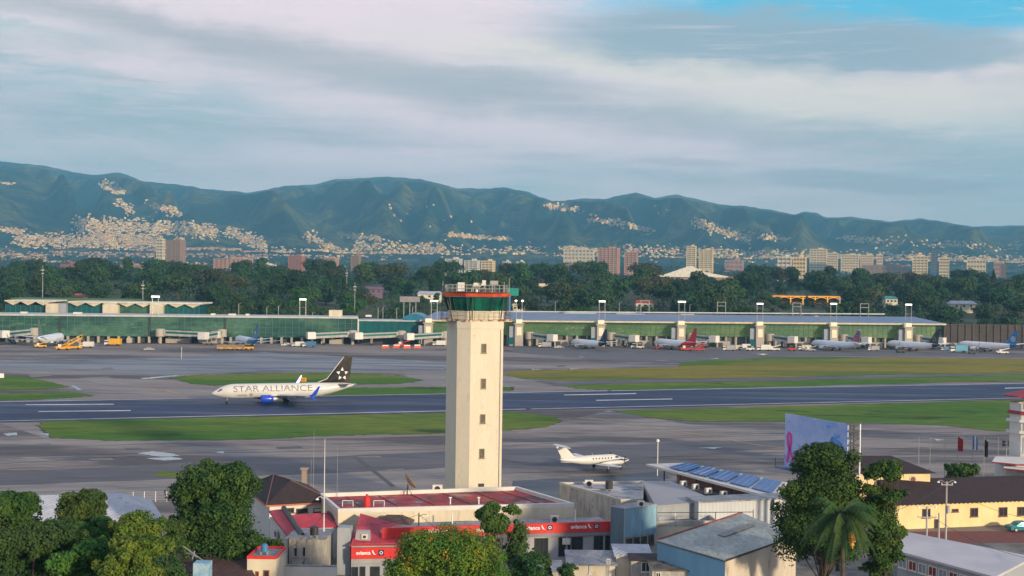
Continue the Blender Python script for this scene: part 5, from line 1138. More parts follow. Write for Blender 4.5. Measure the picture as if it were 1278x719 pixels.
btree('broadleaf_tree', 'tall narrow dark tree right of the billboard tree', 1074, 1134, 574, 124, 17000, .25, lf_deep, 28, 'round', nb=46, zlow=.3)
btree('broadleaf_tree', 'round green bush tree behind the yellow lodge roof', 1175, 1226, 578, 198, 5000, .34, lf_deep, 19, cat='tree')
# palm
pc = Q(1052, 640, 112); pal = empty('palm_tree', 'shaggy palm tree with orange fruit cluster in front of the tall dark tree', 'palm tree', (pc.x, 112, 0), local=True)
H = pc.z; mb = MB(); mb.tube([(0, 0, 0), (.1, 0, H*.5), (0, 0, H)], .22, bark, 8, .2); mb.build('trunk', pal)
r = random.Random(5)
for k in range(34):
    a = k*2.399+r.uniform(-.2, .2); up = r.uniform(-.4, 1.15); Ln = r.uniform(3.6, 5.2); mb = MB(); pts = []
    for i in range(11):
        t = i/10; rad = Ln*t*math.cos(up*.6)*(1-.15*t); z = Ln*(math.sin(up)*t-.75*t*t); pts.append(Vector((math.cos(a)*rad, math.sin(a)*rad, H+z)))
    mb.tube(pts, .04, lf_palm, 4, .01)
    for i in range(1, 60):
        t = i/60; ii = min(9, int(t*10)); p = pts[ii]+(pts[ii+1]-pts[ii])*(t*10-ii); d = (pts[ii+1]-pts[ii]).normalized(); sd_ = d.cross(Vector((0, 0, 1))).normalized()
        l = .95*math.sin(math.pi*(.12+.85*t))
        for s in (-1, 1):
            tip = p+sd_*s*l*.75+d*l*.35-Vector((0, 0, l*(.45+r.uniform(0, .35)))); mb.face([p-d*.06, p+d*.06, tip], lf_palm)
    mb.build('frond', pal)
mb = MB(); mb.rot((.5, -.6, H-1.6), (.15, -.1, -1), [(0, .03)]+[(.1+.1*k, .28+.16*math.sin(k*.33)+r.uniform(-.08, .08)) for k in range(14)]+[(1.6, .05)], mat('orange palm fruit', (.75, .33, .04), .6, (.5, .3, .04), 6), 9)
mb.build('fruit_cluster', pal)
# ------------------------------------------------------------------ wooded belt behind the terminal
TP = []
kinds = [('round', 17, 21, 3600, 1.15, lf_dark), ('round', 15, 23, 3800, 1.2, lf_dark), ('round', 19, 20, 3600, 1.15, lf_mid), ('tall', 20, 15, 2600, 1.1, lf_dark), ('flat', 17, 23, 3000, 1.15, lf_olive),
         ('round', 13, 19, 3000, 1.1, lf_mid), ('cone', 20, 9, 1600, 1.0, lf_dark), ('flat', 19, 21, 2800, 1.1, lf_dark)]
LB = ['dense dark round crowned tree in the wooded belt behind the terminal', 'broad dark evergreen tree in the wooded belt behind the terminal', 'tall mid green round tree in the wooded belt behind the terminal',
      'tall tapering dark tree in the wooded belt behind the terminal', 'spreading olive brown tree in the wooded belt behind the terminal', 'low bushy mid green tree in the wooded belt behind the terminal',
      'slender pointed conifer in the wooded belt behind the terminal', 'umbrella crowned dark tree in the wooded belt behind the terminal']
r = random.Random(77); used = [False]*8
for i, (kd_, H, W, n_, s_, lm) in enumerate(kinds): TP.append(make_tree('belt_tree', LB[i], H, W, kd_, n_, s_, lm, 200+i, group='trees in the wooded belt behind the terminal'))
cnt = 0
EXC = []
def stand(px, y, h=7.0):
    D = 700.0
    while D < 1190:
        q = Q(px, y, D)
        if q.z <= terr(q.x, D)+h: return D
        D += 4
    return D
for _h in ((93, 106, 370), (522, 551, 367), (672, 691, 357), (793, 815, 378), (1103, 1118, 373), (1185, 1215, 379), (590, 602, 353), (455, 478, 361), (956, 1048, 370)): EXC.append((_h[0], _h[1], stand((_h[0]+_h[1])/2, _h[2])))
EXC2 = [(815, 912)]
bands = [(706, 32, .72), (745, 34, .9), (795, 36, 1.0), (850, 38, 1.1), (915, 38, 1.1), (990, 38, 1.1), (1080, 38, 1.1), (1180, 40, 1.15)]
for D0, k, sc_ in bands:
    for i in range(k):
        D = D0+r.uniform(-22, 22); px = -60+1400*(i+.5+r.uniform(-.6, .6))/k
        if D0 < 760 and 0 < px < 255: continue
        
        ti = r.choice([0, 0, 1, 1, 2, 3, 4, 4, 5, 6, 7, 7] if D0 > 760 else [0, 1, 5, 5, 2, 0])
        x = (px-639)/1500*D; o = TP[ti] if not used[ti] else copytree(TP[ti]); used[ti] = True
        s = sc_*r.uniform(.8, 1.12)*(1.1 if 560 < px < 960 and D0 > 900 else 1.0)
        for e0, e1, eD in EXC:
            if e0-8 < px < e1+8 and D < eD: s *= .5
        if 812 < px < 916 and D > 960: s *= .62
        o.location = (x, D, terr(x, D)-.2); o.scale = (s*r.uniform(.9, 1.2), s*r.uniform(.9, 1.2), s); o.rotation_euler = (0, 0, r.uniform(0, 6.28)); cnt += 1
for ti, o in enumerate(TP):
    if not used[ti]: o.location = (-300+80*ti, 1000, 18)
# undergrowth: low bushes between the trunks
vs = []; 
bl = []
for i in range(900):
    D = r.uniform(690, 1230); x = r.uniform(-.46, .46)*D; px = 639+x/D*1500
    if D < 745 and px < 260: continue
    s = r.uniform(2.5, 5.5); bl.append(((x, D, interp(BASE, D)+s*.4), (s*1.5, s, s*.8)))
ug = crown_mesh(bl, 60000, 1.3, lf_dark, 5); ug = ug.build('undergrowth', loc=(0, 0, 0)); setting(ug, 'stuff')
# far woodland in the valley and on the plain
bl = []
for i in range(5200):
    D = 1230+(r.random()**1.3)*4300; x = r.uniform(-.47, .47)*D; s = r.uniform(5, 11); bl.append(((x, D, terr(x, D)+s*.35), (s*1.6, s, s*.7)))
fw = crown_mesh(bl, 60000, 4.6, leafmat('distant leaves', (.015, .04, .022), (.03, .055, .02), 0), 6).build('distant_woodland', loc=(0, 0, 0)); setting(fw, 'stuff')
# ------------------------------------------------------------------ distant city
hw = [mat('hill house wall '+c, v, .9, tuple(q*.85 for q in v), .1) for c, v in (('cream', (.95, .70, .28)), ('white', (.92, .78, .46)), ('ochre', (.80, .48, .16)), ('pink', (.62, .34, .20)))]
hroof = [mat('house roof '+c, v, .9) for c, v in (('tile', (.30, .14, .09)), ('tin', (.35, .33, .30)), ('pale', (.5, .45, .35)))]
def house(mb, c, w_, d_, h_, yaw, wm, rm, pitch=.3):
    mb.box((c[0], c[1], c[2]-6), (w_, d_, h_+6), wm, yaw)
    cs, sn = math.cos(yaw), math.sin(yaw); L2 = lambda x, y, z: (c[0]+x*cs-y*sn, c[1]+x*sn+y*cs, c[2]+z)
    a = w_/2+.5; b = d_/2+.5; mb.add([L2(-a, -b, h_+.05), L2(a, -b, h_+.05), L2(a, b, h_+.05), L2(-a, b, h_+.05), L2(-a*.8, 0, h_+d_*pitch), L2(a*.8, 0, h_+d_*pitch)], [(0, 1, 5, 4), (1, 2, 5), (2, 3, 4, 5), (3, 0, 4)], rm)
REG = [((130, 232), (152, 242), 4, 45, 'upper left ridge'), ((148, 255), (165, 264), 6, 30, 'upper left ridge'), ((188, 256), (226, 270), 4, 40, 'upper left ridge'), ((95, 282), (270, 290), 9, 420, 'left hillside'),
       ((20, 300), (200, 306), 9, 420, 'left hillside'), ((110, 296), (190, 300), 5, 150, 'left hillside'), ((200, 314), (335, 320), 5, 140, 'left hillside foot'), ((285, 290), (332, 308), 7, 130, 'left hillside'), ((0, 288), (28, 290), 3, 30, 'left hillside'), ((0, 229), (15, 231), 1, 10, 'left hillside'),
       ((60, 316), (200, 318), 5, 90, 'left hillside foot'), ((330, 316), (430, 319), 6, 70, 'central foothills'), ((380, 294), (430, 318), 6, 55, 'central foothills'), ((432, 296), (475, 299), 3, 50, 'central foothills'), ((440, 309), (560, 311), 7, 120, 'central foothills'), ((556, 294), (640, 300), 2, 90, 'central foothills'),
       ((430, 318), (680, 313), 6, 120, 'central foothills'), ((700, 311), (745, 313), 3, 60, 'central foothills'), ((682, 258), (722, 263), 3, 50, 'right hill slopes'), ((735, 274), (815, 289), 4, 70, 'right hill slopes'), ((868, 279), (935, 300), 6, 90, 'right hill slopes'),
       ((950, 297), (985, 300), 3, 30, 'right hill slopes'), ((1050, 298), (1095, 301), 4, 35, 'right hill slopes'), ((760, 312), (1000, 320), 6, 160, 'right hand plain'), ((1000, 320), (1278, 326), 6, 200, 'right hand plain'), ((690, 320), (1278, 328), 5, 160, 'right hand plain'), ((30, 331), (430, 333), 3, 60, 'left hillside foot'), ((0, 318), (60, 322), 5, 40, 'left hillside foot'), ((640, 245), (900, 270), 10, 4, 'right hill slopes'), ((450, 250), (640, 285), 16, 5, 'central foothills'), ((1090, 300), (1278, 312), 6, 40, 'right hill slopes')]
HS = []; r = random.Random(9)
for (x0, y0), (x1, y1), th, n_, reg in REG:
    for i in range(int(n_*2.4)):
        t = r.random(); px = x0+(x1-x0)*t+r.gauss(0, 3); py = y0+(y1-y0)*t+r.gauss(0, th*.5)
        p = hit(px, py, 3500+r.uniform(0, 40), 9300, 33)
        if p is None: continue
        HS.append((p.y, p, reg))
HS.sort(key=lambda q: q[0])
first = {}
protos = []
big = {}
keep = HS[:295]; rest = HS[295:]
regl = {'upper left ridge': 'small sunlit house high on the left ridge', 'left hillside': 'small sunlit house crowded on the left hillside town', 'left hillside foot': 'small pinkish house at the foot of the left hillside', 'central foothills': 'small pale house on the central foothills',
        'right hill slopes': 'small white house scattered on the right hill slopes', 'right hand plain': 'small cream city house on the plain at the right'}
pk = {}
for j, (D, p, reg) in enumerate(keep):
    v = j % 4; key = v
    w_, d_, h_ = [(13, 11, 7), (18, 12, 6), (11, 11, 10), (22, 13, 8)][v]
    if key not in pk:
        mb = MB(); house(mb, (0, 0, 0), w_, d_, h_, 0, hw[v], hroof[v % 3]); o = mb.build('hill_house', loc=(0, 0, 0)); pk[key] = o
    else: o = pk[key].copy(); COL.objects.link(o)
    o.location = (p.x, p.y, p.z-.5); o.rotation_euler = (0, 0, r.uniform(-.6, .9)); s = r.uniform(.55, 1.05)*D/6000*1.0; o.scale = (s*1.2, s, s*r.uniform(.7, 1.1)); settag(o, regl[reg], 'house', 'houses of the '+reg)
mb = MB()
for D, p, reg in rest:
    k = D/6500; v = r.randrange(4); house(mb, p, r.uniform(6, 16)*k, r.uniform(6, 11)*k, r.uniform(3, 7)*k, r.uniform(-.7, 1.0), hw[v if reg not in ('left hillside foot',) else 3], hroof[r.randrange(3)], .15)
setting(mb.build('hillside_town', loc=(0, 0, 0)), 'stuff')
# apartment blocks
def tower_block(label, x0, x1, yt, D, wm, floors, name='apartment_block', bays=4, dep=16, yaw=-.35, trim=None, roofbox=True, cat='apartment block', bandm=None):
    a, b = Q(x0, yt, D), Q(x1, yt, D); wd = (b.x-a.x)/ (math.cos(yaw)+abs(math.sin(yaw))*dep/(b.x-a.x)) if (b.x-a.x) > dep*.6 else (b.x-a.x)*.8; cx = (a.x+b.x)/2; g = terr(cx, D)-3; H = a.z-g
    root = empty(name, label, cat, (cx, D, g), local=True); root.rotation_euler = (0, 0, yaw)
    mb = MB(); mb.box((0, 0, 0), (wd, dep, H), wm)
    for i in range(bays+1): mb.box((-wd/2+wd*i/bays*(.98)+wd*.01, -dep/2-.5, 0), (wd*.045, 1.0, H), wm)
    for i in range(3): mb.box((wd/2+.3, -dep/2+dep*(i+.5)/3, 0), (.7, dep*.06, H), wm)
    mb.build('wall', root)
    fl = H/floors
    for f_ in range(int(floors*.25), floors):
        mb = MB(); z = f_*fl+fl*.3; mb.box((0, -dep/2-.12, z), (wd*.97, .3, fl*.42), bandm or glassd); mb.box((wd/2+.12, 0, z), (.3, dep*.8, fl*.42), bandm or glassd); mb.build('window_band', root)
    mb = MB(); mb.box((0, 0, H), (wd+1, dep+1, 1.0), trim or wm)
    if roofbox: mb.box((wd*.15, 0, H+1), (wd*.3, dep*.4, 3.2), wm)
    mb.build('roof', root); return root
pinkb = mat('pink apartment wall', (.52, .30, .22), .85, (.42, .24, .18), .05); creamb = mat('cream apartment wall', (.80, .64, .38), .85, (.7, .55, .32), .05); whb = mat('white apartment wall', (.72, .68, .58), .85); brb = mat('brown apartment wall', (.36, .22, .16), .85); redb = mat('red brick apartment wall', (.42, .15, .11), .85); navb = mat('blue glass block', (.06, .12, .2), .3)
winm = mat('far window band', (.24, .19, .15), .5)
def TB(*a, **k): k.setdefault('bandm', winm); return tower_block(*a, **k)
TB('tall brown tower block rising over the left treeline', 208.5, 231, 300, 2600, brb, 18, bays=3, dep=20)
TB('wide pink and cream apartment slab left of centre', 266, 317, 323, 2400, pinkb, 9, bays=8)
TB('reddish square apartment block right of the pink slab', 360.5, 380.5, 320, 2500, redb, 10)
TB('stepped pink and white block beside the reddish square one', 398, 423, 322.5, 2500, pinkb, 9, bays=3)
TB('low reddish block at the far left above the trees', 76, 101, 330, 2200, redb, 5)
TB('slim brown tower block between two wooded gaps', 438.5, 450.5, 320, 2300, brb, 12, bays=2, dep=10)
TB('bright white apartment block left of the control tower', 556, 577, 323.5, 2300, whb, 11, bays=3)
TB('white and blue slab behind the control tower mast', 580, 599, 325.5, 2350, whb, 8, bays=3)
TB('low cream block right of the white and blue slab', 601, 618, 326, 2380, creamb, 7, bays=3)
TB('thin pale tower second last before the tall pink pair', 627.5, 637.5, 327, 2400, whb, 8, bays=2, dep=10)
TB('thin pale tower with stepped side left of the tall pink pair', 645, 655, 327, 2400, whb, 8, bays=2, dep=10)
TB('tall pink orange tower block, larger of the pair', 746.5, 774, 310, 2500, pinkb, 15, bays=5, dep=22)
TB('shorter pink tower block beside the larger one', 779.5, 796.5, 315, 2500, pinkb, 12, bays=3)
TB('tall cream tower left of the stadium roof top', 857, 869.5, 307.5, 3000, creamb, 14, bays=2)
TB('cream twin block directly right of the tall cream tower', 872.5, 890.5, 312, 3000, creamb, 12, bays=3)
TB('white and blue striped office block at right', 970.5, 989, 321, 2000, whb, 7, bays=3)
TB('cream and brown office block joined to the blue striped one', 989.5, 1007, 321.5, 2000, creamb, 7, bays=4)
TB('wide cream slab on the right hand plain, highest of its row', 1011, 1032, 311, 3600, creamb, 10, bays=5)
TB('cream block with lower side right of the wide slab', 1033, 1046, 316, 3500, creamb, 9, bays=3)
TB('long bright cream slab, left half of the long row', 1050, 1072, 318, 3500, creamb, 8, bays=6)
TB('long bright cream slab, right half of the long row', 1074, 1090, 318.5, 3500, creamb, 8, bays=6)
TB('small cream block ending the long row', 1094, 1102, 318, 3500, creamb, 7, bays=2, dep=10)
TB('low brown long building under the cream row', 1078, 1132, 331, 3000, brb, 2, bays=8)
TB('cream block left of the dark blue tower', 1139, 1158, 320, 3000, creamb, 8, bays=4)
TB('dark blue glass tower with flat top at far right', 1161.5, 1170.5, 312, 2900, navb, 12, bays=2, dep=12)
TB('cream block right of the dark blue tower', 1172, 1185, 322, 2900, creamb, 7, bays=3)
TB('wide low cream block at the far right plain', 1207, 1230, 324, 3200, creamb, 4, bays=6)
TB('low pale block near the right edge of the plain', 1240, 1254, 328, 3000, pinkb, 4, bays=5)
TB('bright yellow slab on the central foothills', 704, 742, 311, 4500, creamb, 4, bays=8)
TB('pale block peeking above the left hillside town', 196, 206, 298.5, 4200, creamb, 7, bays=2)
TB('small pale hotel on the left hillside behind the brown tower', 219, 230, 297.5, 4200, creamb, 8, bays=2)
for x0, x1, y, D, m_, lab in ((1248, 1256, 330, 2600, brb, 'small brown block near the right edge treeline'), (905, 928, 325, 3300, pinkb, 'low pink block right of the stadium roof'), (150, 180, 331, 2600, pinkb, 'low pinkish block at left behind the trees'), (320, 345, 331, 2700, whb, 'low white block right of the pink slab'), (460, 490, 331, 2700, brb, 'low brown block left of the bright white one'), (700, 722, 330, 2900, brb, 'low brown block left of the tall pink pair')):
    TB(lab, x0, x1, y, D, m_, 3, bays=4, name='office_block', cat='building')
# stadium with white tent roof
D = 1500; a, b = Q(812, 344, D), Q(915, 344, D); c_ = Q(862, 331.5, D); g = terr(a.x, D)
st = empty('stadium', 'white peaked tent roof of a stadium above the trees', 'stadium', ((a.x+b.x)/2, D, g))
mb = MB(); wd_ = b.x-a.x; xs_ = [a.x+wd_*t for t in (0, .16, .30, .48, .66, .84, 1)]; zs_ = [a.z, a.z+1.5, a.z+6.5, c_.z, a.z+5.5, a.z+2, a.z-.6]
for i in range(6): mb.add([(xs_[i], D, zs_[i]), (xs_[i+1], D, zs_[i+1]), (xs_[i+1], D+45, zs_[i+1]-3), (xs_[i], D+45, zs_[i]-3), (xs_[i], D, a.z-1.3), (xs_[i+1], D, a.z-1.3)], [(0, 1, 2, 3), (4, 5, 1, 0)], mat('white tent roof', (.75, .72, .64), .6))
mb.build('roof', st)
mb = MB(); mb.box(((a.x+b.x)/2, D+10, g-3), (wd_*.96, 18, a.z-g+1), brb); mb.build('stand', st)
mb = MB(); mb.box((b.x-3, D-1, a.z-3), (6, 2, 3), redb); mb.build('end_panel', st)
# yellow arched pavilion in the trees
D = stand(1000, 370, 6.5); a, b = Q(956, 370, D), Q(1048, 371, D); g = terr(a.x, D); pv_ = empty('arched_pavilion', 'bright orange yellow open pavilion with arches among the trees', 'pavilion', ((a.x+b.x)/2, D, g))
ym = mat('glowing orange yellow paint', (.85, .42, .04), .7, emit=(1, .5, .06), estr=.25); zt = a.z  # pavilion colour given a glow of its own, without a lamp
mb = MB(); mb.box(((a.x+b.x)/2, D+5, zt), (b.x-a.x, 12, .9), ym); mb.box(((a.x+b.x)/2, D+5, zt+.9), (b.x-a.x+1.5, 13, .7), brownroof); mb.build('roof', pv_)
n = 6; zb = Q(1000, 379, D).z
for i in range(n+1):
    x = a.x+(b.x-a.x)*i/n; mb = MB(); mb.box((x, D-.5, g), (.7, .7, zt-g-.02), ym if i < n else white); mb.build('column', pv_)
for i in range(n):
    x0 = a.x+(b.x-a.x)*i/n; x1 = a.x+(b.x-a.x)*(i+1)/n; mb = MB(); pts = []
    for k in range(9): t = k/8; pts.append((x0+(x1-x0)*t, D-.5, zt-1.7+1.5*math.sin(math.pi*t)))
    mb.tube(pts, .3, ym, 4); mb.build('arch', pv_)
mb = MB(); mb.box(((a.x+b.x)/2, D+11, g), (b.x-a.x, .5, zt-g-.1), brownroof); mb.build('back_wall', pv_)
# houses and roofs glimpsed among the trees
for i, (px0, px1, y, D, m_, rm_, lab) in enumerate(((93, 106, 370, 735, creamb, mat('terracotta roof', (.35, .10, .06), .8), 'house with terracotta roof peeping from the trees behind the old terminal'), (522, 551, 367, 760, whb, whroof, 'low pale roofed building in the trees left of the control tower'),
        (672, 691, 357, 840, creamb, creamb, 'ochre house showing through the trees right of the control tower'), (793, 815, 378, 715, whb, mat('red tin roof', (.3, .06, .05), .8), 'white house behind the concourse between two light masts'), (1103, 1118, 373, 730, whb, mat('teal tin roof', (.05, .25, .25), .7), 'white house in the trees above the right end of the concourse'),
        (1185, 1215, 379, 760, whb, whroof, 'pale low building in the woods at the far right'), (590, 602, 353, 880, whb, greyroof, 'white house right behind the tower aerials'), (640, 655, 381, 705, whb, creamb, 'pale low building right of the teal board'), (455, 478, 361, 800, mat('mauve wall', (.2, .13, .2), .8), mat('mauve roof', (.16, .10, .16), .8), 'mauve roofed house in the trees left of the grey board'))):
    D = stand((px0+px1)/2, y); a, b = Q(px0, y, D), Q(px1, y, D); g = terr((a.x+b.x)/2, D); root = empty('woodland_house', lab, 'house', ((a.x+b.x)/2, D, g)); mb = MB(); mb.box(((a.x+b.x)/2, D, g), (b.x-a.x, 9, a.z-g), m_); mb.build('wall', root)
    mb = MB(); x0, x1 = a.x-.8, b.x+.8; mb.add([(x0, D-5.3, a.z+.02), (x1, D-5.3, a.z+.02), (x1, D+5.3, a.z+.02), (x0, D+5.3, a.z+.02), (x0+1.5, D, a.z+2.2), (x1-1.5, D, a.z+2.2)], [(0, 1, 5, 4), (1, 2, 5), (2, 3, 4, 5), (3, 0, 4)], rm_); mb.build('roof', root)
    for k in range(3): xx = a.x+(b.x-a.x)*(.2+.3*k); mb = MB(); mb.box((xx, D-4.55, a.z-2.2), (1.6, .12, 1.3), glassd); mb.build('window', root)
D = 705; a, b = Q(499, 370, D), Q(524, 370, D); bb2 = empty('blank_billboard', 'plain grey billboard on legs left of the control tower', 'billboard', ((a.x+b.x)/2, D, 1)); mb = MB(); zb = Q(510, 377, D).z; mb.box(((a.x+b.x)/2, D, zb), (b.x-a.x, .6, a.z-zb), mat('grey board', (.30, .27, .30), .7)); mb.build('board', bb2)
for t in (.2, .5, .8): mb = MB(); mb.tube([(a.x+(b.x-a.x)*t, D+.4, 0), (a.x+(b.x-a.x)*t, D+.4, zb+1)], .3, steel, 6); mb.build('leg', bb2)
for px, yt, D, lab, rr_ in ((53.5, 331, 720, 'tall thin grey mast above the left trees', .3), (178.5, 350, 720, 'short aerial mast with dishes behind the old terminal', .35), (443, 352, 760, 'slim white mast in the trees left of the blank board', .3), (433, 336, 900, 'tall aerial above the trees at centre left', .3)):
    a = Q(px, yt, D); root = empty('radio_mast', lab, 'mast', (a.x, D, terr(a.x, D))); mb = MB(); mb.tube([(a.x, D, terr(a.x, D)), (a.x, D, a.z)], rr_, steel, 6, rr_*.5); mb.build('pole', root)
    mb = MB(); mb.tube([(a.x-1, D-.3, a.z-3), (a.x+1, D-.3, a.z-3)], .25, white, 5); mb.tube([(a.x-.8, D-.3, a.z-5), (a.x+.8, D-.3, a.z-5)], .2, white, 5); mb.build('aerial', root)
# ------------------------------------------------------------------ terminal
def TD(px): return 590+(px+60)*65/1300.0
def wline(px): 
    D = TD(px); return Vector(((px-639)/1500*D-.014*0, D, 0))
def zrow(px, row, D=None): return Q(px, row, D or TD(px)).z
def wallbox(mb, p0, p1, z0, z1, depth, m, out=0.0):
    e_ = (p1-p0).normalized(); n_ = Vector((e_.y, -e_.x, 0)); a, b = p0+n_*out, p1+n_*out
    mb.prism([(a.x, a.y), (b.x, b.y), (b.x-n_.x*depth, b.y-n_.y*depth), (a.x-n_.x*depth, a.y-n_.y*depth)], z0, z1, m)
def pX(px, row, D): q = Q(px, row, D); return Vector((q.x, D, 0))
def curtain(root, pa, pb, ra, rb, za, zb, gm_, mull, step=3.2, rowsn=3, name='curtain_wall', label=None):
    a, b = pX(pa, ra, TD(pa)), pX(pb, rb, TD(pb)); g = MB(); wallbox(g, a, b, za, zb, 18, gm_); go = g.build(name, root)
    e_ = (b-a); n = max(1, int(e_.length/step)); e1 = e_.normalized(); n_ = Vector((e1.y, -e1.x, 0)); m_ = MB()
    for i in range(n+1):
        p = a+e_*(i/n)+n_*.12; m_.box((p.x, p.y, za), (.16, .2, zb-za), mull)
    for k in range(1, rowsn+1):
        z = za+(zb-za)*k/(rowsn+1); q0 = a+n_*.13; q1 = b+n_*.13; m_.tube([(q0.x, q0.y, z), (q1.x, q1.y, z)], .07, mull, 4)
    m_.build('mullions', go); return go
mulg = mat('green grey mullion', (.10, .20, .16), .5); concw = mat('terminal concrete', (.42, .38, .32), .85, (.34, .30, .27), .1)
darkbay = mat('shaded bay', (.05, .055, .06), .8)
tl = empty('terminal_concourse', 'long green glass concourse with flat white roof left of the control tower', 'terminal', (wline(200).x, TD(200), 0))
za0, za1 = 3.1, 13.0
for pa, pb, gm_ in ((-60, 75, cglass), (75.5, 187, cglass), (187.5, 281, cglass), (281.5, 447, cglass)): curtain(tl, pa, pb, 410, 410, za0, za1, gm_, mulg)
for px in (75.2, 187.2, 281.2, 447.2): p = pX(px, 410, TD(px)); mb = MB(); mb.box((p.x, p.y-.3, za0), (.7, .8, za1-za0), darkbay if px != 447.2 else white); mb.build('joint_post', tl)
mb = MB(); wallbox(mb, pX(-60, 410, TD(-60)), pX(447, 410, TD(447)), za1+.02, za1+.75, 24, mat('pale roof edge', (.50, .52, .52), .7), out=.7); mb.build('roof', tl)
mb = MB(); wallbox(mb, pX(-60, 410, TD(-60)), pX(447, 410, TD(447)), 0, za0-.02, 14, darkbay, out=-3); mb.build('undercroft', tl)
for i in range(40):
    px = -55+i*12.7; p = pX(px, 428, TD(px)); mb = MB(); mb.box((p.x, p.y-.0, 0), (1.1, 1.0, za0-.03), concw); mb.build('pillar', tl)
for px, w_ in ((38, 9), (160, 3), (163, 3), (222, 30), (262, 24), (420, 18)):
    a = pX(px, 428, TD(px)-1.2); mb = MB(); mb.box((a.x, a.y, 0), (w_*.4, 1.6, 2.5), concw); mb.build('service_wall', tl)
for px, y, w_ in ((30, 395, 3), (97, 394.6, 4), (290, 394.5, 3.5), (266, 394.5, 2), (309, 394, 1.6), (460, 394.8, 3)):
    D = TD(px)+9; q = Q(px, y, D); mb = MB(); mb.box((q.x, D, za1+.76), (w_, 2, .9), white); mb.build('roof_unit', tl)
q = Q(419, 392, TD(419)+8); mb = MB(); mb.box((q.x, q.y, za1+.77), (6.2, 5, 3.3), creamw); mb.build('roof_house', tl)
# taller old terminal with folded roof
ot = empty('main_terminal', 'taller terminal hall with zigzag folded cream roof at the far left', 'terminal', (Q(130, 390, 640).x, 640, 0))
D = 632
def folded(px0, px1, yt, n, D, root):
    a, b = Q(px0, yt, D), Q(px1, yt, D); L_ = b.x-a.x; mb = MB(); zt = a.z; fm = mat('folded cream roof', (.62, .55, .42), .8)
    for i in range(n):
        x0 = a.x+L_*i/n; x2 = a.x+L_*(i+1)/n; x1 = (x0+x2)/2; dp = 2.6
        f0 = [(x0, D, zt-.7), (x1, D, zt-dp), (x2, D, zt-.7)]; 
        mb.add([(x0, D, zt-.7), (x1, D, zt-dp), (x2, D, zt-.7), (x0, D+22, zt-.7), (x1, D+22, zt-dp), (x2, D+22, zt-.7), (x1, D, zt-.7)], [(0, 1, 4, 3), (1, 2, 5, 4), (0, 6, 1), (6, 2, 1)], fm)
    mb.build('folded_roof', root)
    mb = MB(); mb.box(((a.x+b.x)/2, D+11, zt-.69), (L_+.8, 23, .7), mat('roof top edge', (.66, .62, .54), .7)); mb.build('roof', root)
folded(7, 63, 374.5, 3, D, ot); folded(86, 251, 376, 8, D, ot)
for px0, px1, gm_ in ((7, 57, cglass2), (82, 128, cglass2), (147, 187, cglass), (203, 249, cglass2)):
    a, b = Q(px0, 380, D+2), Q(px1, 380, D+2); mb = MB(); mb.box(((a.x+b.x)/2, D+10, 8), (b.x-a.x, 16, a.z-8.2+.2), gm_); go = mb.build('curtain_wall', ot)
    mb = MB(); n = int((b.x-a.x)/2.5)
    for i in range(n+1): mb.box((a.x+(b.x-a.x)*i/n, D+1.9, 8), (.14, .14, a.z-8), mulg)
    mb.build('mullions', go)
for px0, px1, yt, m_ in ((57, 73, 379, creamw), (73.2, 82, 379, greyw), (128, 147, 380, creamw), (187, 203, 378, creamw)):
    a, b = Q(px0, yt, D-1), Q(px1, yt, D-1); mb = MB(); mb.box(((a.x+b.x)/2, D+4, 8), (b.x-a.x, 10, a.z-8), m_); mb.build('stair_tower', ot)
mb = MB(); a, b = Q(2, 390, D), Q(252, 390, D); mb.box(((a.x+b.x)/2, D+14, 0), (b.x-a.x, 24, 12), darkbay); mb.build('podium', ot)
a, b = Q(15, 371.5, 675), Q(172, 373, 675); mb = MB(); mb.box(((a.x+b.x)/2, 680, 0), (b.x-a.x, 14, a.z), mat('green roof edge', (.07, .16, .06), .8, (.05, .11, .05), .1)); mb.build('rear_hall', tag=('long low green edged hall behind the folded roof', 'hall'))
# teal section and barrel roof
tt = empty('connector_hall', 'dark teal glass connector with barrel roof just left of the control tower', 'terminal', (wline(490).x, TD(490), 0))
curtain(tt, 448, 531, 408, 408, 4.6, 11.8, cglass2, mat('dark mullion', (.02, .06, .07), .5), rowsn=4)
mb = MB(); wallbox(mb, pX(448, 400, TD(448)), pX(531, 400, TD(531)), 11.82, 12.3, 20, mat('pale roof edge', (.5, .52, .52)), out=.5); mb.build('roof', tt)
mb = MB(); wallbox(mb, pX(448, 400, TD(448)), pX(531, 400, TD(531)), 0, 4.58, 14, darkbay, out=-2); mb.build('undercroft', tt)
a, b = pX(502, 398, TD(502)+2), pX(531, 398, TD(531)+2); mb = MB(); n = 12; vs = []
for y_ in (0, 26):
    for k in range(n+1): t = math.pi*k/n; vs.append(((a.x+b.x)/2-(b.x-a.x)/2*math.cos(t), a.y+y_, 12.3+3.4*math.sin(t)))
mb.add(vs, [(k, k+1, n+2+k, n+1+k) for k in range(n)]+[tuple(range(n+1)), tuple(range(2*n+1, n, -1))], mat('teal barrel roof', (.02, .16, .26), .35)); mb.build('barrel_roof', tt)
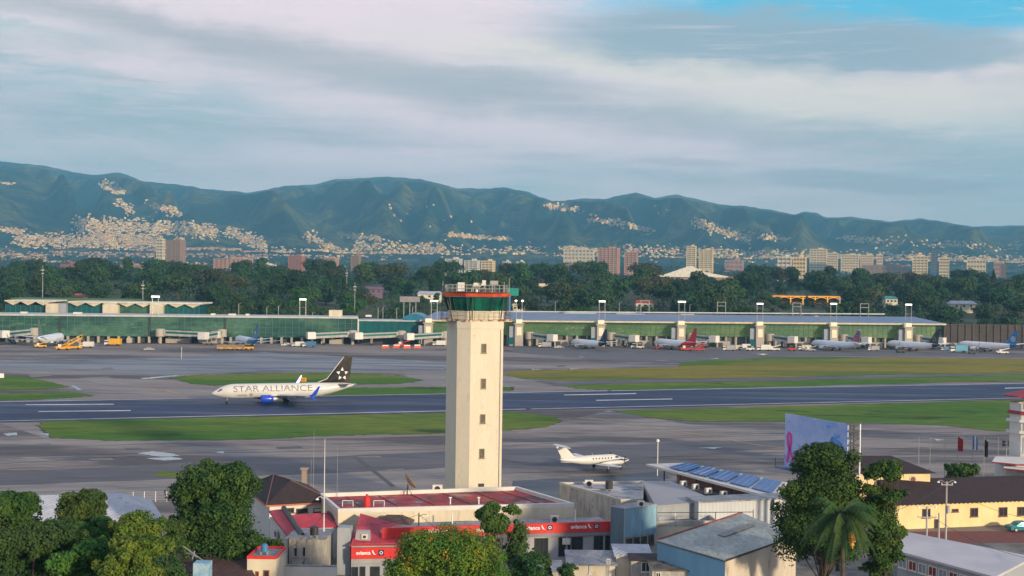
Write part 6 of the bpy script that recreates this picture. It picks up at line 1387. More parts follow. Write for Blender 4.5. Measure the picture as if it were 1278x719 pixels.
# right concourse
tr_ = empty('terminal_concourse', 'long lit glass concourse under a blue metal roof right of the control tower', 'terminal', (wline(850).x, TD(850), 0))
gates = [535, 648, 750, 850, 948, 1040, 1133]
segs = [532]+[g for g in gates[1:]]+[1168]
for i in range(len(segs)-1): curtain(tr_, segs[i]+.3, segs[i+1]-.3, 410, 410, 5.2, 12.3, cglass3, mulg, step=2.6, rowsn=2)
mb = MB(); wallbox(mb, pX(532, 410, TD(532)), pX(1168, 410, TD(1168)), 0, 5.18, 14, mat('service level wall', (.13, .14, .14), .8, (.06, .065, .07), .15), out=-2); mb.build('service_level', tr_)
for i in range(52):
    px = 534+i*12.4; p = pX(px, 428, TD(px)); mb = MB(); mb.box((p.x, p.y-.2, 0), (.9, .9, 5.15), concw); mb.build('pillar', tr_)
E1, E2 = Q(524, 399, TD(524)-4), Q(1181, 404, TD(1181)-4); K2, K1 = Q(1141, 395.5, TD(1141)+30), Q(545, 388.5, TD(545)+30)
slab_roof([E1, E2, K2, K1], .8, bluroof, tr_, trim=mat('cream roof fascia', (.60, .52, .38), .7))
R1, R2 = Q(560, 388.3, TD(560)+30), Q(1104, 392, TD(1104)+30); mb = MB(); mb.tube([R1, R2], .45, mat('pale roof edge', (.5, .52, .52)), 4); mb.build('ridge_strip', tr_)
M = []
for px0, px1 in ((700, 740), (765, 800), (845, 862), (1015, 1020)):
    t0, t1 = (px0-545)/600, (px1-545)/600; a = K1+(K2-K1)*t0; b = K1+(K2-K1)*t1; mb = MB(); a2 = a+(E1-K1)*.12; b2 = b+(E1-K1)*.12; mb.face([a2+Vector((0, 0, .05)), b2+Vector((0, 0, .05)), b+Vector((0, 0, .05)), a+Vector((0, 0, .05))], white); mb.build('skylight', tr_)
# gate stair towers with lit caps
side = ['beside the control tower', 'immediately right of the control tower', 'behind the small dark tailed jet', 'behind the red tailed jet', 'between the red tailed and striped tailed jets', 'behind the striped tail jet', 'near the right end of the blue roof']
for g, sd_ in zip(gates, side):
    D = TD(g)-5.5; q = Q(g, 400, D); root = empty('gate_tower', 'cream gate stair tower with lit cap '+sd_, 'gate tower', (q.x, D, 0), 'gate towers of the right concourse')
    zt = 11.2; mb = MB(); mb.box((q.x, D, 0), (4.2, 4.5, zt), concw); mb.box((q.x-3.6, D+.8, 0), (2.9, 3.5, zt-1.2), greyw); mb.build('shaft', root)
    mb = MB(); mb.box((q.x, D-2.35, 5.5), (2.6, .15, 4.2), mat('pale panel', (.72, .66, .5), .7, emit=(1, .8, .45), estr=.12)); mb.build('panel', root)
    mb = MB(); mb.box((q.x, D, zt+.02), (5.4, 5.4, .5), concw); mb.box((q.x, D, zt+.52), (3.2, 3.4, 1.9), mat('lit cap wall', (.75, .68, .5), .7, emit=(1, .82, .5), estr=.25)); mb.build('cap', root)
    mb = MB(); mb.box((q.x-4.2, D-.5, 1), (2.2, 3, 3.4), cglass2); mb.build('lobby', root)
# light masts
mlab = [(194, 370, 'rising from the left concourse near the old terminal end'), (378, 373.5, 'above the middle of the left concourse'), (542, 375.5, 'immediately left of the control tower cab'), (648, 375, 'with two round lamps right of the control tower cab'), (751.5, 376, 'behind the small dark tailed jet'),
        (851, 376.5, 'with the brightest lamp behind the red tailed jet'), (948.5, 379, 'in front of the left end of the orange pavilion'), (1040.5, 379, 'at the right end of the orange pavilion'), (1134, 380, 'nearest the right end of the concourse')]
for px, yt, lab in mlab:
    D = TD(px)+3; q = Q(px, yt, D); root = empty('floodlight_mast', 'twin pole floodlight mast '+lab, 'floodlight mast', (q.x, D, 12), 'floodlight masts along the terminal'); zb = 13 if px < 500 else 12
    for s in (-1, 1): mb = MB(); mb.tube([(q.x+s*1.55, D, zb-8 if px in (194, 378) else zb), (q.x+s*1.55, D, q.z)], .16, steel, 5); mb.build('pole', root)
    if px in (194, 378):
        root.location = (q.x, D, 0); 
        for ch in root.children: ch.location.z = 12
        root.location.z = 0
        ORG[root.name] = Vector((q.x, D, 0))
    mb = MB(); [mb.tube([(q.x-1.55, D, zb+(q.z-zb)*k), (q.x+1.55, D, zb+(q.z-zb)*k)], .08, steel, 4) for k in (.15, .55)]; mb.build('brace', root)
    if px == 648:
        for s in (-1, 1): mb = MB(); mb.rot((q.x+s*1.7, D-.3, q.z-.2), (0, 0, 1), [(-.5, .05), (-.3, .6), (.3, .6), (.5, .05)], lampm, 10); mb.build('lamp_head', root)
    else:
        w_ = 3.3 if px not in (194, 542, 851) else 4.0
        mb = MB(); mb.box((q.x, D, q.z-.45), (w_, .9, .7), lampm); mb.box((q.x, D+.1, q.z+.26), (w_+.2, 1.0, .12), steel); mb.build('lamp_head', root)
for px, yt in ((805, 375), (900.5, 377), (1079, 379), (994.5, 378)):
    D = 672; q = Q(px, yt, D); root = empty('gantry', 'unlit twin pole frame behind the concourse '+{805: 'left of the brightest mast', 900.5: 'between the red tail gate and the pavilion', 1079: 'right of the pavilion', 994.5: 'in front of the pavilion arches'}[px], 'gantry', (q.x, D, 0), 'unlit frames behind the concourse')
    for s in (-1, 1): mb = MB(); mb.tube([(q.x+s*2.3, D, 0), (q.x+s*2.3, D, q.z)], .2, steel, 5); mb.build('pole', root)
    mb = MB(); [mb.tube([(q.x-2.3, D, q.z-k), (q.x+2.3, D, q.z-k)], .15, steel, 4) for k in (.1, 2.2)]; mb.build('crossbar', root)
lpn = 0
for px, yt in ((212, 377), (298, 379), (333, 383), (347.5, 381.5), (390, 390), (472, 384), (478, 383), (495, 385), (515, 383), (693, 377), (773, 378), (861, 380)):
    D = 676; q = Q(px, yt, D); lpn += 1; mb = MB(); mb.tube([(q.x, D, 0), (q.x, D, q.z), (q.x+1.2, D, q.z+.1)], .12, steel, 5); mb.build('lamp_post', tag=('thin grey lamp post on the road behind the terminal', 'lamp post', 'lamp posts on the road behind the terminal'))
# jet bridges
def jet(px0, px1, lab, dD=11, m_=None, low=0):
    m_ = m_ or mat('jet bridge panel', (.36, .36, .34), .6, (.25, .26, .26), .5)
    D0 = TD(px0)-5; D1 = TD(px1)-5-dD; a = pX(px0, 420, D0); b = pX(px1, 420, D1); root = empty('jet_bridge', lab, 'jet bridge', a, 'jet bridges on the apron')
    mb = MB(); mb.rot((a.x, a.y, 0), (0, 0, 1), [(0, .8), (3.4, .8), (3.5, 2.3), (7.0, 2.3), (7.3, 1.8), (7.35, .05)], concw, 14); mb.build('rotunda', root)
    e_ = (b-a).normalized(); n_ = Vector((e_.y, -e_.x, 0)); zf0, zf1 = 4.0, 3.3
    mb = MB(); vs = []
    for p, z, w_ in ((a+e_*2.0, zf0, 1.45), (b, zf1, 1.45)):
        for s, h in ((-1, 0), (1, 0), (1, 2.7), (-1, 2.7)): vs.append(p+n_*s*w_+Vector((0, 0, z+h)))
    mb.add(vs, [(0, 1, 2, 3), (7, 6, 5, 4), (0, 4, 5, 1), (1, 5, 6, 2), (2, 6, 7, 3), (3, 7, 4, 0)], m_); mb.build('tunnel', root)
    for s in (-1, 1):
        mb = MB(); p0 = a+e_*3+n_*s*1.47; p1 = b-e_*.6+n_*s*1.47; mb.face([(p0.x, p0.y, zf0+1.1), (p1.x, p1.y, zf1+1.1), (p1.x, p1.y, zf1+2.1), (p0.x, p0.y, zf0+2.1)], cglass2); mb.build('side_window', root)
    mb = MB(); mb.box((b.x+e_.x*1.6, b.y+e_.y*1.6, zf1-.2), (4.0, 3.9, 3.4), white, math.atan2(e_.y, e_.x)); mb.build('cab', root)
    mid_ = a+(b-a)*.75
    for s in (-1, 1): mb = MB(); p = mid_+n_*s*1.2; mb.tube([(p.x, p.y, .5), (p.x, p.y, 3.6)], .28, steel, 6); mb.build('leg', root)
    p = mid_
    for o_ in (-1.5, 1.0): mb = MB(); mb.rot((p.x+n_.x*o_, p.y+n_.y*o_, .55), n_, [(0, .05), (0, .55), (.5, .55), (.5, .05)], rubber, 12); mb.build('wheel', root)
jet(43, 8, 'jet bridge at the far left with its cab at the picture edge'); jet(200, 266, 'long jet bridge running right under the leftmost light mast', 4); jet(277, 256, 'short jet bridge beside the nose of the blue tailed jet', 14)
jet(440, 392, 'jet bridge left of the dark teal glass hall', 5); jet(501, 451, 'white jet bridge below the dark teal glass hall', 5); jet(556, 514, 'sloping jet bridge partly behind the control tower on its left', 8)
for g, l2 in ((648, 'just right of the control tower'), (750, 'right of the small dark tailed jet'), (850, 'right of the red tailed jet'), (948, 'below the left end of the pavilion'), (1040, 'right of the striped tail jet'), (1133, 'near the right end of the concourse')):
    jet(g+13, g+38, 'jet bridge '+l2, 9)
    root = empty('service_shed', 'small dark service shed at the gate '+l2, 'shed', pX(g+52, 430, TD(g+52)-6), 'service sheds at the gates'); p = pX(g+52, 430, TD(g+52)-6)
    mb = MB(); mb.box((p.x, p.y, 0), (7, 4, 3.2), concw); mb.build('wall', root); mb = MB(); mb.box((p.x-1.5, p.y-2.05, 0), (2.4, .12, 2.5), darkbay); mb.build('door', root)
# brown rear wall right of the concourse
rw_ = empty('rear_wall', 'dark brown ribbed retaining wall right of the blue roofed concourse', 'wall', pX(1230, 420, 662)); a, b = pX(1178, 420, 662), pX(1400, 420, 668); zt = Q(1230, 405, 664).z
mb = MB(); wallbox(mb, a, b, 0, zt, 3, mat('brown wall', (.075, .06, .055), .9, (.045, .04, .04), .08)); mb.build('wall', rw_)
mb = MB()
for k in range(5): z = zt*(.2+.19*k); mb.tube([(a.x, a.y-.3, z), (b.x, b.y-.3, z)], .18, brownroof, 4)
mb.build('rail', rw_)
for k in range(26): p = a+(b-a)*k/25; mb = MB(); mb.box((p.x, p.y-.5, 0), (.3, .4, zt+.2), grime); mb.build('post', rw_)
# ------------------------------------------------------------------ airliners
def loft(mb, st, m_at, n=24):
    """st: (x, zc, half width, half height); m_at(x) -> material"""
    vs = []
    for x, zc, rw__, rh in st:
        for k in range(n): t = 2*math.pi*k/n; vs.append(Vector((x, math.cos(t)*rw__, zc+math.sin(t)*rh)))
    b = len(mb.v); mb.v += vs
    for i in range(len(st)-1):
        for k in range(n):
            mb.f.append((b+i*n+k, b+i*n+(k+1) % n, b+(i+1)*n+(k+1) % n, b+(i+1)*n+k)); t = 2*math.pi*(k+.5)/n
            mb.m.append(mb.mi(m_at((st[i][0]+st[i+1][0])/2, math.sin(t))))
    return mb
def wing(mb, secs, m):
    """secs: (leading edge x, y, z, chord, thickness, vertical?) airfoil sections joined"""
    prof_ = [(0, 0), (.08, .5), (.3, .62), (.65, .35), (1, .02), (.65, -.18), (.3, -.36), (.08, -.32)]; vs = []; n = len(prof_)
    for x, y, z, c_, th, vert in secs:
        for u, v in prof_:
            if vert: vs.append((x-u*c_, y+v*th, z))
            else: vs.append((x-u*c_, y, z+v*th))
    fs = [(i*n+k, i*n+(k+1) % n, (i+1)*n+(k+1) % n, (i+1)*n+k) for i in range(len(secs)-1) for k in range(n)]+[tuple(range(n)), tuple(range(len(secs)*n-1, (len(secs)-1)*n-1, -1))]
    return mb.add(vs, fs, m)
FUS = [(19.75, 2.75, .03, .03), (19.5, 2.78, .34, .32), (19.0, 2.82, .66, .62), (18.2, 2.92, 1.03, 1.0), (17.2, 3.07, 1.36, 1.38), (16.0, 3.2, 1.66, 1.72), (14.5, 3.26, 1.84, 1.95), (13, 3.28, 1.88, 2.0), (0, 3.28, 1.88, 2.0), (-7.5, 3.28, 1.88, 2.0),
       (-10, 3.4, 1.82, 1.88), (-12.5, 3.66, 1.6, 1.6), (-15, 3.98, 1.22, 1.24), (-17.3, 4.28, .76, .82), (-19, 4.48, .36, .42), (-19.7, 4.55, .12, .15)]
def fine(st):
    out = [st[0]]
    for a, b in zip(st, st[1:]):
        k = max(1, int(abs(a[0]-b[0])/1.2))
        for i in range(1, k+1): out.append(tuple(a[j]+(b[j]-a[j])*i/k for j in range(4)))
    return out
def airliner(name, label, body, rear=None, rearx=-8, tailm=None, engm=None, wingm=None, letm=None, stripes=None, slant=0, belly=None):
    tailm = tailm or body; engm = engm or body; wingm = wingm or mat('aircraft wing grey', (.42, .44, .47), .35); letm = letm or tailm
    root = empty(name, label, 'airliner', local=True)
    mb = MB(); loft(mb, fine(FUS), lambda x, s: (rear if (rear and x < rearx-slant*s) else body)); fu = mb.build('fuselage', root, smooth=True)
    mb = MB(); loft(mb, [(4.5, 1.75, .2, .1), (3.5, 1.75, 1.9, .55), (-3, 1.7, 1.95, .62), (-4.6, 1.8, .3, .1)], lambda x, s: body, 16); mb.build('belly_fairing', root, smooth=True)
    for s in (-1, 1):
        mb = MB(); wing(mb, [(5.2, s*1.5, 2.0, 7.6, .9, 0), (1.8, s*6, 2.45, 4.6, .55, 0), (-4.4, s*16.4, 3.2, 1.7, .2, 0)], wingm); w_ = mb.build('wing', root)
        mb = MB(); wing(mb, [(-4.35, s*16.4, 3.2, 1.7, .2, 0), (-5.2, s*16.9, 3.7, 1.35, .16, 1), (-6.9, s*17.35, 5.8, .55, .08, 1)], letm); mb.build('winglet', w_)
        mb = MB(); wing(mb, [(-4.6, s*16.45, 3.18, 1.2, .14, 0), (-5.9, s*17.1, 2.2, .5, .07, 0)], letm); mb.build('winglet', w_)
        mb = MB(); [mb.rot((-1.5-.5*abs(y)*.5, s*y, 1.95+.06*y), (-1, 0, 0), [(-1.6, .05), (-1.0, .28), (1.2, .26), (2.6, .05)], wingm, 8) for y in (4.2, 7.5, 11.0)]; mb.build('flap_fairing', w_)
        e_ = mb = MB(); mb.rot((6.9, s*4.85, 1.55), (-1, 0, 0), [(0.06, .88), (0, .95), (.1, 1.02), (1.2, 1.08), (2.6, 1.02), (3.4, .88), (3.4, .7)], engm, 20); en = mb.build('engine', root, smooth=True)
        mb = MB(); mb.rot((6.9, s*4.85, 1.55), (-1, 0, 0), [(.35, .88), (.4, .02)], dark, 20); mb.rot((6.9, s*4.85, 1.55), (-1, 0, 0), [(.0, .86), (.35, .88)], steel, 20); mb.build('intake', en)
        mb = MB(); mb.rot((6.9, s*4.85, 1.55), (-1, 0, 0), [(3.3, .62), (4.2, .5), (4.9, .1)], steel, 14); mb.build('exhaust', en)
        mb = MB(); wing(mb, [(5.6, s*4.85, 2.3, 4.4, .35, 1), (3.6, s*4.85, 2.9, 3.0, .3, 1)], body); mb.build('pylon', en)
        mb = MB(); wing(mb, [(-14.7, s*.6, 4.75, 3.6, .4, 0), (-18.0, s*7.1, 5.35, 1.5, .15, 0)], body); mb.build('tailplane', root)
        mb = MB(); mb.tube([(-.6, s*2.86, .5), (-.5, s*2.6, 2.2)], .14, steel, 6); g_ = mb.build('landing_gear', root)
        for o_ in (-.35, .35): mb = MB(); mb.rot((-.6, s*2.86+o_-.18, .57), (0, 1, 0), [(0, .05), (0, .5), (.06, .57), (.3, .57), (.36, .5), (.36, .05)], rubber, 16); mb.build('wheel', g_)
    mb = MB(); mb.tube([(15.7, 0, .4), (15.5, 0, 1.8)], .10, steel, 6); mb.box((15.5, 0, 1.15), (.1, 1.0, .8), body); g_ = mb.build('nose_gear', root)
    for o_ in (-.28, .08): mb = MB(); mb.rot((15.7, o_, .38), (0, 1, 0), [(0, .05), (0, .33), (.2, .38), (.2, .05)], rubber, 14); mb.build('wheel', g_)
    # fin with dorsal fillet
    mb = MB(); wing(mb, [(-8.2, 0, 4.9, 10.2, .30, 1), (-12.0, 0, 6.1, 6.5, .42, 1), (-16.9, 0, 12.35, 2.3, .2, 1), (-17.2, 0, 12.5, 1.8, .1, 1)], tailm); fn = mb.build('fin', root)
    if stripes:
        for i, m_ in enumerate(stripes):
            z0 = 6.0+i*.62; 
            if z0 > 11.9: break
            for s in (-1, 1):
                def xl(z): return -12.0-(z-6.1)/6.25*4.9
                def xt(z): return -18.5-(z-6.1)/6.25*.7
                z1 = z0+.5; mb = MB(); mb.face([(xl(z0)-.2, s*.30, z0), (xt(z0)+.2, s*.24, z0-.5), (xt(z1)+.2, s*.22, z1-.5), (xl(z1)-.2, s*.28, z1)], m_); mb.build('tail_stripe', fn)
    for s in (-1, 1):
        mb = MB(); pts = []
        for (x, t) in ((18.35, .46), (17.45, .78), (16.95, .70), (17.05, .46), (17.9, .30)):
            st = [f_ for f_ in fine(FUS)]; st.sort(key=lambda f_: abs(f_[0]-x)); f_ = st[0]
            k = interp([(q[0], q[3]) for q in sorted(FUS)], x); k2 = interp([(q[0], q[2]) for q in sorted(FUS)], x); zc = interp([(q[0], q[1]) for q in sorted(FUS)], x)
            pts.append((x, s*math.cos(t)*(k2+.03), zc+math.sin(t)*(k+.03)))
        mb.face(pts, glassd); mb.build('cockpit_window', fu)
    return root, fu, fn
hd = -dirv   # airliner heads along the runway to the left
root, fu, fn = airliner('airliner', 'large white airliner with black starred tail and blue engines rolling on the runway', planew, tailm=mat('black fading tail', (.006, .006, .008), .4, (.05, .035, .025), .10, lo=.45, hi=.6, spec=.2), engm=pblue, letm=pblue)
nose = Q(264, 490, 330.5); ctr = Vector((nose.x, 330.5, 0))-hd*19.75
root.location = (ctr.x, ctr.y, .1); root.rotation_euler = (0, 0, math.atan2(hd.y, hd.x)); root.scale = (1.0, 1.0, 1.03)
def side_warp(xc, zc_, s=1, R=1.92, Rz=2.04, z_axis=3.28, flip=1):
    def f(x, y):
        z = zc_-z_axis; a0 = math.asin(max(-1, min(1, z/Rz))); a = a0+y/2.0
        return Vector((xc-flip*x, s*math.cos(a)*R, z_axis+math.sin(a)*Rz))
    return f
# camera side is the left (port, +y) side because the nose points left
place_text('livery_lettering', 'STAR ALLIANCE', 2.45, ptext, None, None, None, fu, width=21.6, warp=side_warp(3.2, 4.0), bold=-.012)
place_text('livery_lettering', 'UNITED', .62, ptext, None, None, None, fu, width=2.6, warp=side_warp(11.6, 2.25), bold=.01)
mb = MB(); wf = side_warp(9.2, 2.4); 
for k in range(3):
    mb.face([wf(-.45, -.4+k*.3), wf(.4, -.4+k*.3), wf(.4, -.22+k*.3), wf(-.45, -.22+k*.3)], ptext)
mb.build('emblem', fu)
def cabwin(x, m_=ptext, par=fu, z=3.98, s=1):
    a = math.asin((z-3.28)/2.02); mb = MB(); pts = []
    for dx, da in ((-.11, -.08), (.11, -.08), (.11, .08), (-.11, .08)): pts.append((x+dx, s*math.cos(a+da)*1.905, 3.28+math.sin(a+da)*2.025))
    mb.face(pts, m_); return mb.build('cabin_window', par)
wing_win = mat('soft cabin window', (.45, .46, .47), .3)
c0_ = cabwin(13.6, wing_win, z=3.45)
for i in range(1, 44):
    o = c0_.copy(); COL.objects.link(o); o.parent = fu; o.location = (-i*.56, 0, 0)
# tail stars: five white triangles pairs in a ring
mb = MB(); cx_, cz_ = -16.3, 7.6
for k in range(5):
    t = math.pi/2+k*2*math.pi/5; c_ = Vector((cx_+math.cos(t)*1.2, 0, cz_+math.sin(t)*1.3))
    for s in (1, -1):
        y = s*.36; pts = [c_+Vector((math.cos(t+a)*.56, 0, math.sin(t+a)*.60)) for a in (0, 2.25, -2.25)]; mb.face([Vector((p.x, y, p.z)) for p in (pts if s > 0 else pts[::-1])], textw)
mb.build('tail_emblem', fn)
mb = MB(); mb.tube([(-9.5, 0, 5.35), (-12.0, 0, 6.25), (-16.8, 0, 12.3)], .10, mat('bright fin edge', (.7, .68, .62), .4), 5); mb.build('leading_edge', fn)
mb = MB(); wf = side_warp(-12.0, 3.9); mb.face([(-8.6, 1.86, 4.05), (-12.2, 1.60, 4.2), (-12.2, 1.57, 4.45), (-8.8, 1.82, 4.22)], pteal); mb.build('side_stripe', fu)
PR = {}
def park(label, x0, x1, body, scale=1.0, yawoff=0.0, **k):
    pxm = (x0+x1)/2; D = TD(pxm)-27; root, f_, n_ = airliner('airliner', label, body, **k); p = pX(pxm, 430, D); root.location = (p.x, p.y, .02)
    ang = math.radians(180-61)+yawoff; root.rotation_euler = (0, 0, ang); root.scale = (scale*.92,)*3; root['group'] = 'airliners parked at the terminal gates'; return root, f_, n_
park('pale airliner at the far left gate seen nearly tail on', 34, 92, planewl, 1.12, -.42, tailm=mat('grey green tail', (.10, .16, .17), .4), engm=pnavy)
r_, f_, n_ = park('parked airliner with blue rear fuselage and blue tail left of the control tower', 284, 332, planewl, rear=pteal, rearx=-6, tailm=pteal, letm=planewl, slant=2.5)
mb = MB(); [mb.face([(-16+.9*s*0-a, s*.36, 7.2), (-14.9-a, s*.36, 8.2), (-15.6-a, s*.34, 9.4), (-16.6-a, s*.34, 8.4)], planewl) for s in (-1, 1) for a in (0,)]; mb.build('tail_emblem', n_)
park('small parked jet with navy tail just right of the control tower', 713, 757, planeb, .92, tailm=pnavy, rear=pnavy, rearx=-12)
park('parked airliner with bright red tail and red belly', 818, 867, planeb, tailm=pred, rear=pred, rearx=-7.5, slant=3.2, letm=planeb)
am = [mat('tail stripe red', (.55, .02, .03), .4), mat('tail stripe white', (.8, .8, .8), .4), mat('tail stripe blue', (.03, .07, .25), .4)]
park('parked airliner with red white and blue striped tail', 1018, 1067, planewl, tailm=am[1], stripes=[am[0], am[2], am[0], am[0], am[2], am[0], am[2], am[2], am[0], am[2]], letm=planewl)
r_, f_, n_ = park('parked white airliner with black tail near the end of the concourse', 1114, 1163, planeb, tailm=pblack, rear=pblack, rearx=-15, letm=planeb)
mb = MB(); [mb.face([(-16.2+dx, s*.37, 7.3+dz), (-15.7+dx, s*.37, 7.3+dz), (-15.9+dx, s*.37, 7.8+dz)], textw) for s in (-1, 1) for dx, dz in ((0, 1.2), (.8, .3), (-.9, .3), (.5, -.7), (-.6, -.7))]; mb.build('tail_emblem', n_)
r_, f_, n_ = park('parked white airliner with blue tail at the far right', 1204, 1259, planeb, tailm=pteal, rear=pteal, rearx=-15.5, letm=planeb, yawoff=.1)
mb = MB()
for s in (-1, 1):
    for rr_ in (1.5, 1.0, .5):
        for k in range(14): t0, t1 = 2*math.pi*k/14, 2*math.pi*(k+1)/14; mb.face([(-16.6+math.cos(t)*q, s*.38, 7.9+math.sin(t)*q) for t, q in ((t0, rr_), (t1, rr_), (t1, rr_-.2), (t0, rr_-.2))], textw)
mb.build('tail_emblem', n_)
# ------------------------------------------------------------------ turboprop
ka_ = empty('turboprop', 'small white twin turboprop with T tail and blue swoosh parked on the near apron', 'small plane', local=True)
KF = [(7.0, 1.55, .03, .03), (6.8, 1.56, .2, .18), (6.2, 1.62, .42, .38), (5.3, 1.72, .60, .55), (4.6, 1.84, .68, .68), (3.9, 2.0, .72, .84), (3.0, 2.05, .74, .9), (-1.5, 2.05, .74, .9), (-3, 2.1, .66, .78), (-5, 2.25, .42, .52), (-6.6, 2.4, .2, .28), (-7.1, 2.45, .05, .1)]
mb = MB(); loft(mb, fine(KF), lambda x, s: planew, 20); kf = mb.build('fuselage', ka_, smooth=True)
mb = MB(); wing(mb, [(-3.4, 0, 2.7, 3.6, .22, 1), (-4.5, 0, 3.1, 2.5, .26, 1), (-6.2, 0, 4.95, 1.75, .2, 1)], planew); fin_ = mb.build('fin', ka_)
mb = MB(); wing(mb, [(-6.5, -2.8, 5.0, .75, .08, 0), (-5.9, 0, 4.95, 1.5, .14, 0), (-6.5, 2.8, 5.0, .75, .08, 0)], planew); mb.build('tailplane', fin_)
mb = MB(); mb.tube([(-7.0, .02, 2.0), (-5.0, 0, 1.75)], .06, planew); mb.build('ventral_fin', ka_)
for s in (-1, 1):
    mb = MB(); wing(mb, [(2.5, s*.5, 1.3, 3.0, .35, 0), (1.8, s*2.6, 1.4, 2.4, .28, 0), (.6, s*8.2, 1.95, 1.0, .12, 0)], planew); mb.build('wing', ka_)
    mb = MB(); mb.rot((4.3, s*2.6, 1.75), (-1, 0, 0), [(-.05, .02), (0, .2), (.25, .36), (1.2, .46), (2.6, .42), (4.2, .16), (4.6, .02)], planew, 14); en = mb.build('engine', ka_, smooth=True)
    mb = MB(); mb.rot((4.3, s*2.6, 1.75), (1, 0, 0), [(-.05, .2), (.25, .14), (.4, .02)], steel, 10); pp = mb.build('propeller', en)
    for k in range(4):
        a = math.radians(20+90*k); mb = MB(); d = Vector((0, math.cos(a), math.sin(a))); c_ = Vector((4.42, s*2.6, 1.75)); q_ = Vector((.06, -math.sin(a)*.11, math.cos(a)*.11))
        mb.face([c_+d*.1-q_, c_+d*1.28-q_*.7, c_+d*1.28+q_*.7, c_+d*.1+q_], dark); mb.face([c_+d*1.28-q_*.7+Vector((.01, 0, 0)), c_+d*1.32-q_*.7, c_+d*1.32+q_*.7, c_+d*1.28+q_*.7], textw); mb.build('blade', en)
    mb = MB(); mb.tube([(1.2, s*2.6, .35), (1.2, s*2.6, 1.3)], .08, steel, 6); g_ = mb.build('landing_gear', ka_); mb = MB(); mb.rot((1.2, s*2.6-.12, .3), (0, 1, 0), [(0, .05), (0, .27), (.24, .3), (.24, .05)], rubber, 14); mb.build('wheel', g_)
    if s < 0:
        for i in range(7): mb = MB(); x = 2.9-i*.62; mb.rot((x, s*.735, 2.32), (0, s, 0), [(0, .15), (.02, .14), (.025, .01)], glassd, 10); mb.build('cabin_window', kf)
    mb = MB(); mb.face([(4.75, s*.52, 2.28), (4.15, s*.62, 2.62), (3.75, s*.68, 2.58), (3.75, s*.74, 2.25)], glassd); mb.build('cockpit_window', kf)
    mb = MB(); pts0 = [(6.4, .44, 1.75), (5.4, .64, 1.88), (4.4, .72, 1.92), (3.2, .765, 1.85), (1.8, .765, 1.65), (.6, .72, 1.45), (-.2, .60, 1.28)]
    for a, b in zip(pts0, pts0[1:]): mb.face([(a[0], s*(a[1]+.03), a[2]-.10), (b[0], s*(b[1]+.03), b[2]-.10), (b[0], s*(b[1]+.03), b[2]+.09), (a[0], s*(a[1]+.03), a[2]+.09)], pnavy)
    mb.build('swoosh_stripe', kf)
mb = MB(); mb.tube([(5.3, 0, .3), (5.2, 0, 1.4)], .07, steel, 6); g_ = mb.build('nose_gear', ka_); mb = MB(); mb.rot((5.3, -.1, .27), (0, 1, 0), [(0, .05), (0, .24), (.2, .26), (.2, .05)], rubber, 12); mb.build('wheel', g_)
mb = MB(); mb.tube([(-.5, 0, 2.9), (-.7, 0, 3.3)], .04, planew, 5); mb.tube([(-2.6, 0, 2.7), (-2.9, 0, 3.15)], .04, planew, 5); mb.build('aerial', kf)
kp = P(752, 586.5, 0); kh = Vector((.90, .43, 0)).normalized(); ka_.location = (kp.x-kh.x*1.6, kp.y-kh.y*1.6, .05); ka_.rotation_euler = (0, 0, math.atan2(kh.y, kh.x)); ka_.scale = (1.06, 1.06, .98)
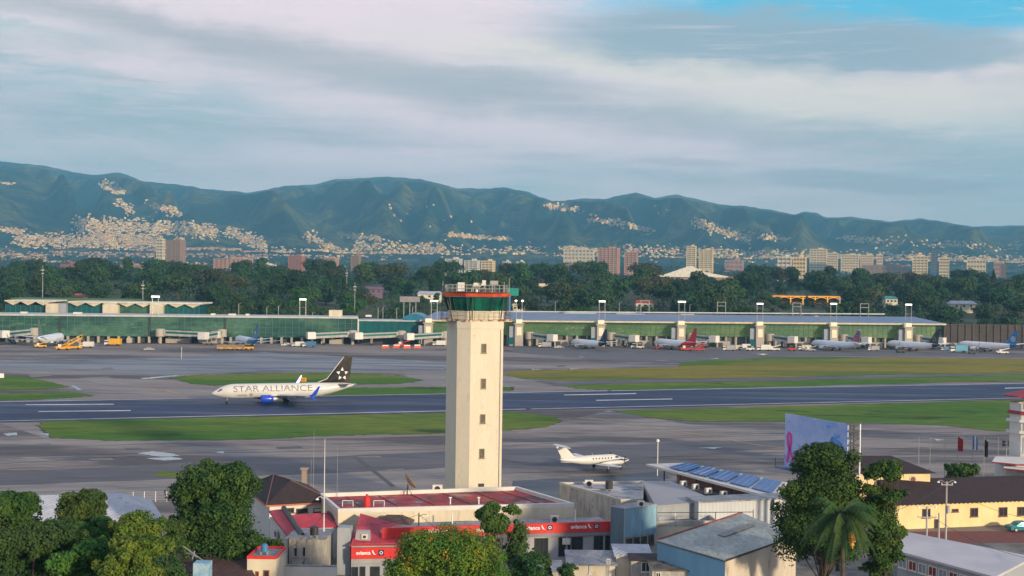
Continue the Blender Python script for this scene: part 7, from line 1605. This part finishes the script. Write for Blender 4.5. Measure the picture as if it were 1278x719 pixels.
# ------------------------------------------------------------------ apron vehicles
def wheels4(root, L_, W_, r_=.4):
    for sx__ in (-.33, .33):
        for s in (-1, 1): mb = MB(); mb.rot((sx__*L_, s*W_/2-s*.25, r_), (0, s, 0), [(0, .05), (0, r_), (.3, r_), (.3, .05)], rubber, 10); mb.build('wheel', root)
def vehicle(kind, px, row, m_, label, yaw=0.0, s=1.0, group='service vehicles on the apron', D=None):
    p = P(px, row, 0) if D is None else pX(px, row, D); nm = {'truck': 'service_truck', 'stairs': 'stair_truck', 'loader': 'belt_loader', 'cart': 'baggage_cart', 'car': 'pickup_car', 'tug': 'baggage_tug', 'barrier': 'barrier'}[kind]
    root = empty(nm, label, nm.replace('_', ' '), (p.x, p.y, .03), group, local=True); root.rotation_euler = (0, 0, yaw); root.scale = (s,)*3
    if kind == 'truck':
        mb = MB(); mb.box((.9, 0, .6), (4.6, 2.2, 2.2), m_); mb.build('cargo_box', root); mb = MB(); mb.box((-2.4, 0, .5), (1.7, 2.1, 1.7), white, 0, .88); mb.build('cab', root); mb = MB(); mb.box((-2.45, 0, 1.35), (1.62, 2.02, .55), glassd, 0, .95); mb.build('windscreen', root); wheels4(root, 6, 2.2)
    elif kind == 'stairs':
        mb = MB(); mb.box((0, 0, .5), (6.5, 2.2, .7), m_); mb.build('chassis', root); mb = MB()
        vs = [(-3, -1, 1.2), (3.4, -1, 4.6), (3.4, -1, 4.2), (-2.2, -1, .9)]; vs += [(x, 1, z) for x, y, z in vs]; mb.add(vs, [(0, 1, 2, 3), (7, 6, 5, 4), (0, 4, 5, 1), (3, 2, 6, 7), (1, 5, 6, 2), (0, 3, 7, 4)], m_); mb.build('stairway', root)
        mb = MB()
        for y in (-1, 1):
            mb.tube([(-3, y, 2.2), (3.4, y, 5.6)], .09, m_, 4)
            for k in range(6): t = k/5; mb.tube([(-3+6.4*t, y, 1.2+3.4*t), (-3+6.4*t, y, 2.2+3.4*t)], .06, m_, 4)
        mb.build('handrail', root); mb = MB(); mb.tube([(2.6, -.8, 1), (2.6, -.8, 4.2)], .12, m_); mb.tube([(2.6, .8, 1), (2.6, .8, 4.2)], .12, m_); mb.build('support', root); wheels4(root, 6, 2.2)
    elif kind == 'loader':
        mb = MB(); mb.box((0, 0, .5), (5.0, 1.8, .7), m_); mb.build('chassis', root); mb = MB(); vs = [(-3, -.5, 1.3), (3, -.5, 2.9), (3, -.5, 2.6), (-3, -.5, 1.0)]; vs += [(x, .6, z) for x, y, z in vs]; mb.add(vs, [(0, 1, 2, 3), (7, 6, 5, 4), (0, 4, 5, 1), (3, 2, 6, 7), (1, 5, 6, 2), (0, 3, 7, 4)], m_); mb.build('belt', root)
        mb = MB(); mb.box((-1.2, -.7, 1.2), (1.1, .5, 1.0), white); mb.build('seat', root); wheels4(root, 4.6, 1.8)
    elif kind == 'cart':
        mb = MB(); mb.box((0, 0, .45), (2.9, 1.6, .2), m_); mb.build('bed', root); mb = MB(); mb.box((0, 0, 1.75), (3.0, 1.7, .12), m_); [mb.box((x, y, .65), (.12, .12, 1.1), m_) for x in (-1.4, 1.4) for y in (-.75, .75)]; mb.build('canopy', root); mb = MB(); mb.box((0, .1, .66), (2.5, 1.2, .7), mat('tan luggage', (.4, .3, .18), .8)); mb.build('load', root); wheels4(root, 2.6, 1.6, .3)
    elif kind == 'car':
        carbody(root, m_, 4.8, 1.9)
    elif kind == 'tug':
        mb = MB(); mb.box((0, 0, .4), (2.9, 1.5, .7), m_); mb.build('body', root); mb = MB(); mb.box((-.3, 0, 1.1), (1.2, 1.4, .8), glassd, 0, .9); mb.box((-.3, 0, 1.9), (1.3, 1.5, .1), m_); mb.build('cab', root); wheels4(root, 2.6, 1.5, .35)
    elif kind == 'barrier':
        mb = MB(); mb.box((0, 0, 0), (3.0, .6, .9), m_, 0, .75); mb.build('block', root); mb = MB(); mb.box((0, 0, .9), (2.3, .1, .35), textw); mb.build('board', root)
    return root
cream2 = mat('cream vehicle paint', (.6, .55, .42), .5); blv = mat('blue vehicle paint', (.05, .18, .34), .5); orv = mat('orange barrier', (.65, .10, .03), .6); slv = mat('silver vehicle paint', (.35, .36, .38), .4)
vehicle('stairs', 91, 436, yel, 'big yellow stair truck beside the far left airliner', .15, 1.2); vehicle('loader', 79, 437, yel, 'yellow belt loader in front of the far left airliner', .1, 1.2)
vehicle('truck', 141, 431.5, yel, 'yellow boxy truck under the left concourse', 0, 1.2); vehicle('truck', 108, 434, white, 'white van right of the big yellow stair truck', 0, 1.0)
vehicle('loader', 51, 434, yel, 'yellow loader under the wing of the far left airliner', .3, 1.0)
vehicle('car', 186, 437.5, slv, 'small dark grey car on the open left apron', .3, 1.0)
for i, px in enumerate((276.5, 287.5, 299)): vehicle('cart', px, 437, yel, ['leftmost yellow baggage cart in the row before the blue tailed jet', 'second yellow baggage cart in the row before the blue tailed jet', 'third yellow baggage cart in the row before the blue tailed jet'][i], 0, 1.25, 'yellow baggage carts in a row')
vehicle('tug', 311, 437, yel, 'yellow tug at the right end of the baggage cart row', 0, 1.4)
vehicle('car', 358, 432, white, 'white car under the left concourse', 0, 1.1); vehicle('truck', 372, 433, white, 'white truck left of the blue truck under the left concourse', 0, .9); vehicle('truck', 386, 433.5, blv, 'blue truck under the left concourse', 0, 1.0)
for i, px in enumerate((481, 495, 508, 521)): vehicle('barrier', px, 435-(i % 2)*.6, orv, ['leftmost orange barrier block left of the control tower', 'second orange barrier block from the left by the control tower', 'third orange barrier block left of the control tower', 'orange barrier block nearest the control tower'][i], .1*i, 1.3, 'orange barriers left of the control tower')
vehicle('loader', 503, 433.2, mat('red equipment paint', (.5, .03, .03), .5), 'dark red loader behind the orange barriers', 0, 1.2)
vehicle('truck', 548, 432, white, 'white truck touching the control tower outline', 0, 1.0)
vehicle('truck', 680, 434, slv, 'grey truck right of the control tower', 0, 1.0); vehicle('car', 698, 435, white, 'white car behind the nose of the navy tailed jet', 0, 1.0)
vehicle('tug', 792, 435, white, 'white tug between the navy and red tailed jets', 0, 1.3); vehicle('tug', 799, 435.5, cream2, 'cream tug between the navy and red tailed jets', 0, 1.3)
redv = mat('red equipment paint', (.5, .03, .03)); vehicle('loader', 857, 438, redv, 'red belt loader under the red tailed jet', 0, 1.2); vehicle('stairs', 873, 438, redv, 'red stair truck right of the red tailed jet', 0, .8); vehicle('tug', 820, 436, redv, 'red tug at the nose of the red tailed jet', 0, 1.3)
vehicle('truck', 910, 438, slv, 'dark and grey truck right of the red tailed jet', 0, 1.0); vehicle('truck', 919, 437, cream2, 'cream truck beside the grey truck', 3.14, .9); vehicle('tug', 936, 438, white, 'white tug on the open apron left of the pavilion', 0, 1.4)
vehicle('truck', 929, 435.5, white, 'white box truck behind the white tug', 0, .9)
vehicle('truck', 953, 438, white, 'white truck below the left end of the pavilion', 0, 1.1); vehicle('loader', 966, 438, white, 'white belt loader below the left end of the pavilion', 0, 1.1)
vehicle('tug', 988, 438, redv, 'red tug left of the striped tail jet', 0, 1.3); vehicle('truck', 1004, 437.5, cream2, 'cream truck left of the striped tail jet', 0, 1.0); vehicle('loader', 1011, 438.5, slv, 'grey loader at the nose of the striped tail jet', 0, 1.0)
vehicle('truck', 1090, 438, slv, 'grey truck between the striped and black tailed jets', 0, .9); vehicle('tug', 1124, 440.5, dark, 'dark tug in front of the black tailed jet', 0, 1.4)
vehicle('truck', 1196, 440, mat('light blue vehicle paint', (.08, .33, .48), .5), 'large light blue truck left of the far right airliner', 0, 1.35); vehicle('tug', 1213, 442, dark, 'dark tug below the far right airliner', 0, 1.2)
vehicle('loader', 1251, 442, white, 'white belt loader behind the far right airliner', 0, 1.1); vehicle('truck', 1180, 438, blv, 'dark blue truck left of the light blue truck', 0, .8)
# small signs on the grass
for px, row, m_, lab, w_, h_ in ((377.5, 477.5, orange, 'orange taxiway sign behind the rolling airliner', 2.6, 1.3), (1, 473, textw, 'white taxiway sign at the far left grass', 2.0, 1.5)):
    p = P(px, row, 0); root = empty('taxiway_sign', lab, 'sign', p); mb = MB(); mb.box((p.x, p.y, .35), (w_, .3, h_), m_ if m_ is textw else mat('orange sign face', (.75, .30, .02), .5)); mb.build('board', root)
    for s in (-.4, .4): mb = MB(); mb.box((p.x+s*w_, p.y, 0), (.12, .12, .35), dark); mb.build('leg', root)
    if m_ is not textw: mb = MB(); [mb.box((p.x+dx, p.y-.17, .75), (.35, .02, .5), dark) for dx in (-.8, -.2, .5)]; mb.build('sign_mark', root)
p = P(226.5, 448, 0); mb = MB(); mb.tube([p, p+Vector((0, 0, 5))], .1, steel, 5); mb.build('marker_pole', tag=('thin pale pole on the open left apron', 'pole'))
